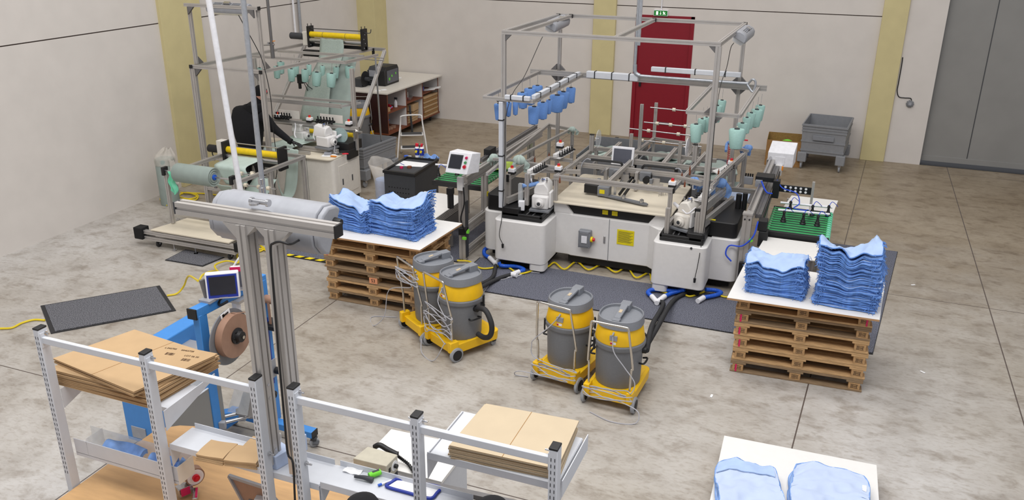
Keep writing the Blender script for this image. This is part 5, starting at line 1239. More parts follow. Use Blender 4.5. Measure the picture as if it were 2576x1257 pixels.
# heads, rollers
sew_head(t, (-7.05, 10.42, .89), math.radians(82), 1.0, 'white_metal'); sew_head(t, (-7.72, 10.75, .86), math.radians(82), .8, 'white_metal')
c = Z(857, 340, 1.06)
dd = B('reel_disc', MB().lathe([(.02, 0), (.115, 0), (.115, .006), (.02, .006)], (c.x, c.y, c.z), (.12, -1, .05), 36), 'net_green', t)
B('reel_hub', MB().cyl(c, c+V(.012, -.12, 0), .022, .018), 'white_plastic', dd)
B('front_roller', MB().cyl((-7.95, 10.98, .96), (-6.95, 11.0, .96), .035), 'roller_yellow', t)
B('presser', MB().bar(Z(767, 352, .95), Z(802, 352, .95), .04, .03).bar(Z(800, 372, .86), Z(822, 350, .95), .02).bar(Z(818, 366, .86), Z(842, 372, .88), .06, .05), 'steel', t)
B('small_plate', MB().obox(Z(825, 385, .85), (.10, .08, .03), .4), 'lamp_plastic', t)
B('thread_wires', MB().tube([(-6.98, 10.45, 1.1), (-6.9, 10.4, .95), (-6.88, 10.35, .86), (-6.82, 10.38, .83)], .006, 6, 5), 'cord_grey', t)
c = Z(828, 392, .823); solo('paper_sheet', MB().obox(c+V(0, .02, .003), (.22, .14, .003), .3), 'paper', 'white paper slip on the left machine worktop corner', 'paper')
c = Z(839, 394, .828); solo('orange_cutter', MB().obox(c+V(0, 0, .008), (.09, .03, .014), .1), 'orange', 'small orange thread cutter on the left machine worktop', 'cutter', bevel=.003)
c = Z(860, 389, .828); q = thing('scissors', 'scissors with pink-red grips on the left machine worktop corner', 'scissors', c)
B('blade', MB().bar(c+V(-.08, -.03, .012), c+V(.01, 0, .012), .03, .008), 'dark_grey', q); B('grip', MB().tube([c+V(.01, 0, .014), c+V(.05, .035, .016), c+V(.09, .03, .016), c+V(.05, -.005, .016)], .008, 8, 5, closed=True), 'red', q)
# top roller unit on the rear rail
TY = 12.2
for x in (-8.40, -7.38):
    o = B('bearing_plate', MB().box(x-.02, x+.02, TY-.09, TY+.06, 2.06, 2.40).box(x-.02, x-.012, TY-.06, TY-.05, 2.40, 2.44).box(x+.008, x+.016, TY, TY+.01, 2.40, 2.44), 'black', t)
    for k in range(4): B('plate_screw', MB().cyl((x+.021, TY-.06+.035*(k % 2), 2.10+.07*k), (x+.026, TY-.06+.035*(k % 2), 2.10+.07*k), .008), 'lamp_plastic', o)
B('yellow_roller', MB().cyl((-8.38, TY-.04, 2.27), (-7.40, TY-.04, 2.27), .045, n=24), 'roller_yellow', t)
m = MB()
for x in (-8.13, -7.70): m.cyl((x-.003, TY-.04, 2.27), (x+.003, TY-.04, 2.27), .0458, n=24)
B('roller_joint', m, 'dark_grey', t)
B('silver_roller', MB().cyl((-8.38, TY-.05, 2.18), (-7.40, TY-.05, 2.18), .04, n=24), 'steel', t)
B('tie_rod', MB().cyl((-8.38, TY-.02, 2.36), (-7.40, TY-.02, 2.36), .007), 'dark_grey', t)
B('crank', MB().tube([(-7.36, TY-.02, 2.34), (-7.26, TY-.02, 2.34), (-7.24, TY-.02, 2.40)], .007, 6, 3), 'dark_grey', t)
B('cross_member', MB().box(-8.40, -7.36, TY-.02, TY+.02, 2.07, 2.12), 'black', t)
B('roller_motor', MB().cyl((-8.80, TY, 2.22), (-8.56, TY, 2.22), .055).bar((-8.56, TY, 2.22), (-8.54, TY, 2.22), .10, .10), 'dark_grey', t, .006)
B('gear_housing', MB().box(-8.55, -8.42, TY-.04, TY+.04, 2.08, 2.30), 'cream_metal', t, .006)
B('drive_box', MB().box(-8.45, -8.15, 12.0, 12.1, 1.93, 2.03), 'black', t, .006)
B('tie_rod', MB().cyl((-8.15, 12.05, 1.98), (-6.95, 12.05, 1.98), .008).cyl((-8.15, 12.05, 1.94), (-6.95, 12.05, 1.94), .008), 'steel', t)
# hanging air group behind
cc = Yp(757, 198, 11.4); o = B('air_regulator', MB().obox(cc, (.10, .08, .14)).cyl(cc+V(-.03, 0, -.07), cc+V(-.03, 0, -.16), .025), 'black', t, .006)
B('air_tube', MB().tube([cc+V(.04, 0, 0), cc+V(.12, 0, -.1), cc+V(.2, 0, -.15)], .006, 6, 5).tube([cc+V(.04, 0, -.04), cc+V(.15, 0, -.25), cc+V(.22, 0, -.34), cc+V(.3, 0, -.3)], .006, 6, 5), 'black', o)
B('valve_tap', MB().cyl(Yp(664, 113, 10.6), Yp(690, 112, 10.6), .014).cyl(Yp(675, 111, 10.6), Yp(675, 106, 10.6), .02), 'steel', t)
B('tap_lever', MB().tube([Yp(684, 111, 10.6), Yp(686, 104, 10.6), Yp(692, 103, 10.6)], .006, 6, 3), 'orange', t)
B('drop_pipe', MB().cyl((-8.0, 10.6, 4.3), (-8.0, 10.6, 2.35), .022, n=12).cyl((-8.0, 10.6, 2.35), (-8.0, 10.6, 2.12), .03, n=12), 'alu_dark', t)
# fabric path
strip('narrow_fabric', [(V(-8.16, TY-.10, 2.22), V(-7.72, TY-.10, 2.22)), (V(-8.14, TY-.16, 2.10), V(-7.68, TY-.16, 2.10)), (V(-8.10, 11.9, 1.9), V(-7.66, 11.9, 1.9)), (V(-8.05, 11.5, 1.6), V(-7.62, 11.5, 1.6)), (V(-7.98, 11.1, 1.1), V(-7.45, 11.1, 1.1))], 'knit_net', t)
strip('wide_fabric', [(V(-8.02, 12.02, 2.0), V(-7.42, 12.02, 2.0)), (V(-8.04, 11.8, 1.75), V(-7.36, 11.8, 1.75)), (V(-8.03, 11.4, 1.3), V(-7.22, 11.4, 1.3)), (V(-8.0, 11.1, .92), V(-7.10, 11.1, .92)), (V(-7.95, 11.0, .85), V(-7.05, 11.0, .85))], 'cloth_green2', t)
strip('table_fabric', [(V(-7.95, 10.95, .90), V(-7.35, 10.95, .90)), (V(-7.9, 10.6, .91), V(-7.4, 10.55, .91)), (V(-7.95, 10.2, .90), V(-7.5, 10.2, .90)), (V(-7.9, 10.02, .86), V(-7.42, 10.03, .86))], 'cloth_green', t)
strip('hanging_fabric', [(Yp(722, 372, 9.99), Yp(751, 377, 9.99)), (Yp(722, 400, 9.98), Yp(750, 405, 9.98)), (Yp(718, 450, 9.97), Yp(748, 458, 9.97)), (Yp(712, 490, 9.9), Yp(738, 492, 9.9)), (Yp(703, 470, 9.7), Yp(716, 504, 9.75)), (Yp(697, 440, 9.45), Yp(700, 470, 9.5))], 'cloth_green', t, n=6)
B('hanging_cable', MB().tube([Yp(600, 38, 9.85), Yp(612, 60, 9.85), Yp(640, 110, 9.9), Yp(655, 140, 9.9), Yp(665, 170, 9.8), Yp(680, 240, 9.8), Yp(688, 330, 9.8), Yp(697, 420, 9.8), Yp(690, 470, 9.8)], .006, 6, 5), 'black', t)
lampfix('frame_lamp', Yp(578, 22, 9.98)-V(0, 0, .02), 0, .62, 'grey lamp fixed behind the top bar of the left frame', math.radians(25))
for q, w_, lb in (((653, 170), 16, 'half behind the front right post'), ((706, 155), 17, 'high one left of the regulator'), ((697, 166), 17, 'leftmost in the open, with an orange bead'), ((733, 173), 18, 'below the high pair, left of the regulator'), ((741, 160), 20, 'just above the regulator'),
                  ((768, 174), 19, 'right beside the regulator'), ((777, 162), 12, 'slim one behind its neighbour'), ((797, 181), 24, 'large one in front of the fabric, left'), ((811, 165), 12, 'nearly empty slim one'), ((834, 184), 24, 'large one in front of the fabric, right'), ((846, 168), 14, 'behind the right large one'), ((878, 166), 20, 'rightmost, by the right post')):
    cone('g', q, 1.86, w_, 'pale green yarn cone, left machine, '+lb, 'pale green yarn cones on the left machine', math.radians(-6))
# ---------------------------------------------------------------- fabric unwinding frame on castors
t = thing('unwinding_frame', 'wheeled slotted-metal frame with a yellow roller, feeding fabric to the left machine', 'unwinding frame', (-7.6, 8.4, 0))
UZ = .99
for x, y, z0 in ((-8.13, 8.30, .26), (-7.05, 8.30, .26)):
    B('frame_post', MB().prof((x, y, z0), (x, y, UZ), .045, .045, (0, 1, 0)), 'alu', t)
    B('bearing_block', MB().box(x-.02, x+.02, y-.06, y+.03, UZ-.06, UZ+.05), 'black', t, .005)
lp((-8.13, 8.33, UZ-.06), (-8.10, 9.75, UZ-.06), .045); lp((-7.05, 8.33, UZ-.06), (-6.98, 9.75, UZ-.06), .045)
lp((-8.13, 9.75, UZ-.06), (-6.98, 9.75, UZ-.06), .045); lp((-8.13, 8.33, .45), (-7.05, 8.33, .45), .04)
lp((-8.12, 9.0, .55), (-7.0, 9.0, .55), .04)
for x, y in ((-8.12, 9.0), (-7.02, 9.0), (-8.1, 9.7), (-6.98, 9.7)): B('frame_post', MB().prof((x, y, .03), (x, y, UZ-.085), .05, .05, (0, 1, 0)), 'alu', t)
for z in (.12, .20): lp((-8.36, 8.02, z), (-6.90, 8.02, z), .05, .05)
lp((-8.36, 8.6, .16), (-6.90, 8.6, .16), .05, .08)
for x in (-8.30, -6.96): lp((x, 8.05, .16), (x, 8.58, .16), .05, .08)
B('platform_board', MB().prism([(-8.24, 8.0), (-6.98, 8.0), (-7.02, 8.55), (-8.12, 8.55)], .235, .25), 'table_cream', t)
B('second_board', MB().box(-7.95, -7.30, 8.85, 9.4, .20, .215), 'table_cream', t); B('board_hole', MB().cyl((-7.7, 9.1, .2155), (-7.7, 9.1, .218), .07), 'edge_brown', t)
B('rubber_bumper', MB().box(-8.50, -8.36, 7.96, 8.10, .10, .26), 'black_matte', t, .01); B('rubber_bumper', MB().box(-6.90, -6.82, 7.98, 8.10, .14, .26), 'black_matte', t, .01)
for x, y in ((-8.18, 8.05), (-7.02, 8.05), (-8.2, 8.55), (-7.0, 8.55)):
    o = B('caster', MB().lathe([(.012, -.014), (.04, -.014), (.048, -.008), (.048, .008), (.04, .014), (.012, .014)], (x, y, .049), (1, 0, 0), 20), 'rubber', t)
    B('caster_fork', MB().box(x-.025, x+.025, y-.02, y+.02, .085, .10).cyl((x-.02, y, .05), (x+.02, y, .05), .012), 'lamp_plastic', o)
for x in (-7.9, -7.55): B('level_foot', MB().cyl((x, 8.02, .012), (x, 8.02, .095), .008).cyl((x, 8.02, .001), (x, 8.02, .014), .03), 'steel', t)
B('roll_axle', MB().cyl((-8.15, 8.28, UZ), (-7.03, 8.28, UZ), .012), 'steel', t)
B('fabric_drop', MB().box(-7.9, -7.86, 8.9, 8.92, .6, .62), 'alu_dark', t)
for k, (pa, pb, y) in enumerate((((515, 397), (625, 412), 9.5), ((538, 423), (660, 442), 9.05), ((590, 434), (675, 447), 8.9), ((600, 463), (695, 478), 8.8), ((600, 397), (700, 412), 9.6))):
    a = Yp(*pa, y); b_ = Yp(*pb, y); b_.z = a.z; o = B('guide_rod', MB().cyl(a, b_, .009), 'steel', t)
    for f_ in (.2, .55, .8)[:2+(k % 2)]: p = a.lerp(b_, f_); B('rod_ring', MB().cyl(p-V(.022, 0, 0), p+V(.022, 0, 0), .027, n=16), 'table_cream', o)
ra = Yp(573, 376, 9.4); rb = Yp(706, 391, 9.4); rz_ = (ra.z+rb.z)/2
B('yellow_roller', MB().cyl((ra.x, 9.4, rz_), (rb.x, 9.4, rz_), .045, n=24), 'roller_yellow', t)
B('silver_roller', MB().cyl((ra.x, 9.39, rz_-.09), (rb.x, 9.39, rz_-.09), .04, n=24), 'steel', t)
B('roller_bed', MB().box(ra.x, rb.x, 9.42, 9.5, rz_-.20, rz_-.15), 'black', t)
for x in (ra.x-.02, rb.x+.02): B('bearing_plate', MB().box(x-.02, x+.02, 9.32, 9.5, rz_-.20, rz_+.12), 'black', t)
B('tie_rod', MB().cyl((ra.x, 9.45, rz_+.09), (rb.x+.12, 9.45, rz_+.09), .008), 'steel', t)
B('gear_housing', MB().box(ra.x-.16, ra.x-.05, 9.36, 9.48, rz_-.14, rz_+.12), 'cream_metal', t, .006); B('roller_motor', MB().cyl((ra.x-.34, 9.42, rz_-.02), (ra.x-.17, 9.42, rz_-.02), .055).cyl((ra.x-.17, 9.42, rz_), (ra.x-.14, 9.42, rz_), .03), 'black', t)
B('motor_cable', MB().tube([(ra.x-.3, 9.42, rz_-.07), (ra.x-.27, 9.4, rz_-.12), (ra.x-.16, 9.38, rz_-.12), (ra.x-.12, 9.38, rz_-.06)], .008, 6, 5), 'black', t)
strip('feeding_fabric', [(V(ra.x+.10, 9.35, rz_-.06), V(ra.x+.62, 9.35, rz_-.06)), (V(ra.x+.12, 9.2, rz_-.085), V(ra.x+.60, 9.2, rz_-.085)), (V(ra.x+.10, 8.98, rz_-.10), V(ra.x+.62, 8.98, rz_-.10)), (V(ra.x+.16, 8.96, rz_-.2), V(ra.x+.66, 8.96, rz_-.2)), (V(ra.x+.26, 8.98, rz_-.36), V(ra.x+.60, 8.98, rz_-.36))], 'cloth_green', t)
strip('lower_fabric', [(V(-7.75, 8.75, .72), V(-7.3, 8.75, .72)), (V(-7.72, 8.9, .56), V(-7.2, 8.9, .56)), (V(-7.6, 9.1, .52), V(-7.2, 9.1, .52)), (V(-7.5, 9.3, .7), V(-7.15, 9.3, .7))], 'cloth_green', t)
# the roll itself
q = thing('fabric_roll', 'pale green fabric roll on the axle of the unwinding frame', 'fabric roll', (-7.62, 8.28, UZ-.13))
x0, x1 = Yp(447, 440, 8.28).x, Yp(540, 450, 8.28).x
prof_ = [(.035, 0), (.118, 0), (.124, .01), (.124, x1-x0-.01), (.118, x1-x0), (.095, x1-x0-.012), (.088, x1-x0+.002), (.07, x1-x0-.012), (.062, x1-x0), (.035, x1-x0-.008)]
B('wound_fabric', MB().lathe(prof_, (x0, 8.28, UZ), (1, 0, 0), 40), 'cloth_green2', q)
B('blue_core', MB().cyl((x0-.01, 8.28, UZ), (x1+.012, 8.28, UZ), .034, n=18), 'hose_blue', q)
solo('mint_cloth', MB().sheet(lambda u, v: V(-8.05+.11*u+.02*math.sin(9*v), 8.25+.02*math.sin(7*u), UZ+.005-.30*v+.05*(2*u-1)**2*v), 8, 12, .01), 'mint', 'mint green cloth hanging beside the left bearing of the unwinding frame', 'cloth')
# grey standing roll in a clear bag, left wall
c = Z(430, 512); t = thing('wrapped_roll', 'tall grey fabric roll standing at the left wall, clear bag on top', 'fabric roll', c)
B('wound_fabric', MB().lathe([(.135, .0), (.14, .02), (.14, .70), (.13, .715), (.03, .70), (0, .69)], c, n=36), 'cloth_green2', t)
def bagf(u, v):
    a = u*6.2832; r = .145+.05*math.sin(3*a+1)*v+.03*math.sin(7*a)*v; k = (1-.75*max(0, v-.45)/.55)
    return c+V(r*k*math.cos(a)+.08*v*v, r*k*math.sin(a), .62+.26*v+.02*math.sin(5*a)*v)
solid(B('clear_bag', MB().grid(bagf, 28, 10), 'bag_clear', t), .003)
solid(B('bag_tail', MB().grid(lambda u, v: c+V(.14+.06*v+.05*u, -.08+.06*u+.015*math.sin(9*v), .72-.36*v+.02*math.sin(6*u+8*v)), 8, 12), 'bag_clear', t), .003)
# long pipes hanging in front
def dpipe(name, a, b, r, mt, label, y): 
    p = Yp(*a, y); q_ = Yp(*b, y); d = (p-q_); p = q_+d*1.25; return solo(name, MB().tube([p, p.lerp(q_, .5), q_], r, 14, 2), mt, label, 'pipe')
dpipe('white_pipe', (525, 0), (614, 535), .030, 'white_plastic', 'long white pipe hanging down to the foreground lamp, left of the galvanised one', 7.0)
dpipe('galvanised_pipe', (612, 0), (668, 540), .028, 'galv', 'long galvanised pipe hanging down, right of the white pipe', 7.0)
for k, py in enumerate((448, 470)):
    pa = Yp(612+py/480*48, py, 7.0); pb = Yp(612+(py+14)/480*48, py+14, 7.0)
    solo('pipe_coupling', MB().cyl(pa, pb, .036, n=16), 'steel', ['upper shiny coupling on the galvanised pipe', 'lower shiny coupling on the galvanised pipe'][k], 'coupling', bevel=.003)
# ---------------------------------------------------------------- the worker
def skin_body(name, joints, edges, mt, parent, sub=2, root=0):
    me = bpy.data.meshes.new(name); off = ORG.get(parent.name, V(0, 0, 0)) if parent else V(0, 0, 0)
    me.from_pydata([tuple(Vector(j[:3])-off) for j in joints], edges, []); me.materials.append(M[mt])
    o = bpy.data.objects.new(name, me); COL.objects.link(o)
    if parent: o.parent = parent
    s_ = o.modifiers.new('skin', 'SKIN'); s_.use_smooth_shade = True
    for k, j in enumerate(joints):
        r = j[3]; me.skin_vertices[0].data[k].radius = (r, j[4] if len(j) > 4 else r)
    me.skin_vertices[0].data[root].use_root = True
    ss = o.modifiers.new('subsurf', 'SUBSURF'); ss.levels = sub; ss.render_levels = sub
    return o
t = thing('person', 'person in black hooded jacket and knit hat, one arm reaching over the left machine', 'person', (-8.15, 10.0, 0))
px_, py_ = -8.14, 10.04
J = [(px_-.02, py_, .93, .20, .16), (px_-.02, py_+.02, 1.12, .22, .17), (px_+.01, py_+.05, 1.30, .24, .17), (px_+.06, py_+.10, 1.46, .10, .09), (px_+.10, py_+.17, 1.55, .058), (px_+.12, py_+.20, 1.64, .078, .09), (px_+.12, py_+.19, 1.71, .06),
     (px_+.22, py_+.08, 1.38, .095), (px_+.38, py_+.10, 1.18, .066), (px_+.64, py_+.13, 1.0, .045),
     (px_-.20, py_+.07, 1.38, .10), (px_-.16, py_+.28, 1.20, .062), (px_+.02, py_+.42, 1.05, .045),
     (px_+.10, py_, .86, .10), (px_+.12, py_+.02, .48, .068), (px_+.12, py_-.01, .10, .045), (px_+.13, py_+.12, .04, .042),
     (px_-.10, py_, .86, .10), (px_-.12, py_+.02, .48, .068), (px_-.12, py_-.01, .10, .045), (px_-.13, py_+.12, .04, .042)]
Ed = [(0,1),(1,2),(2,3),(3,4),(4,5),(5,6),(2,7),(7,8),(8,9),(2,10),(10,11),(11,12),(0,13),(13,14),(14,15),(15,16),(0,17),(17,18),(18,19),(19,20)]
body = skin_body('body', J, Ed, 'jacket_black', t)
hc = V(px_+.13, py_+.21, 1.645)
def headf(u, v):
    th, ph = u*6.2832, (v-.5)*3.1416; r = V(.078*math.cos(ph)*math.cos(th), .092*math.cos(ph)*math.sin(th), .115*math.sin(ph))
    ay = math.atan2(math.sin(th-.9), math.cos(th-.9)) # towards the face direction
    if abs(ay) < .35 and -.35 < ph < .1: r = r*(1+.16*(1-abs(ay)/.35)*(1-abs(ph+.12)/.25 if abs(ph+.12) < .25 else 0))
    return hc+r
B('head', MB().grid(headf, 32, 20), 'skin', t)
B('ear', MB().lathe([(.0, 0), (.022, .004), (.018, .012), (0, .014)], hc+V(.079, -.005, -.01), (1, -.3, 0), 12), 'skin', t)
m = MB().lathe([(.088, -.01), (.098, .0), (.098, .03), (.094, .06), (.075, .10), (.04, .125), (0, .132)], hc+V(0, -.004, .005), (0, -.1, 1), 28)
h_ = B('knit_hat', m, 'jacket_black', t); B('hat_tab', MB().box(hc.x+.09, hc.x+.10, hc.y-.02, hc.y+.02, hc.z+.03, hc.z+.06), 'red', h_)
hood = MB().grid(lambda u, v: V(hc.x-.03+(.15+.05*math.sin(v*3.14))*math.cos(u*6.2832), hc.y-.13+.10*math.sin(u*6.2832), 1.52-.13*v+.02*math.cos(u*6.28)+.03*math.sin(v*3.14)), 24, 6)
solid(B('hood', hood, 'jacket_black', t), .02)
w0 = V(px_+.64, py_+.13, 1.0)
hand = [(w0.x, w0.y, w0.z, .028), (w0.x+.06, w0.y+.01, w0.z-.015, .032, .02), (w0.x+.10, w0.y+.015, w0.z-.03, .034, .018)]
hed = [(0,1),(1,2)]
for k, (dy, L_) in enumerate(((-.03, .06), (-.01, .07), (.012, .066), (.032, .052))):
    n_ = len(hand); b0 = (w0.x+.115, w0.y+.015+dy, w0.z-.036)
    hand += [(b0[0], b0[1], b0[2], .010), (b0[0]+L_*.55, b0[1]+dy*.2, b0[2]-.012, .009), (b0[0]+L_*.9, b0[1]+dy*.2, b0[2]-.036, .008)]; hed += [(2, n_), (n_, n_+1), (n_+1, n_+2)]
n_ = len(hand); hand += [(w0.x+.07, w0.y-.035, w0.z-.03, .011), (w0.x+.10, w0.y-.055, w0.z-.05, .009)]; hed += [(1, n_), (n_, n_+1)]
g_ = skin_body('gloved_hand', hand, hed, 'black', t, 2)
lh = V(px_+.02, py_+.42, 1.05)
hand2 = [(lh.x, lh.y, lh.z, .026), (lh.x+.05, lh.y+.06, lh.z-.03, .032, .02)]; hed2 = [(0, 1)]
for dy in (-.03, -.01, .01, .03):
    n_ = len(hand2); hand2 += [(lh.x+.07-dy*.6, lh.y+.09+dy*.6, lh.z-.045, .009), (lh.x+.11-dy*.6, lh.y+.13+dy*.6, lh.z-.08, .008)]; hed2 += [(1, n_), (n_, n_+1)]
skin_body('gloved_hand', hand2, hed2, 'black', t, 2)
m = MB().tube([w0-V(.03, .005, -.012), w0+V(.01, 0, -.004)], .047, 14, 2); B('sleeve_cuff', m, 'jacket_black', t)
for sx in (-1, 1):
    B('shoe', MB().prism([(px_+sx*.12-.045, py_-.07), (px_+sx*.12+.045, py_-.07), (px_+sx*.13+.05, py_+.14), (px_+sx*.13, py_+.20), (px_+sx*.13-.05, py_+.14)], .002, .07), 'black', t, .015)
# ================================================================ things along the back wall
def rbin(name, label, FL, FR, BR, BL, zr, cat='bin', wheels=True, group=None):
    """ribbed grey container: footprint corners, rim height"""
    c = (FL+FR+BR+BL)/4; t = thing(name, label, cat, (c.x, c.y, 0), 0, group)
    P = [FL, FR, BR, BL]
    def ring_(k, z): return [V(*(c+(p-c)*k).xy, z) for p in P]
    def wall(mb, k0, z0, k1, z1, th=.03):
        a, b = ring_(k0, z0), ring_(k1, z1); ai, bi = ring_(k0-th, z0), ring_(k1-th, z1)
        for i in range(4):
            j = (i+1) % 4; mb.add([a[i], a[j], b[j], b[i], ai[i], ai[j], bi[j], bi[i]], [(0,1,2,3),(7,6,5,4),(3,2,6,7),(0,4,5,1)])
    w0 = MB(); wall(w0, .94, .28, .99, zr); B('container_wall', w0, 'bin_grey', t)
    fl = ring_(.92, .30); B('container_floor', MB().add(fl+[p-V(0, 0, .02) for p in fl], [(0,1,2,3),(7,6,5,4),(0,4,5,1),(1,5,6,2),(2,6,7,3),(3,7,4,0)]), 'bin_inside', t)
    for z, k in ((zr-.02, 1.02), (zr-.07, 1.0), (zr-.12, 1.0), (.5, .985), (.34, .97)):
        m = MB(); wall(m, k, z-.012, k+.002, z+.012, .035); B('rim_rib', m, 'bin_grey', t)
    for i in range(4):
        p = c+(P[i]-c)*.86; ang = math.atan2((FR-FL).y, (FR-FL).x)
        B('corner_leg', MB().obox((p.x, p.y, .215), (.15, .15, .17), ang), 'bin_grey', t, .01)
        if wheels:
            o = B('caster', MB().lathe([(.012, -.016), (.05, -.016), (.058, -.01), (.058, .01), (.05, .016), (.012, .016)], (p.x, p.y, .059), (math.cos(ang), math.sin(ang), 0), 20), 'wheel_grey', t)
            B('caster_fork', MB().obox((p.x, p.y, .10), (.045, .05, .06), ang), 'steel', o)
    a, b = FL.lerp(FR, .27), FL.lerp(FR, .73); a = c+(a-c)*1.02; b = c+(b-c)*1.02
    B('label_panel', MB().bar(V(a.x, a.y, zr*.72), V(b.x, b.y, zr*.72), .02, .08), 'plastic_grey', t, .004)
    return t
f0 = Z(2028, 424); f1 = Z(2094, 432); fw = (f1-f0).length/.86/2+.03; ang = math.atan2((f1-f0).y, (f1-f0).x)
m0 = (f0+f1)/2; ux = V(math.cos(ang), math.sin(ang), 0); uy = V(-ux.y, ux.x, 0); m0 = m0+uy*-.06
rbin('wheeled_bin', 'large ribbed grey bin on castors by the back wall, right of the cardboard box', m0-ux*.37, m0+ux*.37, m0+ux*.37+uy*.95, m0-ux*.37+uy*.95, .80)
# cardboard box with lime cloths
a = Z(1923, 414); b = a+V(.62, .03, 0); d = V(-.03, .62, 0); P = [a, b, b+d, a+d]; hz_ = .46
t = thing('cardboard_box', 'open brown cardboard box with lime cloths, between the white control box and grey bin', 'cardboard box', (a+b+d)*.5+V(0, 0, 0))
for k in range(4):
    p, q = P[k], P[(k+1) % 4]; B('side_panel', MB().bar(V(p.x, p.y, hz_/2+.002), V(q.x, q.y, hz_/2+.002), .008, hz_), 'card_dark', t)
B('bottom_panel', MB().prism([(p.x, p.y) for p in P], .002, .01), 'card_dark', t)
cc = (P[0]+P[2])/2
solo('lime_cloth', MB().sheet(lambda u, v: V(cc.x-.24+.48*u, cc.y-.24+.48*v, .30+.10*math.sin(3.14*u)*math.sin(3.14*v)+.02*math.sin(9*u+4*v)), 16, 16, .02), 'bright_green', 'bright lime cloths heaped in the open cardboard box', 'cloth')
# bin and vacuum behind the left machine
c1 = Z(930, 447, .14); rbin('wheeled_bin', 'ribbed grey bin on castors just behind the left machine cabinet', V(c1.x-.62, c1.y-.15, 0), V(c1.x, c1.y-.15, 0), V(c1.x+.1, c1.y+.75, 0), V(c1.x-.55, c1.y+.75, 0), .66)
c = Z(888, 372); place(VAC, V(c.x, c.y+.25, 0), math.radians(200), 'orange and grey vacuum half hidden behind the right post of the left machine', True)
solo('mains_cable', MB().tube([Z(917, 290, .5), Z(930, 310, .4), Z(938, 335, .25), Z(945, 350, .1), Z(952, 368, .01), Z(960, 372, .01)], .008, 6, 6), 'cord_grey', 'grey cable dropping to the floor in front of the workbench', 'cable')
# workbench
t = thing('workbench', 'long cream-topped workbench with dark brown end and open shelves on castors', 'workbench', (-8.6, 15.0, 0))
WX1, WX0, WY0, WY1 = -8.13, -9.25, 14.12, 16.36
B('worktop', MB().prism([(WX0, WY0-.02), (WX1+.02, WY0-.02), (WX1+.08, WY1), (WX0, WY1)], .93, .96), 'cream_metal', t, .003)
B('base_panel', MB().box(WX0, WX1, WY0, WY1, .14, .17), 'edge_brown', t)
B('end_panel', MB().box(WX0, WX1, WY0, WY0+.02, .17, .929), 'cabinet_brown', t)
B('end_panel', MB().box(WX0, WX1, WY1-.03, WY1-.01, .17, .929), 'white_metal', t)
B('back_panel', MB().box(WX0, WX0+.45, WY0+.021, WY1-.03, .171, .929), 'white_metal', t)
ys = [WY0+.02, WY0+.78, WY0+1.48, WY1-.04]
for y in ys[1:3]: B('divider', MB().box(WX0+.46, WX1-.005, y-.01, y+.01, .171, .929), 'white_metal', t)
for y in ys: B('edge_strip', MB().box(WX1-.004, WX1+.003, y-.012, y+.012, .14, .93), 'edge_brown', t)
B('edge_strip', MB().box(WX1, WX1+.006, WY0, WY1, .14, .175), 'edge_brown', t)
for (a_, b_), z in zip(zip(ys, ys[1:]), (.55, .60, .66)): B('shelf', MB().box(WX0+.46, WX1-.002, a_+.015, b_-.012, z, z+.018), 'edge_brown', t)
for x, y in ((WX1-.12, WY0+.12), (WX1-.12, WY0+1.2), (WX1-.12, WY1-.2), (WX0+.2, WY0+.15)):
    o = B('caster', MB().lathe([(.012, -.018), (.05, -.018), (.058, -.01), (.058, .01), (.05, .018), (.012, .018)], (x, y, .059), (1, .3, 0), 18), 'rubber', t); B('caster_fork', MB().box(x-.035, x+.035, y-.03, y+.03, .10, .139), 'dark_grey', o)
for k in range(9):
    j = rnd.uniform(-.02, .02); solo('flat_carton', MB().obox((WX1-.24, ys[2]+.36+j, .195+.048*k), (.50, .62, .040), j), 'card_dark' if k % 2 else 'card', 'flat folded brown carton piled in the right bay of the workbench', 'carton', 'flat cartons in the right bay')
for k in range(4): solo('flat_carton', MB().obox((WX1-.25, ys[1]+.30+k*.02, .20+.05*k), (.42, .45, .042), .02*k), 'card', 'brown carton piled low in the middle bay of the workbench', 'carton', 'cartons in the middle bay')
solo('small_carton', MB().obox((WX1-.2, ys[1]+.42, .46), (.35, .3, .14), .1), 'card', 'brown carton on top of the pile in the middle bay', 'carton', bevel=.004)
solo('white_tray', MB().box(WX1-.25, WX1-.05, ys[0]+.03, ys[0]+.05, .175, .42), 'white_plastic', 'white upright board in the lower left bay of the workbench', 'board')
solo('blue_rag', MB().sheet(lambda u, v: V(WX1-.35+.2*u, ys[0]+.1+.22*v, .28+.10*math.sin(5*u+3*v)**2), 10, 10, .02), 'hose_blue', 'crumpled blue rag in the lower left bay of the workbench', 'rag')
for k in range(3):
    c = V(WX1-.14, ys[0]+.20+k*.12, .176); q = thing('tape_roll', 'brown tape roll lying in the lower left bay', 'tape roll', c, 0, 'tape rolls in the lower left bay')
    B('wound_tape', MB().lathe([(.035, 0), (.05, 0), (.05, .05), (.035, .05)], c, n=20), 'tape_brown', q)
solo('blue_cloth', MB().sheet(lambda u, v: V(WX1-.30+.25*u, ys[0]+.04+.25*v, .60+.05*math.sin(6*u+2*v)**2), 10, 10, .02), 'cloth_mid', 'light blue cloth on the upper left shelf of the workbench', 'cloth')
solo('small_carton', MB().obox((WX1-.12, ys[0]+.10, .61), (.15, .16, .08)), 'card', 'small brown carton on the upper left shelf of the workbench', 'carton')
q = thing('spray_bottle', 'white spray bottle on the upper left shelf of the workbench', 'bottle', (WX1-.15, ys[0]+.58, .569))
c = V(WX1-.15, ys[0]+.58, .569); B('bottle_body', MB().lathe([(.035, 0), (.035, .10), (.015, .13), (.015, .15), (0, .15)], c, n=16), 'white_plastic', q); B('trigger', MB().obox(c+V(.01, 0, .17), (.06, .025, .04)), 'dark_grey', q)
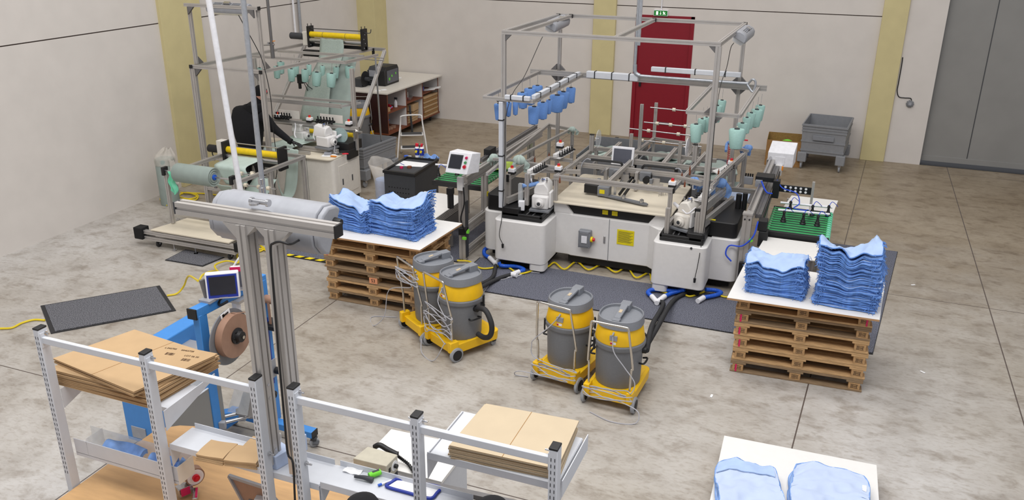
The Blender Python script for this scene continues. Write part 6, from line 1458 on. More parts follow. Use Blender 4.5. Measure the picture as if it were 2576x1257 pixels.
solo('red_tool', MB().cyl((WX1-.12, ys[0]+.36, .60), (WX1-.22, ys[0]+.44, .62), .03), 'red', 'dark red tool on the upper left shelf of the workbench', 'tool')
solo('red_tin', MB().cyl((WX1-.15, ys[1]+.18, .619), (WX1-.15, ys[1]+.18, .70), .05), 'red', 'red tin on the upper middle shelf of the workbench', 'tin')
q = thing('hand_tool', 'grey clamp tool on the upper middle shelf of the workbench', 'tool', (WX1-.2, ys[1]+.38, .62)); B('tool_body', MB().obox((WX1-.18, ys[1]+.38, .65), (.18, .22, .05), .3).cyl((WX1-.15, ys[1]+.32, .67), (WX1-.15, ys[1]+.32, .78), .02), 'steel', q)
solo('white_box', MB().obox((WX1-.2, ys[1]+.1, .70), (.12, .08, .15)), 'white_plastic', 'white carton on the upper middle shelf, left of the red tin', 'box')
q = thing('folded_bag', 'dark blue and white folded bag on the upper right shelf of the workbench', 'bag', (WX1-.2, ys[2]+.2, .68)); B('bag_body', MB().obox((WX1-.2, ys[2]+.17, .73), (.22, .25, .09), .2), 'blue_frame', q, .02); B('bag_stripe', MB().obox((WX1-.2, ys[2]+.2, .785), (.05, .26, .02), .5), 'paper', q)
for k in range(2): solo('paper_pad', MB().obox((WX1-.05+.02*k, ys[2]+.42+k*.18, .70), (.25, .16, .02), .2, 0, -.15), 'paper', ['white paper pad sticking out of the upper right shelf, nearer one', 'white paper pad at the far end of the upper right shelf'][k], 'paper')
q = thing('crowbar', 'dark upright bar leaning in the middle bay of the workbench', 'tool', (WX1+.02, ys[1]+.08, .0)); B('bar', MB().bar((WX1+.05, ys[1]+.10, .01), (WX1+.02, ys[1]+.09, .56), .04, .025), 'dark_grey', q)
# printer and its rewinder on the bench
c = Z(962, 212, .96)
t = thing('label_printer', 'black label printer with a clear side window on the workbench', 'printer', (c.x, c.y, .96))
sec = [(-.24, 0), (.24, 0), (.25, .10), (.23, .24), (.16, .30), (-.20, .30), (-.24, .24)]
X = V(c.x, c.y+.10, .961)
B('housing', MB().sweep(X+V(-.22, 0, 0), X+V(.02, 0, 0), [(a_*1.2, b_*1.2) for a_, b_ in sec]), 'dark_grey', t, .01)
B('side_cover', MB().sweep(X+V(.021, 0, 0), X+V(.17, 0, 0), [(a_*1.18, b_*1.2) for a_, b_ in sec]), 'black', t, .01)
B('side_window', MB().box(X.x+.171, X.x+.176, X.y-.20, X.y+.24, 1.00, 1.25), 'screen_grey', t, .004)
for dy, dz, s_ in ((-.12, 1.08, .03), (-.02, 1.13, .025), (.14, 1.16, .022)): B('green_lever', MB().cyl((X.x+.177, X.y+dy, dz), (X.x+.182, X.y+dy, dz), s_), 'printer_green', t)
B('display', MB().box(X.x-.17, X.x-.02, X.y-.306, X.y-.290, 1.14, 1.26), 'lamp_plastic', t); B('blue_panel', MB().box(X.x-.21, X.x-.185, X.y-.302, X.y-.29, 1.12, 1.26), 'dark_grey', t)
m = MB()
for k in range(3): m.box(X.x-.15, X.x+.0, X.y-.34, X.y-.29, 1.01+k*.03, 1.022+k*.03)
B('feed_bars', m, 'steel', t)
c = Z(905, 218, .96); t = thing('label_rewinder', 'black label rewinder with a round disc, left of the printer', 'rewinder', (c.x, c.y, .96))
B('housing', MB().box(c.x-.13, c.x+.08, c.y-.05, c.y+.22, .961, 1.12), 'dark_grey', t, .006)
B('disc', MB().cyl((c.x+.10, c.y+.04, 1.115), (c.x+.115, c.y+.04, 1.115), .15, n=36), 'black', t); B('disc_hub', MB().cyl((c.x+.115, c.y+.04, 1.115), (c.x+.2, c.y+.04, 1.115), .04), 'dark_grey', t)
for k, (px, py) in enumerate(((952, 228), (965, 226), (1005, 196))):
    c = Z(px, py, .962); solo('label_scrap', MB().obox((c.x, c.y, .966), (.10, .08, .01), k), 'paper', ['white label scrap at the front corner of the workbench', 'crumpled white label scrap beside the first one', 'small white box on the workbench right of the printer'][k], 'paper')
# step stool
a, b = Z(1000, 402), Z(1077, 400); t = thing('step_stool', 'white folding two-step stool standing in front of the workbench', 'step stool', (a+b)/2)
dx = (b-a); nrm = V(-dx.y, dx.x, 0).normalized()
HT = .78; th0 = a.lerp(b, .14)+nrm*.12; th1 = a.lerp(b, .86)+nrm*.12
B('front_frame', MB().tube([a, a.lerp(th0, .5)+V(0, 0, .36), th0+V(0, 0, .62), th0+V(.01, 0, HT-.06), th0+V(.05, 0, HT), th1+V(-.05, 0, HT), th1+V(-.01, 0, HT-.06), th1+V(0, 0, .62), b.lerp(th1, .5)+V(0, 0, .36), b], .014, 10, 3), 'white_metal', t)
bk0, bk1 = a.lerp(b, .12)+nrm*.48, a.lerp(b, .88)+nrm*.48
for p, q_ in ((bk0, th0), (bk1, th1)): B('rear_leg', MB().cyl(p, q_+V(0, 0, .56), .012), 'white_metal', t)
for f_, z in ((.10, .22), (.0, .43)):
    p = a.lerp(b, .12)+nrm*(.02+f_*0+.0); q_ = a.lerp(b, .88)+nrm*.02; off = nrm*(.08 if z > .3 else -.06)
    P4 = [p+off, q_+off, q_+off+nrm*.20, p+off+nrm*.20]
    o = B('step', MB().prism([(v_.x, v_.y) for v_ in P4], z-.02, z), 'white_metal', t, .004); cc = sum(P4, V(0, 0, 0))/4
    B('step_mat', MB().prism([((cc+(v_-cc)*.86).x, (cc+(v_-cc)*.86).y) for v_ in P4], z+.0005, z+.005), 'dark_grey', o)
for p in (a, b, bk0, bk1): B('rubber_foot', MB().cyl(V(p.x, p.y, .001), V(p.x, p.y, .03), .018), 'rubber', t)
# tool trolley
q4 = [Z(962, 428, .7), Z(1043, 438, .7), Z(1104, 399, .7), Z(1023, 392, .7)]
t = thing('tool_trolley', 'dark grey tool trolley with perforated front, papers and spray cans on top', 'trolley', sum(q4, V(0, 0, 0))/4*1)
cc = sum(q4, V(0, 0, 0))/4
B('trolley_body', MB().prism([((cc+(p-cc)*.96).x, (cc+(p-cc)*.96).y) for p in q4], .06, .66), 'dark_grey', t, .008)
def rim(k0, k1, z0, z1):
    m = MB(); a_ = [cc+(p-cc)*k0 for p in q4]; b_ = [cc+(p-cc)*k1 for p in q4]
    for i in range(4):
        j = (i+1) % 4; vs = [V(p.x, p.y, z) for z in (z0, z1) for p in (a_[i], a_[j], b_[j], b_[i])]; m.add(vs, [(3,2,1,0),(4,5,6,7),(0,1,5,4),(1,2,6,5),(2,3,7,6),(3,0,4,7)])
    return m
B('top_rim', rim(1.0, .88, .661, .70), 'black', t, .003); B('top_tray', MB().prism([((cc+(p-cc)*.88).x, (cc+(p-cc)*.88).y) for p in q4], .661, .672), 'dark_grey', t)
fl_, fr_ = cc+(q4[0]-cc)*.96, cc+(q4[1]-cc)*.96; fd = (fr_-fl_).normalized(); fn_ = V(fd.y, -fd.x, 0)
m = MB()
for r_ in range(3):
    for k in range(8):
        p = fl_.lerp(fr_, .16+.09*k)+V(0, 0, .42-.07*r_-.7); p.z = .46-.07*r_; m.cyl(p-fn_*.002, p+fn_*.003, .009, n=8)
B('punched_holes', m, 'black_matte', t)
for p in q4:
    p = cc+(p-cc)*.85; B('caster', MB().cyl((p.x-.012, p.y, .028), (p.x+.012, p.y, .028), .027), 'rubber', t)
def ontop(px, py, z=.673): return Z(px, py, z)
a_ = [ontop(984, 416), ontop(1013, 404), ontop(1078, 411), ontop(1062, 420)]
solo('paper_sheet', MB().prism([(p.x, p.y) for p in a_], .673, .676), 'paper', 'white paper sheet on the tool trolley', 'paper')
p = ontop(1012, 413, .678); solo('pen', MB().cyl(p+V(-.05, .03, .002), p+V(.05, -.03, .002), .004), 'blue_frame', 'dark pen lying on the paper on the tool trolley', 'pen')
for k, px in enumerate((1050, 1062)):
    p = ontop(px, 399+k); t2 = thing('spray_can', ['blue and white spray can with red cap on the trolley, left one', 'darker blue spray can with red nozzle on the trolley, right one'][k], 'spray can', p)
    B('can_body', MB().lathe([(.031, 0), (.033, .004), (.033, .06)], p, n=20), 'lamp_plastic' if k else 'paper', t2); B('can_print', MB().lathe([(.0331, .06), (.0331, .165)], p, n=20), 'blue_frame', t2); B('can_shoulder', MB().lathe([(.033, .165), (.026, .185), (.012, .19)], p, n=20), 'paper', t2)
    B('yellow_flash', MB().obox(p+V(.0, -.034, .12), (.03, .004, .04), 0, 0, .5), 'hazard_yellow', t2); B('red_cap', MB().obox(p+V(0, 0, .215), (.045-.015*k, .035, .05), 0, 0, .2), 'red', t2, .008)
solo('work_gloves', MB().sheet(lambda u, v: ontop(1080, 399)+V(-.13+.26*u, -.08+.16*v, .035+.02*math.sin(12*u+6*v)+.015*math.sin(19*v)), 18, 12, .02), 'cloth_mid', 'crumpled light blue gloves at the back corner of the trolley', 'gloves')
for k, (px, py, mt, lb) in enumerate(((1022, 395, 'hose_blue', 'blue tape reel at the back left of the trolley'), (1010, 423, 'magenta', 'pink sponge at the front of the trolley'), (1030, 422, 'edge_brown', 'brown felt pad at the front of the trolley'), (1030, 397, 'paper', 'white sachet beside the blue reel'))):
    p = ontop(px, py); solo('small_item', MB().cyl(p, p+V(0, 0, .025), .035 if k != 1 else .025, n=14), mt, lb, 'small item')
# lint bag
c = Z(972, 520); t = thing('lint_bag', 'clear plastic bag with pale blue lint standing left of the tool trolley', 'bag', c)
B('lint', MB().lathe([(.12, .0), (.145, .05), (.15, .40), (.14, .44), (0, .46)], c, n=28), 'cloth_mid', t)
def bg(u, v):
    a_ = u*6.2832; r_ = .158+(.05*math.sin(2*a_+.6)+.03*math.sin(5*a_))*max(0, v-.55)*2; z = .02+.66*v+.10*max(0, v-.6)*math.cos(a_-2.6)*2
    return c+V(r_*math.cos(a_)-.15*max(0, v-.7)*(math.cos(a_) < 0), r_*math.sin(a_)*(1-.4*max(0, v-.7)), z)
solid(B('clear_bag', MB().grid(bg, 32, 14), 'bag_clear', t), .003)
# ================================================================ carton taping machine
t = thing('taping_machine', 'blue carton taping machine with a big brown tape disc and a tilted display', 'machine', (-4.3, 4.6, 0))
BX = 'tape_blue'
AX = -4.10
def bbar(p, q, w=.07, h=None, nm='arch_beam', mt=BX): return B(nm, MB().bar(p, q, w, h), mt, t, .005)
bbar((AX-.05, 4.36, .35), (AX-.05, 4.36, 1.40), .085, .06, 'arch_column'); bbar((AX, 5.0, .14), (AX, 5.0, 1.42), .075, .07, 'arch_column')
bbar((AX-.06, 4.30, 1.42), (AX, 5.04, 1.42), .07, .075)
B('end_cap', MB().box(AX-.10, AX-.02, 4.29, 4.302, 1.38, 1.46), 'black', t)
B('column_slot', MB().box(AX+.0355, AX+.040, 4.985, 4.995, .5, 1.1), 'blue_frame', t)
bbar((AX-.45, 4.97, .13), (AX+.42, 4.95, .13), .08, .06, 'foot_beam'); bbar((AX-.5, 4.35, .13), (AX+.1, 4.35, .13), .08, .06, 'foot_beam'); bbar((AX-.35, 4.35, .16), (AX-.30, 4.97, .16), .07, .06, 'foot_beam')
B('end_cap', MB().box(AX+.42, AX+.425, 4.91, 4.99, .10, .16), 'black', t)
def caster_at(t, x, y, nm='caster'):
    o = B(nm, MB().lathe([(.010, -.012), (.036, -.012), (.042, -.007), (.042, .007), (.036, .012), (.010, .012)], (x, y, .043), (.8, -.6, 0), 20), 'wheel_grey', t)
    B('caster_fork', MB().obox((x, y, .082), (.045, .05, .022), .3).obox((x+.03, y-.02, .06), (.05, .035, .01), .3, .5), 'dark_grey', o)
for x, y in ((AX+.41, 4.95), (AX-.42, 4.97), (AX+.05, 4.35), (AX-.48, 4.35)): caster_at(t, x, y)
B('motor_box', MB().box(-4.80, -4.64, 4.26, 4.93, .70, 1.03), BX, t, .012)
for y, z in ((4.88, .99), (4.88, .75)): B('box_screw', MB().cyl((-4.64, y, z), (-4.632, y, z), .011), 'dark_grey', t)
B('warning_label', MB().add([(-4.638, 4.83, .755), (-4.638, 4.86, .755), (-4.638, 4.845, .785)], [(0,1,2)]), 'hazard_yellow', t)
B('cabinet_box', MB().box(-4.92, -4.38, 4.22, 4.72, .22, .90), BX, t, .006)
B('cabinet_cap', MB().box(-4.90, -4.375, 4.23, 4.73, .90, .915), 'alu', t)
B('cabinet_slot', MB().box(-4.379, -4.372, 4.56, 4.66, .80, .86), 'black', t)
B('rating_plate', MB().box(-4.86, -4.72, 4.212, 4.2195, .26, .36), 'lamp_plastic', t)
B('tubular_foot', MB().tube([(-4.80, 4.20, .20), (-4.84, 4.08, .08), (-4.80, 3.98, .03), (-4.6, 3.97, .03), (-4.52, 4.05, .05)], .014, 10, 6), 'chrome', t)
B('foot_plate', MB().box(-4.80, -4.55, 4.10, 4.20, .12, .22), 'alu', t)
B('bed_plate', MB().box(-4.36, -4.14, 3.98, 4.45, .775, .785), 'alu', t)
B('side_plate', MB().box(-4.135, -4.128, 3.92, 4.45, .25, .80), 'gate_grey', t)
B('plate_edge', MB().box(-4.14, -4.125, 3.92, 4.45, .80, .806), 'shelf_white', t)
B('clear_cover', MB().box(-4.36, -4.16, 4.2, 4.40, .79, .92), 'glass_clear', t)
B('guide_plate', MB().plate([Z(572, 1035, .5), Z(590, 975, .72), Z(632, 985, .72), Z(622, 1045, .5)], .006), 'glass_clear', t)
B('guide_plate', MB().plate([Z(595, 1042, .48), Z(612, 985, .70), Z(660, 995, .70), Z(645, 1052, .48)], .006), 'alu', t)
for pa, pb in (((545, 1052), (640, 1030)), ((556, 1065), (632, 1045))):
    B('guide_rod', MB().cyl(Z(*pa, .45), Z(*pb, .45), .013), 'steel', t)
for px in ((548, 1055), (560, 1068), (610, 1048), (633, 1042)): B('rod_clamp', MB().obox(Z(*px, .45), (.05, .04, .06), .4), 'lamp_plastic', t, .004)
for px in ((556, 1052), (600, 1040), (640, 1042)): p = Z(*px, .46); B('clamp_knob', MB().cyl(p, p+V(0, 0, .04), .018), 'black', t)
bbar((-4.45, 4.62, .30), (-4.05, 4.95, .30), .08, .06, 'cross_beam')
# tape disc
c = Xp(590, 843, -3.97); hub = c
o = B('disc_backplate', MB().cyl((c.x-.055, c.y+.0, c.z-.02), (c.x-.045, c.y+.0, c.z-.02), .215, n=48), 'mid_grey', t)
B('tape_disc', MB().cyl((c.x-.04, c.y, c.z), (c.x+.02, c.y, c.z), .168, n=48), 'tape_brown', t)
B('disc_hub', MB().lathe([(.062, 0), (.062, .012), (.045, .02), (.04, .05), (0, .05)], (c.x+.02, c.y, c.z), (1, 0, 0), 24), 'black', t)
for k in range(6): a = k*1.047; B('hub_lug', MB().cyl((c.x+.03, c.y+.045*math.cos(a), c.z+.045*math.sin(a)), (c.x+.045, c.y+.045*math.cos(a), c.z+.045*math.sin(a)), .010), 'black', t)
B('hub_nut', MB().cyl((c.x+.07, c.y, c.z), (c.x+.085, c.y, c.z), .014, n=6), 'chrome', t)
lb = B('arrow_label', MB().obox((c.x-.043, c.y-.02, c.z+.175), (.003, .10, .04), 0, .15), 'paper', t); B('arrow_mark', MB().obox((c.x-.040, c.y-.02, c.z+.175), (.003, .06, .012), 0, .15).obox((c.x-.040, c.y-.045, c.z+.171), (.003, .02, .028), 0, .15), 'black', lb)
B('tape_strip', MB().add([(c.x-.03, c.y+.02, c.z+.17), (c.x+.01, c.y+.02, c.z+.17), (AX+.10, 4.82, 1.24), (AX+.06, 4.82, 1.24)], [(0,1,2,3)]), 'tape_brown', t)
B('tape_roller', MB().cyl((AX+.02, 4.84, 1.24), (AX+.12, 4.84, 1.24), .03), 'black', t)
B('white_guide', MB().box(AX-.01, AX+.03, 4.66, 4.71, 1.26, 1.36), 'white_plastic', t)
B('top_bracket', MB().box(AX-.04, AX+.06, 4.66, 4.92, 1.36, 1.382), 'alu', t)
o = B('dancer_roller', MB().cyl((AX+.03, 5.0, 1.26), (AX+.13, 5.0, 1.26), .035), 'tape_brown', t); B('roller_cap', MB().cyl((AX+.131, 5.0, 1.26), (AX+.14, 5.0, 1.26), .025), 'black', o)
for dy in (-.03, .03): B('dancer_strap', MB().box(AX+.07, AX+.09, 5.0+dy-.004, 5.0+dy+.004, 1.05, 1.25), 'tape_brown', t)
B('guide_clamp', MB().box(AX+.0, AX+.14, 4.93, 5.08, 1.02, 1.06), 'black', t, .006); 
B('roller_bracket', MB().box(AX+.04, AX+.05, 4.96, 5.02, .56, .72), 'lamp_plastic', t); B('press_roller', MB().cyl((AX+.06, 5.0, .62), (AX+.13, 5.0, .62), .03), 'black', t)
B('lever_knob', MB().cyl((AX+.05, 4.96, .42), (AX+.09, 4.90, .44), .025), 'black', t)
# displays
def panel(c, w, h, rz, rx, face, rimc, name, d=.05):
    mt = Matrix.Translation(c) @ Matrix.Rotation(rz, 4, 'Z') @ Matrix.Rotation(rx, 4, 'X')
    def bx(x0, x1, y0, y1, z0, z1):
        m = MB().box(x0, x1, y0, y1, z0, z1); m.v = [tuple(mt @ Vector(p)) for p in m.v]; return m
    o = B(name, bx(-w/2, w/2, -.01, d, -h/2, h/2), 'white_plastic', t, .008)
    B('face_frame', bx(-w/2+.013, w/2-.013, -.013, -.0105, -h/2+.013, h/2-.013), rimc, o)
    B('screen_glass', bx(-w/2+.026, w/2-.026, -.016, -.0135, -h/2+.036, h/2-.026), face, o)
    return o, mt, bx
c = Xp(560, 718, -4.06); o, mt, bx = panel(c, .235, .20, .62, -.12, 'screen', 'blue_frame', 'display')
m = MB().box(-.03, .03, -.0175, -.0165, -.088, -.083); m.v = [tuple(mt @ Vector(p)) for p in m.v]; B('display_mark', m, 'lamp_plastic', o)
m = MB().box(-.11, .02, .055, .13, -.07, .07); m.v = [tuple(mt @ Vector(p)) for p in m.v]; B('display_back', m, 'black', o, .006)
c2 = Xp(607, 700, -4.03); o2, mt2, bx2 = panel(c2, .15, .19, .55, -.12, 'screen_grey', 'lamp_plastic', 'counter_unit', .03)
B('pink_band', bx2(-.075, .075, -.018, -.0115, .06, .095), 'magenta', o2)
for dx, dz in ((-.055, -.045), (.055, -.045), (-.055, -.06), (.055, -.02)): B('key', bx2(dx-.008, dx+.008, -.02, -.0165, dz-.007, dz+.007), 'magenta', o2)
B('display_bracket', MB().plate([Z(500, 705, 1.62), Z(520, 770, 1.40), Z(535, 765, 1.40), Z(512, 700, 1.62)], .02), 'alu_dark', t)
B('display_foot', MB().box(AX-.10, AX+.0, 4.42, 4.66, 1.455, 1.475), 'lamp_plastic', t)
B('display_cable', MB().tube([c+V(-.02, .02, -.10), c+V(-.05, 0, -.13), c+V(-.02, -.03, -.15), c+V(.03, 0, -.12)], .010, 8, 5), 'black', t)
B('counter_cable', MB().tube([c2+V(0, .02, -.09), c2+V(.02, .05, -.14), c2+V(.06, .06, -.11)], .006, 6, 5), 'black', t)
# ================================================================ packing racks and tables in the foreground
PY = 3.08; PZ = 1.88
def rack_post(t, px, py_):
    c = Yp(px, py_, PY-.02); x = c.x; hw, hd = .021, .030
    o = B('rack_post', MB().box(x-hw, x+hw, PY-hd, PY+hd, .02, PZ), 'shelf_white', t, .003)
    B('post_cap', MB().box(x-hw-.001, x+hw+.001, PY-hd-.001, PY+hd+.001, PZ+.0005, PZ+.012), 'black', o, .003)
    m = MB()
    for sx in (-.009, .009):
        z = PZ-.04
        while z > .9: m.box(x+sx-.0018, x+sx+.0018, PY-hd-.0012, PY-hd+.0005, z-.018, z); z -= .034
    B('slot_row', m, 'dark_grey', o); return x
def rack(label, posts):
    t = thing('packing_rack', label, 'rack', (0, 0, 0)); t.location = (sum(Yp(p[0], p[1], PY).x for p in posts)/len(posts), PY, 0); ORG[t.name] = Vector(t.location)
    xs = [rack_post(t, *p) for p in posts]
    for a, b in zip(xs, xs[1:]):
        B('cross_rail', MB().box(a+.0215, b-.0215, PY-.02, PY+.005, PZ-.085, PZ-.045), 'shelf_white', t, .003)
        for x in (a+.0215, b-.0215):
            s_ = 1 if x == a+.0215 else -1
            o = B('rail_plate', MB().box(x-.0005, x+.004*s_+.0005, PY-.026, PY+.026, PZ-.11, PZ-.02), 'shelf_white', t)
            B('rail_bolt', MB().cyl((x, PY+.012, PZ-.03), (x+.03*s_, PY+.012, PZ-.03), .005).cyl((x, PY+.012, PZ-.03), (x+.006*s_, PY+.012, PZ-.03), .011), 'steel', o)
    return t, xs
rkL, xl = rack('left white packing rack with flat cartons on its top shelf', [(94, 838), (359, 892), (636, 955)])
rkR, xr = rack('right white packing rack with light cartons on its upper shelf', [(731, 968), (1043, 1036), (1394, 1110)])
def shelf(t, x0, x1, yb, z, nm='shelf', lip=True, th=.025):
    o = B(nm, MB().box(x0, x1, PY+.035, yb, z-.004, z), 'shelf_white', t); 
    B('front_lip', MB().box(x0, x1, PY+.031, PY+.035, z-.035, z+.006), 'shelf_white', o, .002)
    if lip: B('back_lip', MB().box(x0+.02, x1-.02, yb, yb+.004, z-.004, z+.035), 'shelf_white', o, .001)
    for x in (x0, x1): 
        m = MB(); a, b, c_, d = V(x, PY+.03, z-.004), V(x, yb, z-.004), V(x, yb-.01, z-.04), V(x, PY+.03, z-.15); e = V(.003, 0, 0)
        m.add([a, b, c_, d, a+e, b+e, c_+e, d+e], [(0,1,2,3),(7,6,5,4),(0,4,5,1),(1,5,6,2),(2,6,7,3),(3,7,4,0)]); B('shelf_bracket', m, 'shelf_white', o)
    return o
ZS1, ZS2, ZS3, ZS4 = 1.47, 1.28, 1.655, 1.30
B('carton_shelf', MB().box(xl[0]+.03, xl[1], PY+.10, PY+.36, ZS1-.02, ZS1), 'shelf_white', rkL)
m = MB(); x = xl[0]+.022; e = V(.004, 0, 0); P = [V(x, PY+.03, ZS1+.0), V(x, PY+.36, ZS1), V(x, PY+.36, ZS1-.03), V(x, PY+.03, ZS1-.13)]
m.add(P+[p+e for p in P], [(0,1,2,3),(7,6,5,4),(0,4,5,1),(1,5,6,2),(2,6,7,3),(3,7,4,0)]); B('shelf_bracket', m, 'shelf_white', rkL)
m = MB(); x = xl[1]+.025; e = V(.004, 0, 0); P = [V(x, PY+.03, ZS1+.03), V(x, PY+.46, ZS1+.045), V(x, PY+.46, ZS1+.02), V(x, PY+.03, ZS1-.10)]
m.add(P+[p+e for p in P], [(0,1,2,3),(7,6,5,4),(0,4,5,1),(1,5,6,2),(2,6,7,3),(3,7,4,0)]); B('shelf_bracket', m, 'shelf_white', rkL)
shelf(rkL, xl[1]+.03, xr[0]+.075, PY+.22, ZS2, 'shelf')
shelf(rkR, xr[0]+.085, xr[2]-.48+.0, PY+.20, ZS4, 'tray_shelf')
o = shelf(rkR, xr[1]+.03, xr[2]+.0, PY+.44, ZS3, 'carton_shelf', False)
B('side_wall', MB().box(xr[2]+.026, xr[2]+.03, PY+.03, PY+.44, ZS3-.06, ZS3+.03), 'shelf_white', o); B('ledge_line', MB().box(xr[1]+.04, xr[1]+.044, PY+.04, PY+.43, ZS3+.0005, ZS3+.006), 'lamp_plastic', o)
for x in (xl[2]+.025, xr[0]+.025): B('post_bolt', MB().cyl((x, PY+.01, 1.42), (x+.035, PY+.01, 1.42), .005).cyl((x, PY+.01, 1.42), (x+.008, PY+.01, 1.42), .012), 'steel', rkR if x > xl[2]+.1 else rkL)
# clear bin with cloths between the first two posts
t = thing('clear_bin', 'clear-sided bin holding light blue cloths, lowest on the left rack', 'bin', ((xl[0]+xl[1])/2, PY+.12, 1.0))
x0, x1, y0, y1, z0, z1 = xl[0]+.03, xl[1]+.045, PY+.04, PY+.17, 1.02, 1.12
B('front_wall', MB().box(x0, x1, y0, y0+.004, z0-.02, z1-.0), 'shelf_white', t); B('bin_floor', MB().box(x0, x1, y0, y1, z0, z0+.004), 'glass_clear', t)
B('clear_wall', MB().box(x0, x1, y1, y1+.003, z0, z1+.01), 'glass_clear', t); B('clear_divider', MB().box(x0+.10, x0+.103, y0, y1, z0, z1+.02), 'glass_clear', t)
B('end_wall', MB().box(x1, x1+.004, y0, y1, z0-.02, z1), 'cream_metal', t)
for k, (fx, w_, n) in enumerate(((.42, .22, 5), (.80, .12, 9), (.96, .05, 7))):
    cx = x0+(x1-x0)*fx
    solo('blue_cloth', MB().sheet(lambda u, v: V(cx-w_*.6+w_*1.2*u, y0+.012+.10*v, z0+.075+.035*math.sin(n*u+2*v+k)*math.sin(3*v+.4)), 16, 8, .03), 'cloth_mid', 'light blue cloth %s in the clear bin' % ['lying flat', 'crumpled left of the second rack post', 'poking out right of the second rack post'][k], 'cloth')
# carton sheets on the left rack
def cartons(quad, z0, n, th, label, top, grp, mt, seed, fan):
    r = random.Random(seed); cc = sum(quad, V(0, 0, 0))/4
    for k in range(n):
        f = k/(n-1); a = fan(f)+r.uniform(-.02, .02); dx, dy = r.uniform(-.008, .008), r.uniform(-.008, .008)
        ca, sa = math.cos(a), math.sin(a); P = []
        for p in quad:
            d = p-cc; P.append((cc.x+d.x*ca-d.y*sa+dx, cc.y+d.x*sa+d.y*ca+dy))
        z = z0+k*th
        last = k == n-1
        q = thing('flat_carton', top if last else label, 'carton', (cc.x, cc.y, z), 0, grp)
        B('sheet', MB().prism(P, z+.0008, z+th*.62), mt, q); B('fluted_core', MB().prism([(cc.x+(x-cc.x)*.997, cc.y+(y-cc.y)*.997) for x, y in P], z+th*.62, z+th*.95), 'card_dark', q)
        B('top_liner', MB().prism(P, z+th*.95, z+th), mt, q)
        if last:
            V4 = [V(x, y, z+th) for x, y in P]
            a_, b_ = V4[0].lerp(V4[1], .5), V4[3].lerp(V4[2], .5) 
            B('fold_line', MB().bar(V4[0].lerp(V4[3], .5)+V(0, 0, .0005), V4[1].lerp(V4[2], .5)+V(0, 0, .0005), .003, .001), 'card_dark', q)
            return V4, q
zc = ZS1+.001
qd = [Z(137, 897, 1.60), Z(345, 827, 1.60), Z(540, 896, 1.60), Z(330, 986, 1.60)]
V4, q = cartons(qd, zc, 12, .0108, 'flat brown carton in the fanned pile on the left rack', 'top brown carton with printed marks on the left rack pile', 'flat cartons on the left rack', 'card', 4, lambda f: .20-.03*f if f < .8 else .02)
def on4(u, v): return V4[0].lerp(V4[1], v).lerp(V4[3].lerp(V4[2], v), u)
ed = (V4[2]-V4[1]).normalized(); up_ = V4[1]-V4[2]
a_ = math.atan2((V4[2]-V4[1]).y, (V4[2]-V4[1]).x)
def printed(cx, cy, w, h):
    m = MB(); r = random.Random(int(cx*100)); x = 0
    while x < w:
        b = r.choice((.002, .003, .005)); p = V(cx, cy, 0); 
        c0 = V(cx+(x-w/2)*math.cos(aP), cy+(x-w/2)*math.sin(aP), V4[0].z+.0007); m.obox(c0, (b, h, .0008), aP); x += b+r.choice((.002, .004))
    B('bar_marks', m, 'card_print', q)
aP = math.atan2((V4[2]-V4[3]).y, (V4[2]-V4[3]).x) if False else math.radians(8)
for px, py, s_ in (((428, 890), 'LOT 1705', 0), ((468, 905), 'LOT 06/20', 0)) and (((428), (890), ''), ((468), (905), '')):
    p = Z(px, py, V4[0].z); printed(p.x, p.y, .055, .028)
for (px, py), s_ in (((430, 876), 'L.042705'), ((472, 882), '00465728'), ((482, 896), 'LOT 06 20')):
    p = Z(px, py, V4[0].z+.0012); text_obj('printed_text', s_, .022, p, Matrix.Rotation(aP, 3, 'Z'), 'card_print', q, .0003)
qd2 = [Z(1128, 1112, 1.74), Z(1222, 1008, 1.74), Z(1455, 1052, 1.74), Z(1398, 1172, 1.74)]
cartons(qd2, ZS3+.001, 8, .0090, 'light flat carton in the pile on the right rack', 'top light carton with a centre crease on the right rack', 'light cartons on the right rack', 'card_light', 6, lambda f: .03*(1-f))
# kraft packets
def packets(pc_, w, d, n, rz, nm, lab):
    for k in range(n):
        c = V(pc_.x+rnd.uniform(-.004, .004), pc_.y+rnd.uniform(-.004, .004), ZS2+.006+k*.011)
        fn = lambda u, v: rot2(c, (u-.5)*w, (v-.5)*d, .002*math.sin(5*u+k)+.003*math.sin(4*v), rz)
        solo('kraft_envelope', MB().sheet(fn, 8, 6, .009), 'card', lab, 'envelope', nm)
p = Z(545, 1128, ZS2+.04); packets(p, .17, .15, 4, .12, 'kraft envelopes, left pile', 'brown kraft envelope in the left pile on the middle shelf')
p = Z(618, 1140, ZS2+.04); packets(p, .19, .15, 4, .20, 'kraft envelopes, right pile', 'brown kraft envelope in the right pile on the middle shelf'); 
p = Z(632, 1115, ZS2+.04); packets(p+V(.03, .03, 0), .14, .12, 3, .1, 'kraft envelopes, rear pile', 'brown kraft envelope in the rear pile beside the third post')
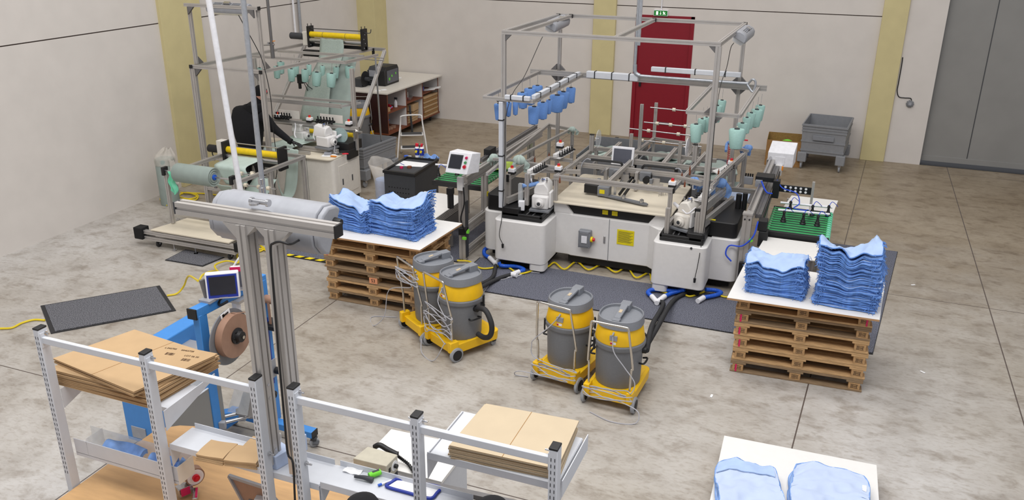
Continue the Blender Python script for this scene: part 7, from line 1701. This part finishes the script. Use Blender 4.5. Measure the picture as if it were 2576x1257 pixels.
# tissue box and tub
c = Z(706, 1160, ZS2+.001); t = thing('tissue_box', 'pale blue tissue box with a white tissue, between the two lamp stand posts', 'tissue box', c)
m = MB().prism([(c.x-.055, c.y-.07), (c.x+.03, c.y-.075), (c.x+.06, c.y+.03), (c.x-.03, c.y+.06)], ZS2+.001, ZS2+.085); B('carton', m, 'cloth_pale2', t, .003)
B('print_patch', MB().box(c.x-.05, c.x-.02, c.y-.073, c.y-.0715, ZS2+.055, ZS2+.07), 'dark_grey', t)
solid(B('tissue', MB().grid(lambda u, v: V(c.x-.015+(u-.5)*(.03+.035*v), c.y+.0+.015*math.sin(6*u+3*v), ZS2+.08+.10*v), 8, 8), 'paper', t), .0015)
c = Z(762, 1142, ZS2+.001); t = thing('wipes_pack', 'white pack with a dark blue edge label at the right end of the middle shelf', 'pack', c); B('pack', MB().box(c.x-.06, c.x, c.y-.02, c.y+.05, ZS2+.001, ZS2+.105), 'cloth_pale2', t, .004); B('blue_label', MB().box(c.x-.016, c.x+.001, c.y-.0215, c.y+.0, ZS2+.01, ZS2+.10), 'blue_frame', t)
# things on the tray shelf
def tz(px, py, dz=.0): p = Z(px, py, ZS4+.002+dz); return p
p = tz(888, 1185); solo('clear_wrap', MB().sheet(lambda u, v: p+V((u-.5)*.10, (v-.5)*.05, .006+.004*math.sin(9*u+5*v)), 8, 6, .004), 'paper', 'white crumpled label wrap on the tray shelf, left of the tape cutter', 'wrapper')
t = thing('knife', 'black and green handled tool lying on the tray shelf', 'tool', tz(930, 1195))
a, b = tz(892, 1198, .014), tz(938, 1207, .014); B('blade_guard', MB().tube([a, a.lerp(b, .5)+V(0, 0, .006), b], lambda u: .008+.008*u, 10, 5), 'dark_grey', t, .0)
a, b = tz(928, 1196, .022), tz(957, 1186, .022); B('green_handle', MB().tube([a, b], .016, 14, 2), 'bright_green', t); B('grip_band', MB().bar(a.lerp(b, .3)+V(0, -.0, .012), a.lerp(b, .9)+V(0, 0, .012), .012, .010), 'dark_grey', t)
t = thing('marker_pen', 'white marker pen with blue cap beside the blue-rimmed board', 'pen', tz(970, 1215))
a, b = tz(985, 1208, .008), tz(960, 1217, .008); B('pen_body', MB().cyl(a, b, .006), 'white_plastic', t); B('blue_cap', MB().cyl(b, b+(b-a)*.35, .007), 'hose_blue', t)
solo('black_pen', MB().cyl(tz(986, 1210, .006), tz(970, 1217, .006), .005), 'black', 'short black pen beside the white marker pen', 'pen')
bq = [tz(968, 1226), tz(1000, 1206), tz(1112, 1228), tz(1085, 1258)]; cc = sum(bq, V(0, 0, 0))/4
t = thing('writing_board', 'white writing board with a thick blue rim on the tray shelf', 'writing board', cc)
ring_ = [p+V(0, 0, .008) for a, b in zip(bq, bq[1:]+bq[:1]) for p in (a.lerp(b, .12), a.lerp(b, .5), a.lerp(b, .88))]
B('blue_rim', MB().tube(ring_, .0085, 8, 5, closed=True), 'blue_frame', t); B('white_face', MB().prism([((cc+(p-cc)*.93).x, (cc+(p-cc)*.93).y) for p in bq], ZS4+.002, ZS4+.008), 'paper', t)
# packing table with plywood top
TZ8 = .80
t = thing('packing_table', 'plywood-topped packing table under the left rack', 'table', (-3.4, 3.3, 0))
XT = xl[0]+.03
poly = [(XT, 3.02), (XT, 3.76), (-3.98, 3.85), (-3.88, 3.88), (-2.45, 3.83), (-2.45, 2.3), (XT, 2.3)]
B('plywood_top', MB().prism(poly[::-1], TZ8-.03, TZ8), 'plywood', t, .003)
for x, y in ((-3.96, 2.4), (-2.53, 2.4), (-3.9, 3.7), (-2.53, 3.7)): B('leg', MB().box(x-.03, x+.03, y-.03, y+.03, .0, TZ8-.031), 'mid_grey', t, .003)
t = thing('packing_table', 'second packing table, its dark rail showing behind the right rack', 'table', (-1.7, 3.2, 0))
B('table_rail', MB().bar(V(-2.42, 3.90, .785), V(-1.1, 3.97, .785), .04, .035), 'alu_dark', t)
B('table_panel', MB().box(-2.44, -1.15, 2.86, 3.87, .74, .77), 'gate_grey', t)
for x, y in ((-2.35, 3.9), (-1.2, 3.95), (-2.35, 2.92), (-1.2, 2.92)): B('leg', MB().box(x-.025, x+.025, y-.025, y+.025, 0, .758 if y > 3 else .739), 'dark_grey', t)
B('side_rail', MB().bar((-2.35, 2.92, .70), (-2.35, 3.9, .70), .04).bar((-1.2, 2.92, .70), (-1.2, 3.95, .70), .04), 'dark_grey', t)
# grey tilted monitor frame
t = thing('tilted_panel', 'tilted grey-framed panel on the plywood table, bottom edge of the picture', 'panel', Z(620, 1230, .9))
a, b, c_, d = Z(576, 1196, 1.05), Z(668, 1226, 1.05), Z(720, 1290, .92), Z(612, 1262, .92)
for p, q_ in ((a, b), (b, c_), (c_, d), (d, a)): B('panel_frame', MB().bar(p, q_, .018, .018), 'lamp_plastic', t)
B('panel_back', MB().plate([a, b, c_, d], .004), 'tape_brown', t); B('panel_bracket', MB().obox(a.lerp(c_, .55)+V(.02, 0, .01), (.03, .09, .01), .3, .5).obox(a.lerp(c_, .65)+V(-.02, -.02, .02), (.06, .04, .01), .3), 'shelf_white', t)
B('panel_stand', MB().box(d.x+.04, d.x+.10, d.y+.0, d.y+.04, TZ8+.001, .95), 'mid_grey', t)
# tape dispenser
p = Z(482, 1240, TZ8+.001); t = thing('tape_dispenser', 'hand tape dispenser with brown tape and red hub on the plywood table', 'tape dispenser', p)
ax = V(.85, -.45, 0).normalized(); c = p+V(.01, .03, .115)
B('tape_roll', MB().lathe([(.036, -.025), (.058, -.025), (.058, .025), (.036, .025)], c, ax, 32), 'tape_brown', t); B('white_disc', MB().lathe([(.050, .0), (.050, .004), (0, .004)], c+ax*.024, ax, 28), 'white_plastic', t)
B('red_hub', MB().cyl(c+ax*.028, c+ax*.045, .022).cyl(c+ax*.045, c+ax*.055, .012), 'red', t)
B('metal_frame', MB().obox(p+V(-.02, -.03, .045), (.06, .09, .06), -.5).obox(p+V(.06, -.03, .03), (.11, .03, .025), -.9), 'steel', t, .004); B('red_side', MB().obox(p+V(.012, -.055, .055), (.006, .055, .05), -.45), 'magenta', t); B('red_grip', MB().obox(p+V(.07, -.03, .046), (.09, .012, .01), -.9), 'magenta', t)
B('clear_guard', MB().obox(p+V(-.05, -.01, .095), (.05, .004, .05), -.4), 'glass_clear', t)
# white low table with sealing controller
t = thing('side_table', 'white side table with a solid white leg, behind the right rack', 'table', (-2.3, 4.2, 0))
ta, tb_, tc, td = Z(985, 1082, .80), Z(1165, 1108, .80), Z(1085, 1203, .80), Z(900, 1160, .80)
ta, tb_, tc, td = V(-2.60, 4.36, 0), V(-2.02, 4.38, 0), V(-2.02, 3.96, 0), V(-2.60, 3.96, 0)
B('table_top', MB().prism([(p.x, p.y) for p in (td, tc, tb_, ta)], .775, .80), 'board_white', t, .002)
B('leg_panel', MB().box(-2.05, -2.03, 3.98, 4.36, .0, .774), 'shelf_white', t); B('leg_panel', MB().box(-2.59, -2.57, 3.98, 4.36, .0, .774), 'shelf_white', t)
zz = .955
t = thing('sealer_controller', 'beige metal controller box with a round dial, on the white side table', 'controller', (-2.4, 3.85, .8))
q4_ = [Z(888, 1152, zz), Z(972, 1172, zz), Z(1000, 1143, zz), Z(925, 1122, zz)]
B('housing', MB().prism([(p.x, p.y) for p in q4_], .801+.04, zz), 'beige', t, .004)
B('rubber_foot', MB().prism([(p.x*.98-.05, p.y*.98+.077) for p in q4_], .801, .84), 'dark_grey', t)
fa, fb = q4_[1], q4_[2]; d = (fb-fa).normalized(); n_ = V(d.y, -d.x, 0)
cc = fa.lerp(fb, .68)+V(0, 0, -.055); B('dial_scale', MB().cyl(cc-n_*.002, cc+n_*.002, .034, n=24), 'paper', t); B('dial_knob', MB().cyl(cc+n_*.002, cc+n_*.022, .014), 'black', t)
cc = fa.lerp(fb, .25)+V(0, 0, -.05); B('rocker_switch', MB().bar(cc-d*.010, cc+d*.010, .006, .03), 'black', t)
cc = q4_[0].lerp(q4_[1], .5)+V(0, -.002, -.06); B('name_plate', MB().bar(cc-V(.03, .001, 0), cc+V(.03, .001, 0), .003, .015), 'lamp_plastic', t)
t = thing('sealer_gun', 'black sealer handpiece with a ribbed cable lying on the white side table', 'tool', Z(975, 1140, .81))
B('handle', MB().tube([Z(942, 1124, .90), Z(955, 1119, .92), Z(975, 1130, .90), Z(1000, 1143, .88)], .018, 10, 5), 'black', t)
P_ = spline([Z(1000, 1146, .86), Z(1012, 1155, .84), Z(1028, 1168, .82), Z(1042, 1188, .82)], 8)
B('ribbed_cable', MB().tube(P_, lambda u: .013 if int(u*24) % 2 else .008, 8, 1), 'black', t); B('trigger', MB().cyl(Z(1001, 1146, .88), Z(1001, 1136, .89), .006), 'black', t)
# ================================================================ lamp stand over the racks
t = thing('lamp_stand', 'slotted aluminium T-shaped lamp stand with two double posts, nearest the camera', 'lamp stand', (-2.57, 3.15, 1.3))
GY = 3.16
for x, z0 in ((-2.640, 1.32), (-2.475, 1.30)):
    B('stand_post', MB().prof((x, GY, z0), (x, GY, 2.70), .055, .09, (0, 1, 0)), 'alu', t)
    for z in (1.40, 1.72, 1.80): B('post_bolt', MB().cyl((x+.0225, GY, z), (x+.030, GY, z), .008), 'steel', t)
B('top_bar', MB().prof((-3.04, GY, 2.733), (-2.115, GY, 2.733), .062, .062), 'alu', t)
B('end_cap', MB().box(-2.1145, -2.105, GY-.031, GY+.031, 2.702, 2.764), 'black', t); B('end_cap', MB().box(-3.05, -3.0405, GY-.031, GY+.031, 2.702, 2.764), 'dark_grey', t)
for x, s_ in ((-2.665, -1), (-2.615, 1), (-2.50, -1), (-2.45, 1)):
    p = V(x, GY, 2.70); e = V(s_*.085 if abs(x+2.5575) > .06 else s_*.055, 0, 0); h = V(0, 0, -.085 if abs(x+2.5575) > .06 else -.055); th = V(0, .035, 0)
    B('corner_bracket', MB().add([p-th, p+e-th, p+h-th, p+th, p+e+th, p+h+th], [(0,1,2),(5,4,3),(0,3,4,1),(1,4,5,2),(2,5,3,0)]), 'alu', t)
B('lamp_clamp', MB().cyl((-2.62, GY+.05, 2.80), (-2.54, GY+.05, 2.80), .012).cyl((-2.60, GY+.03, 2.79), (-2.60, GY+.03, 2.80), .025).cyl((-2.635, GY+.05, 2.80), (-2.62, GY+.05, 2.80), .018).cyl((-2.54, GY+.05, 2.80), (-2.525, GY+.05, 2.80), .018), 'steel', t)
lf = lampfix('stand_lamp', V(-2.62, GY+.24, 2.625), math.radians(-1), .62, 'large grey closed lamp fixed behind the top bar of the lamp stand', math.radians(60))
lf.scale = (.98, 1.5, 1.5)
_q = Yp(762, 592, GY+.20)
B('cable_plug', MB().lathe([(.0, -.01), (.028, 0), (.028, .03), (.012, .05), (0, .05)], _q+V(.02, .02, .02), (-.4, -.6, -.5), 16), 'black', t)
solo('lamp_cable', MB().tube([_q, Yp(758, 600, GY+.14), Yp(748, 606, GY+.06), Yp(730, 614, GY-.05), Yp(705, 608, GY-.065), Yp(688, 612, GY-.065), Yp(681, 625, GY-.065), Yp(686, 700, GY-.065), Yp(700, 880, GY-.065), Yp(716, 1060, GY-.065), Yp(724, 1140, GY-.065), Yp(737, 1165, PY-.04), Yp(742, 1257, PY-.04), Yp(750, 1400, PY-.04)], .006, 8, 5), 'black', 'black lamp cable looping from the big lamp and running down the right stand post', 'cable')
# ================================================================ two packers whose heads just enter the frame
for k, (px, rx_) in enumerate(((919, 1.0), (1245, 1.0))):
    top = Z(px, (1242, 1250)[k], 1.70); hx, hy = top.x, top.y-.03
    t = thing('person', ['person at the packing table, only dark hair at the bottom edge, left one', 'person at the packing table, only black hair at the bottom edge, right one'][k], 'person', (hx, hy-.05, 0))
    J = [(hx, hy-.10, .95, .15, .11), (hx, hy-.09, 1.15, .15, .11), (hx, hy-.07, 1.30, .17, .12), (hx, hy-.03, 1.42, .07), (hx, hy, 1.50, .055), (hx, hy+.01, 1.56, .06),
         (hx+.18, hy-.06, 1.34, .06), (hx+.24, hy+.05, 1.10, .048), (hx+.16, hy+.26, .98, .036), (hx-.18, hy-.06, 1.34, .06), (hx-.24, hy+.05, 1.10, .048), (hx-.16, hy+.26, .98, .036),
         (hx+.10, hy-.10, .86, .09), (hx+.11, hy-.09, .48, .065), (hx+.11, hy-.11, .10, .045), (hx-.10, hy-.10, .86, .09), (hx-.11, hy-.09, .48, .065), (hx-.11, hy-.11, .10, .045)]
    skin_body('body', J, [(0,1),(1,2),(2,3),(3,4),(4,5),(2,6),(6,7),(7,8),(2,9),(9,10),(10,11),(0,12),(12,13),(13,14),(0,15),(15,16),(16,17)], 'jacket_black' if k else 'dark_grey', t)
    hcn = V(hx, hy+.015, 1.585)
    B('head', MB().grid(lambda u, v: hcn+V(.074*math.cos((v-.5)*3.1416)*math.cos(u*6.2832), .09*math.cos((v-.5)*3.1416)*math.sin(u*6.2832), .108*math.sin((v-.5)*3.1416)), 28, 18), 'skin', t)
    B('nose', MB().lathe([(.016, 0), (.008, .02), (0, .026)], hcn+V(0, .082, -.01), (0, 1, 0), 10), 'skin', t)
    B('hair', MB().lathe([(.082, -.03), (.092, .01), (.090, .05), (.070, .095), (.035, .116), (0, .12)], hcn+V(0, -.012, 0), (0, -.08, 1), 28), 'jacket_black', t)
    for sx in (-1, 1):
        w0 = V(hx+sx*.16, hy+.26, .98); H = [(w0.x, w0.y, w0.z, .026), (w0.x, w0.y+.06, w0.z-.02, .032, .02)]; E_ = [(0, 1)]
        for dx in (-.03, -.01, .01, .03): n2 = len(H); H += [(w0.x+dx, w0.y+.10, w0.z-.03, .009), (w0.x+dx*1.1, w0.y+.13, w0.z-.055, .008)]; E_ += [(1, n2), (n2, n2+1)]
        n2 = len(H); H += [(w0.x-sx*.04, w0.y+.04, w0.z-.03, .010)]; E_ += [(0, n2)]
        skin_body('hand', H, E_, 'skin', t)
        B('shoe', MB().prism([(hx+sx*.11-.045, hy-.20), (hx+sx*.11+.045, hy-.20), (hx+sx*.11+.045, hy+.02), (hx+sx*.11, hy+.06), (hx+sx*.11-.045, hy+.02)], .002, .07), 'black', t, .012)
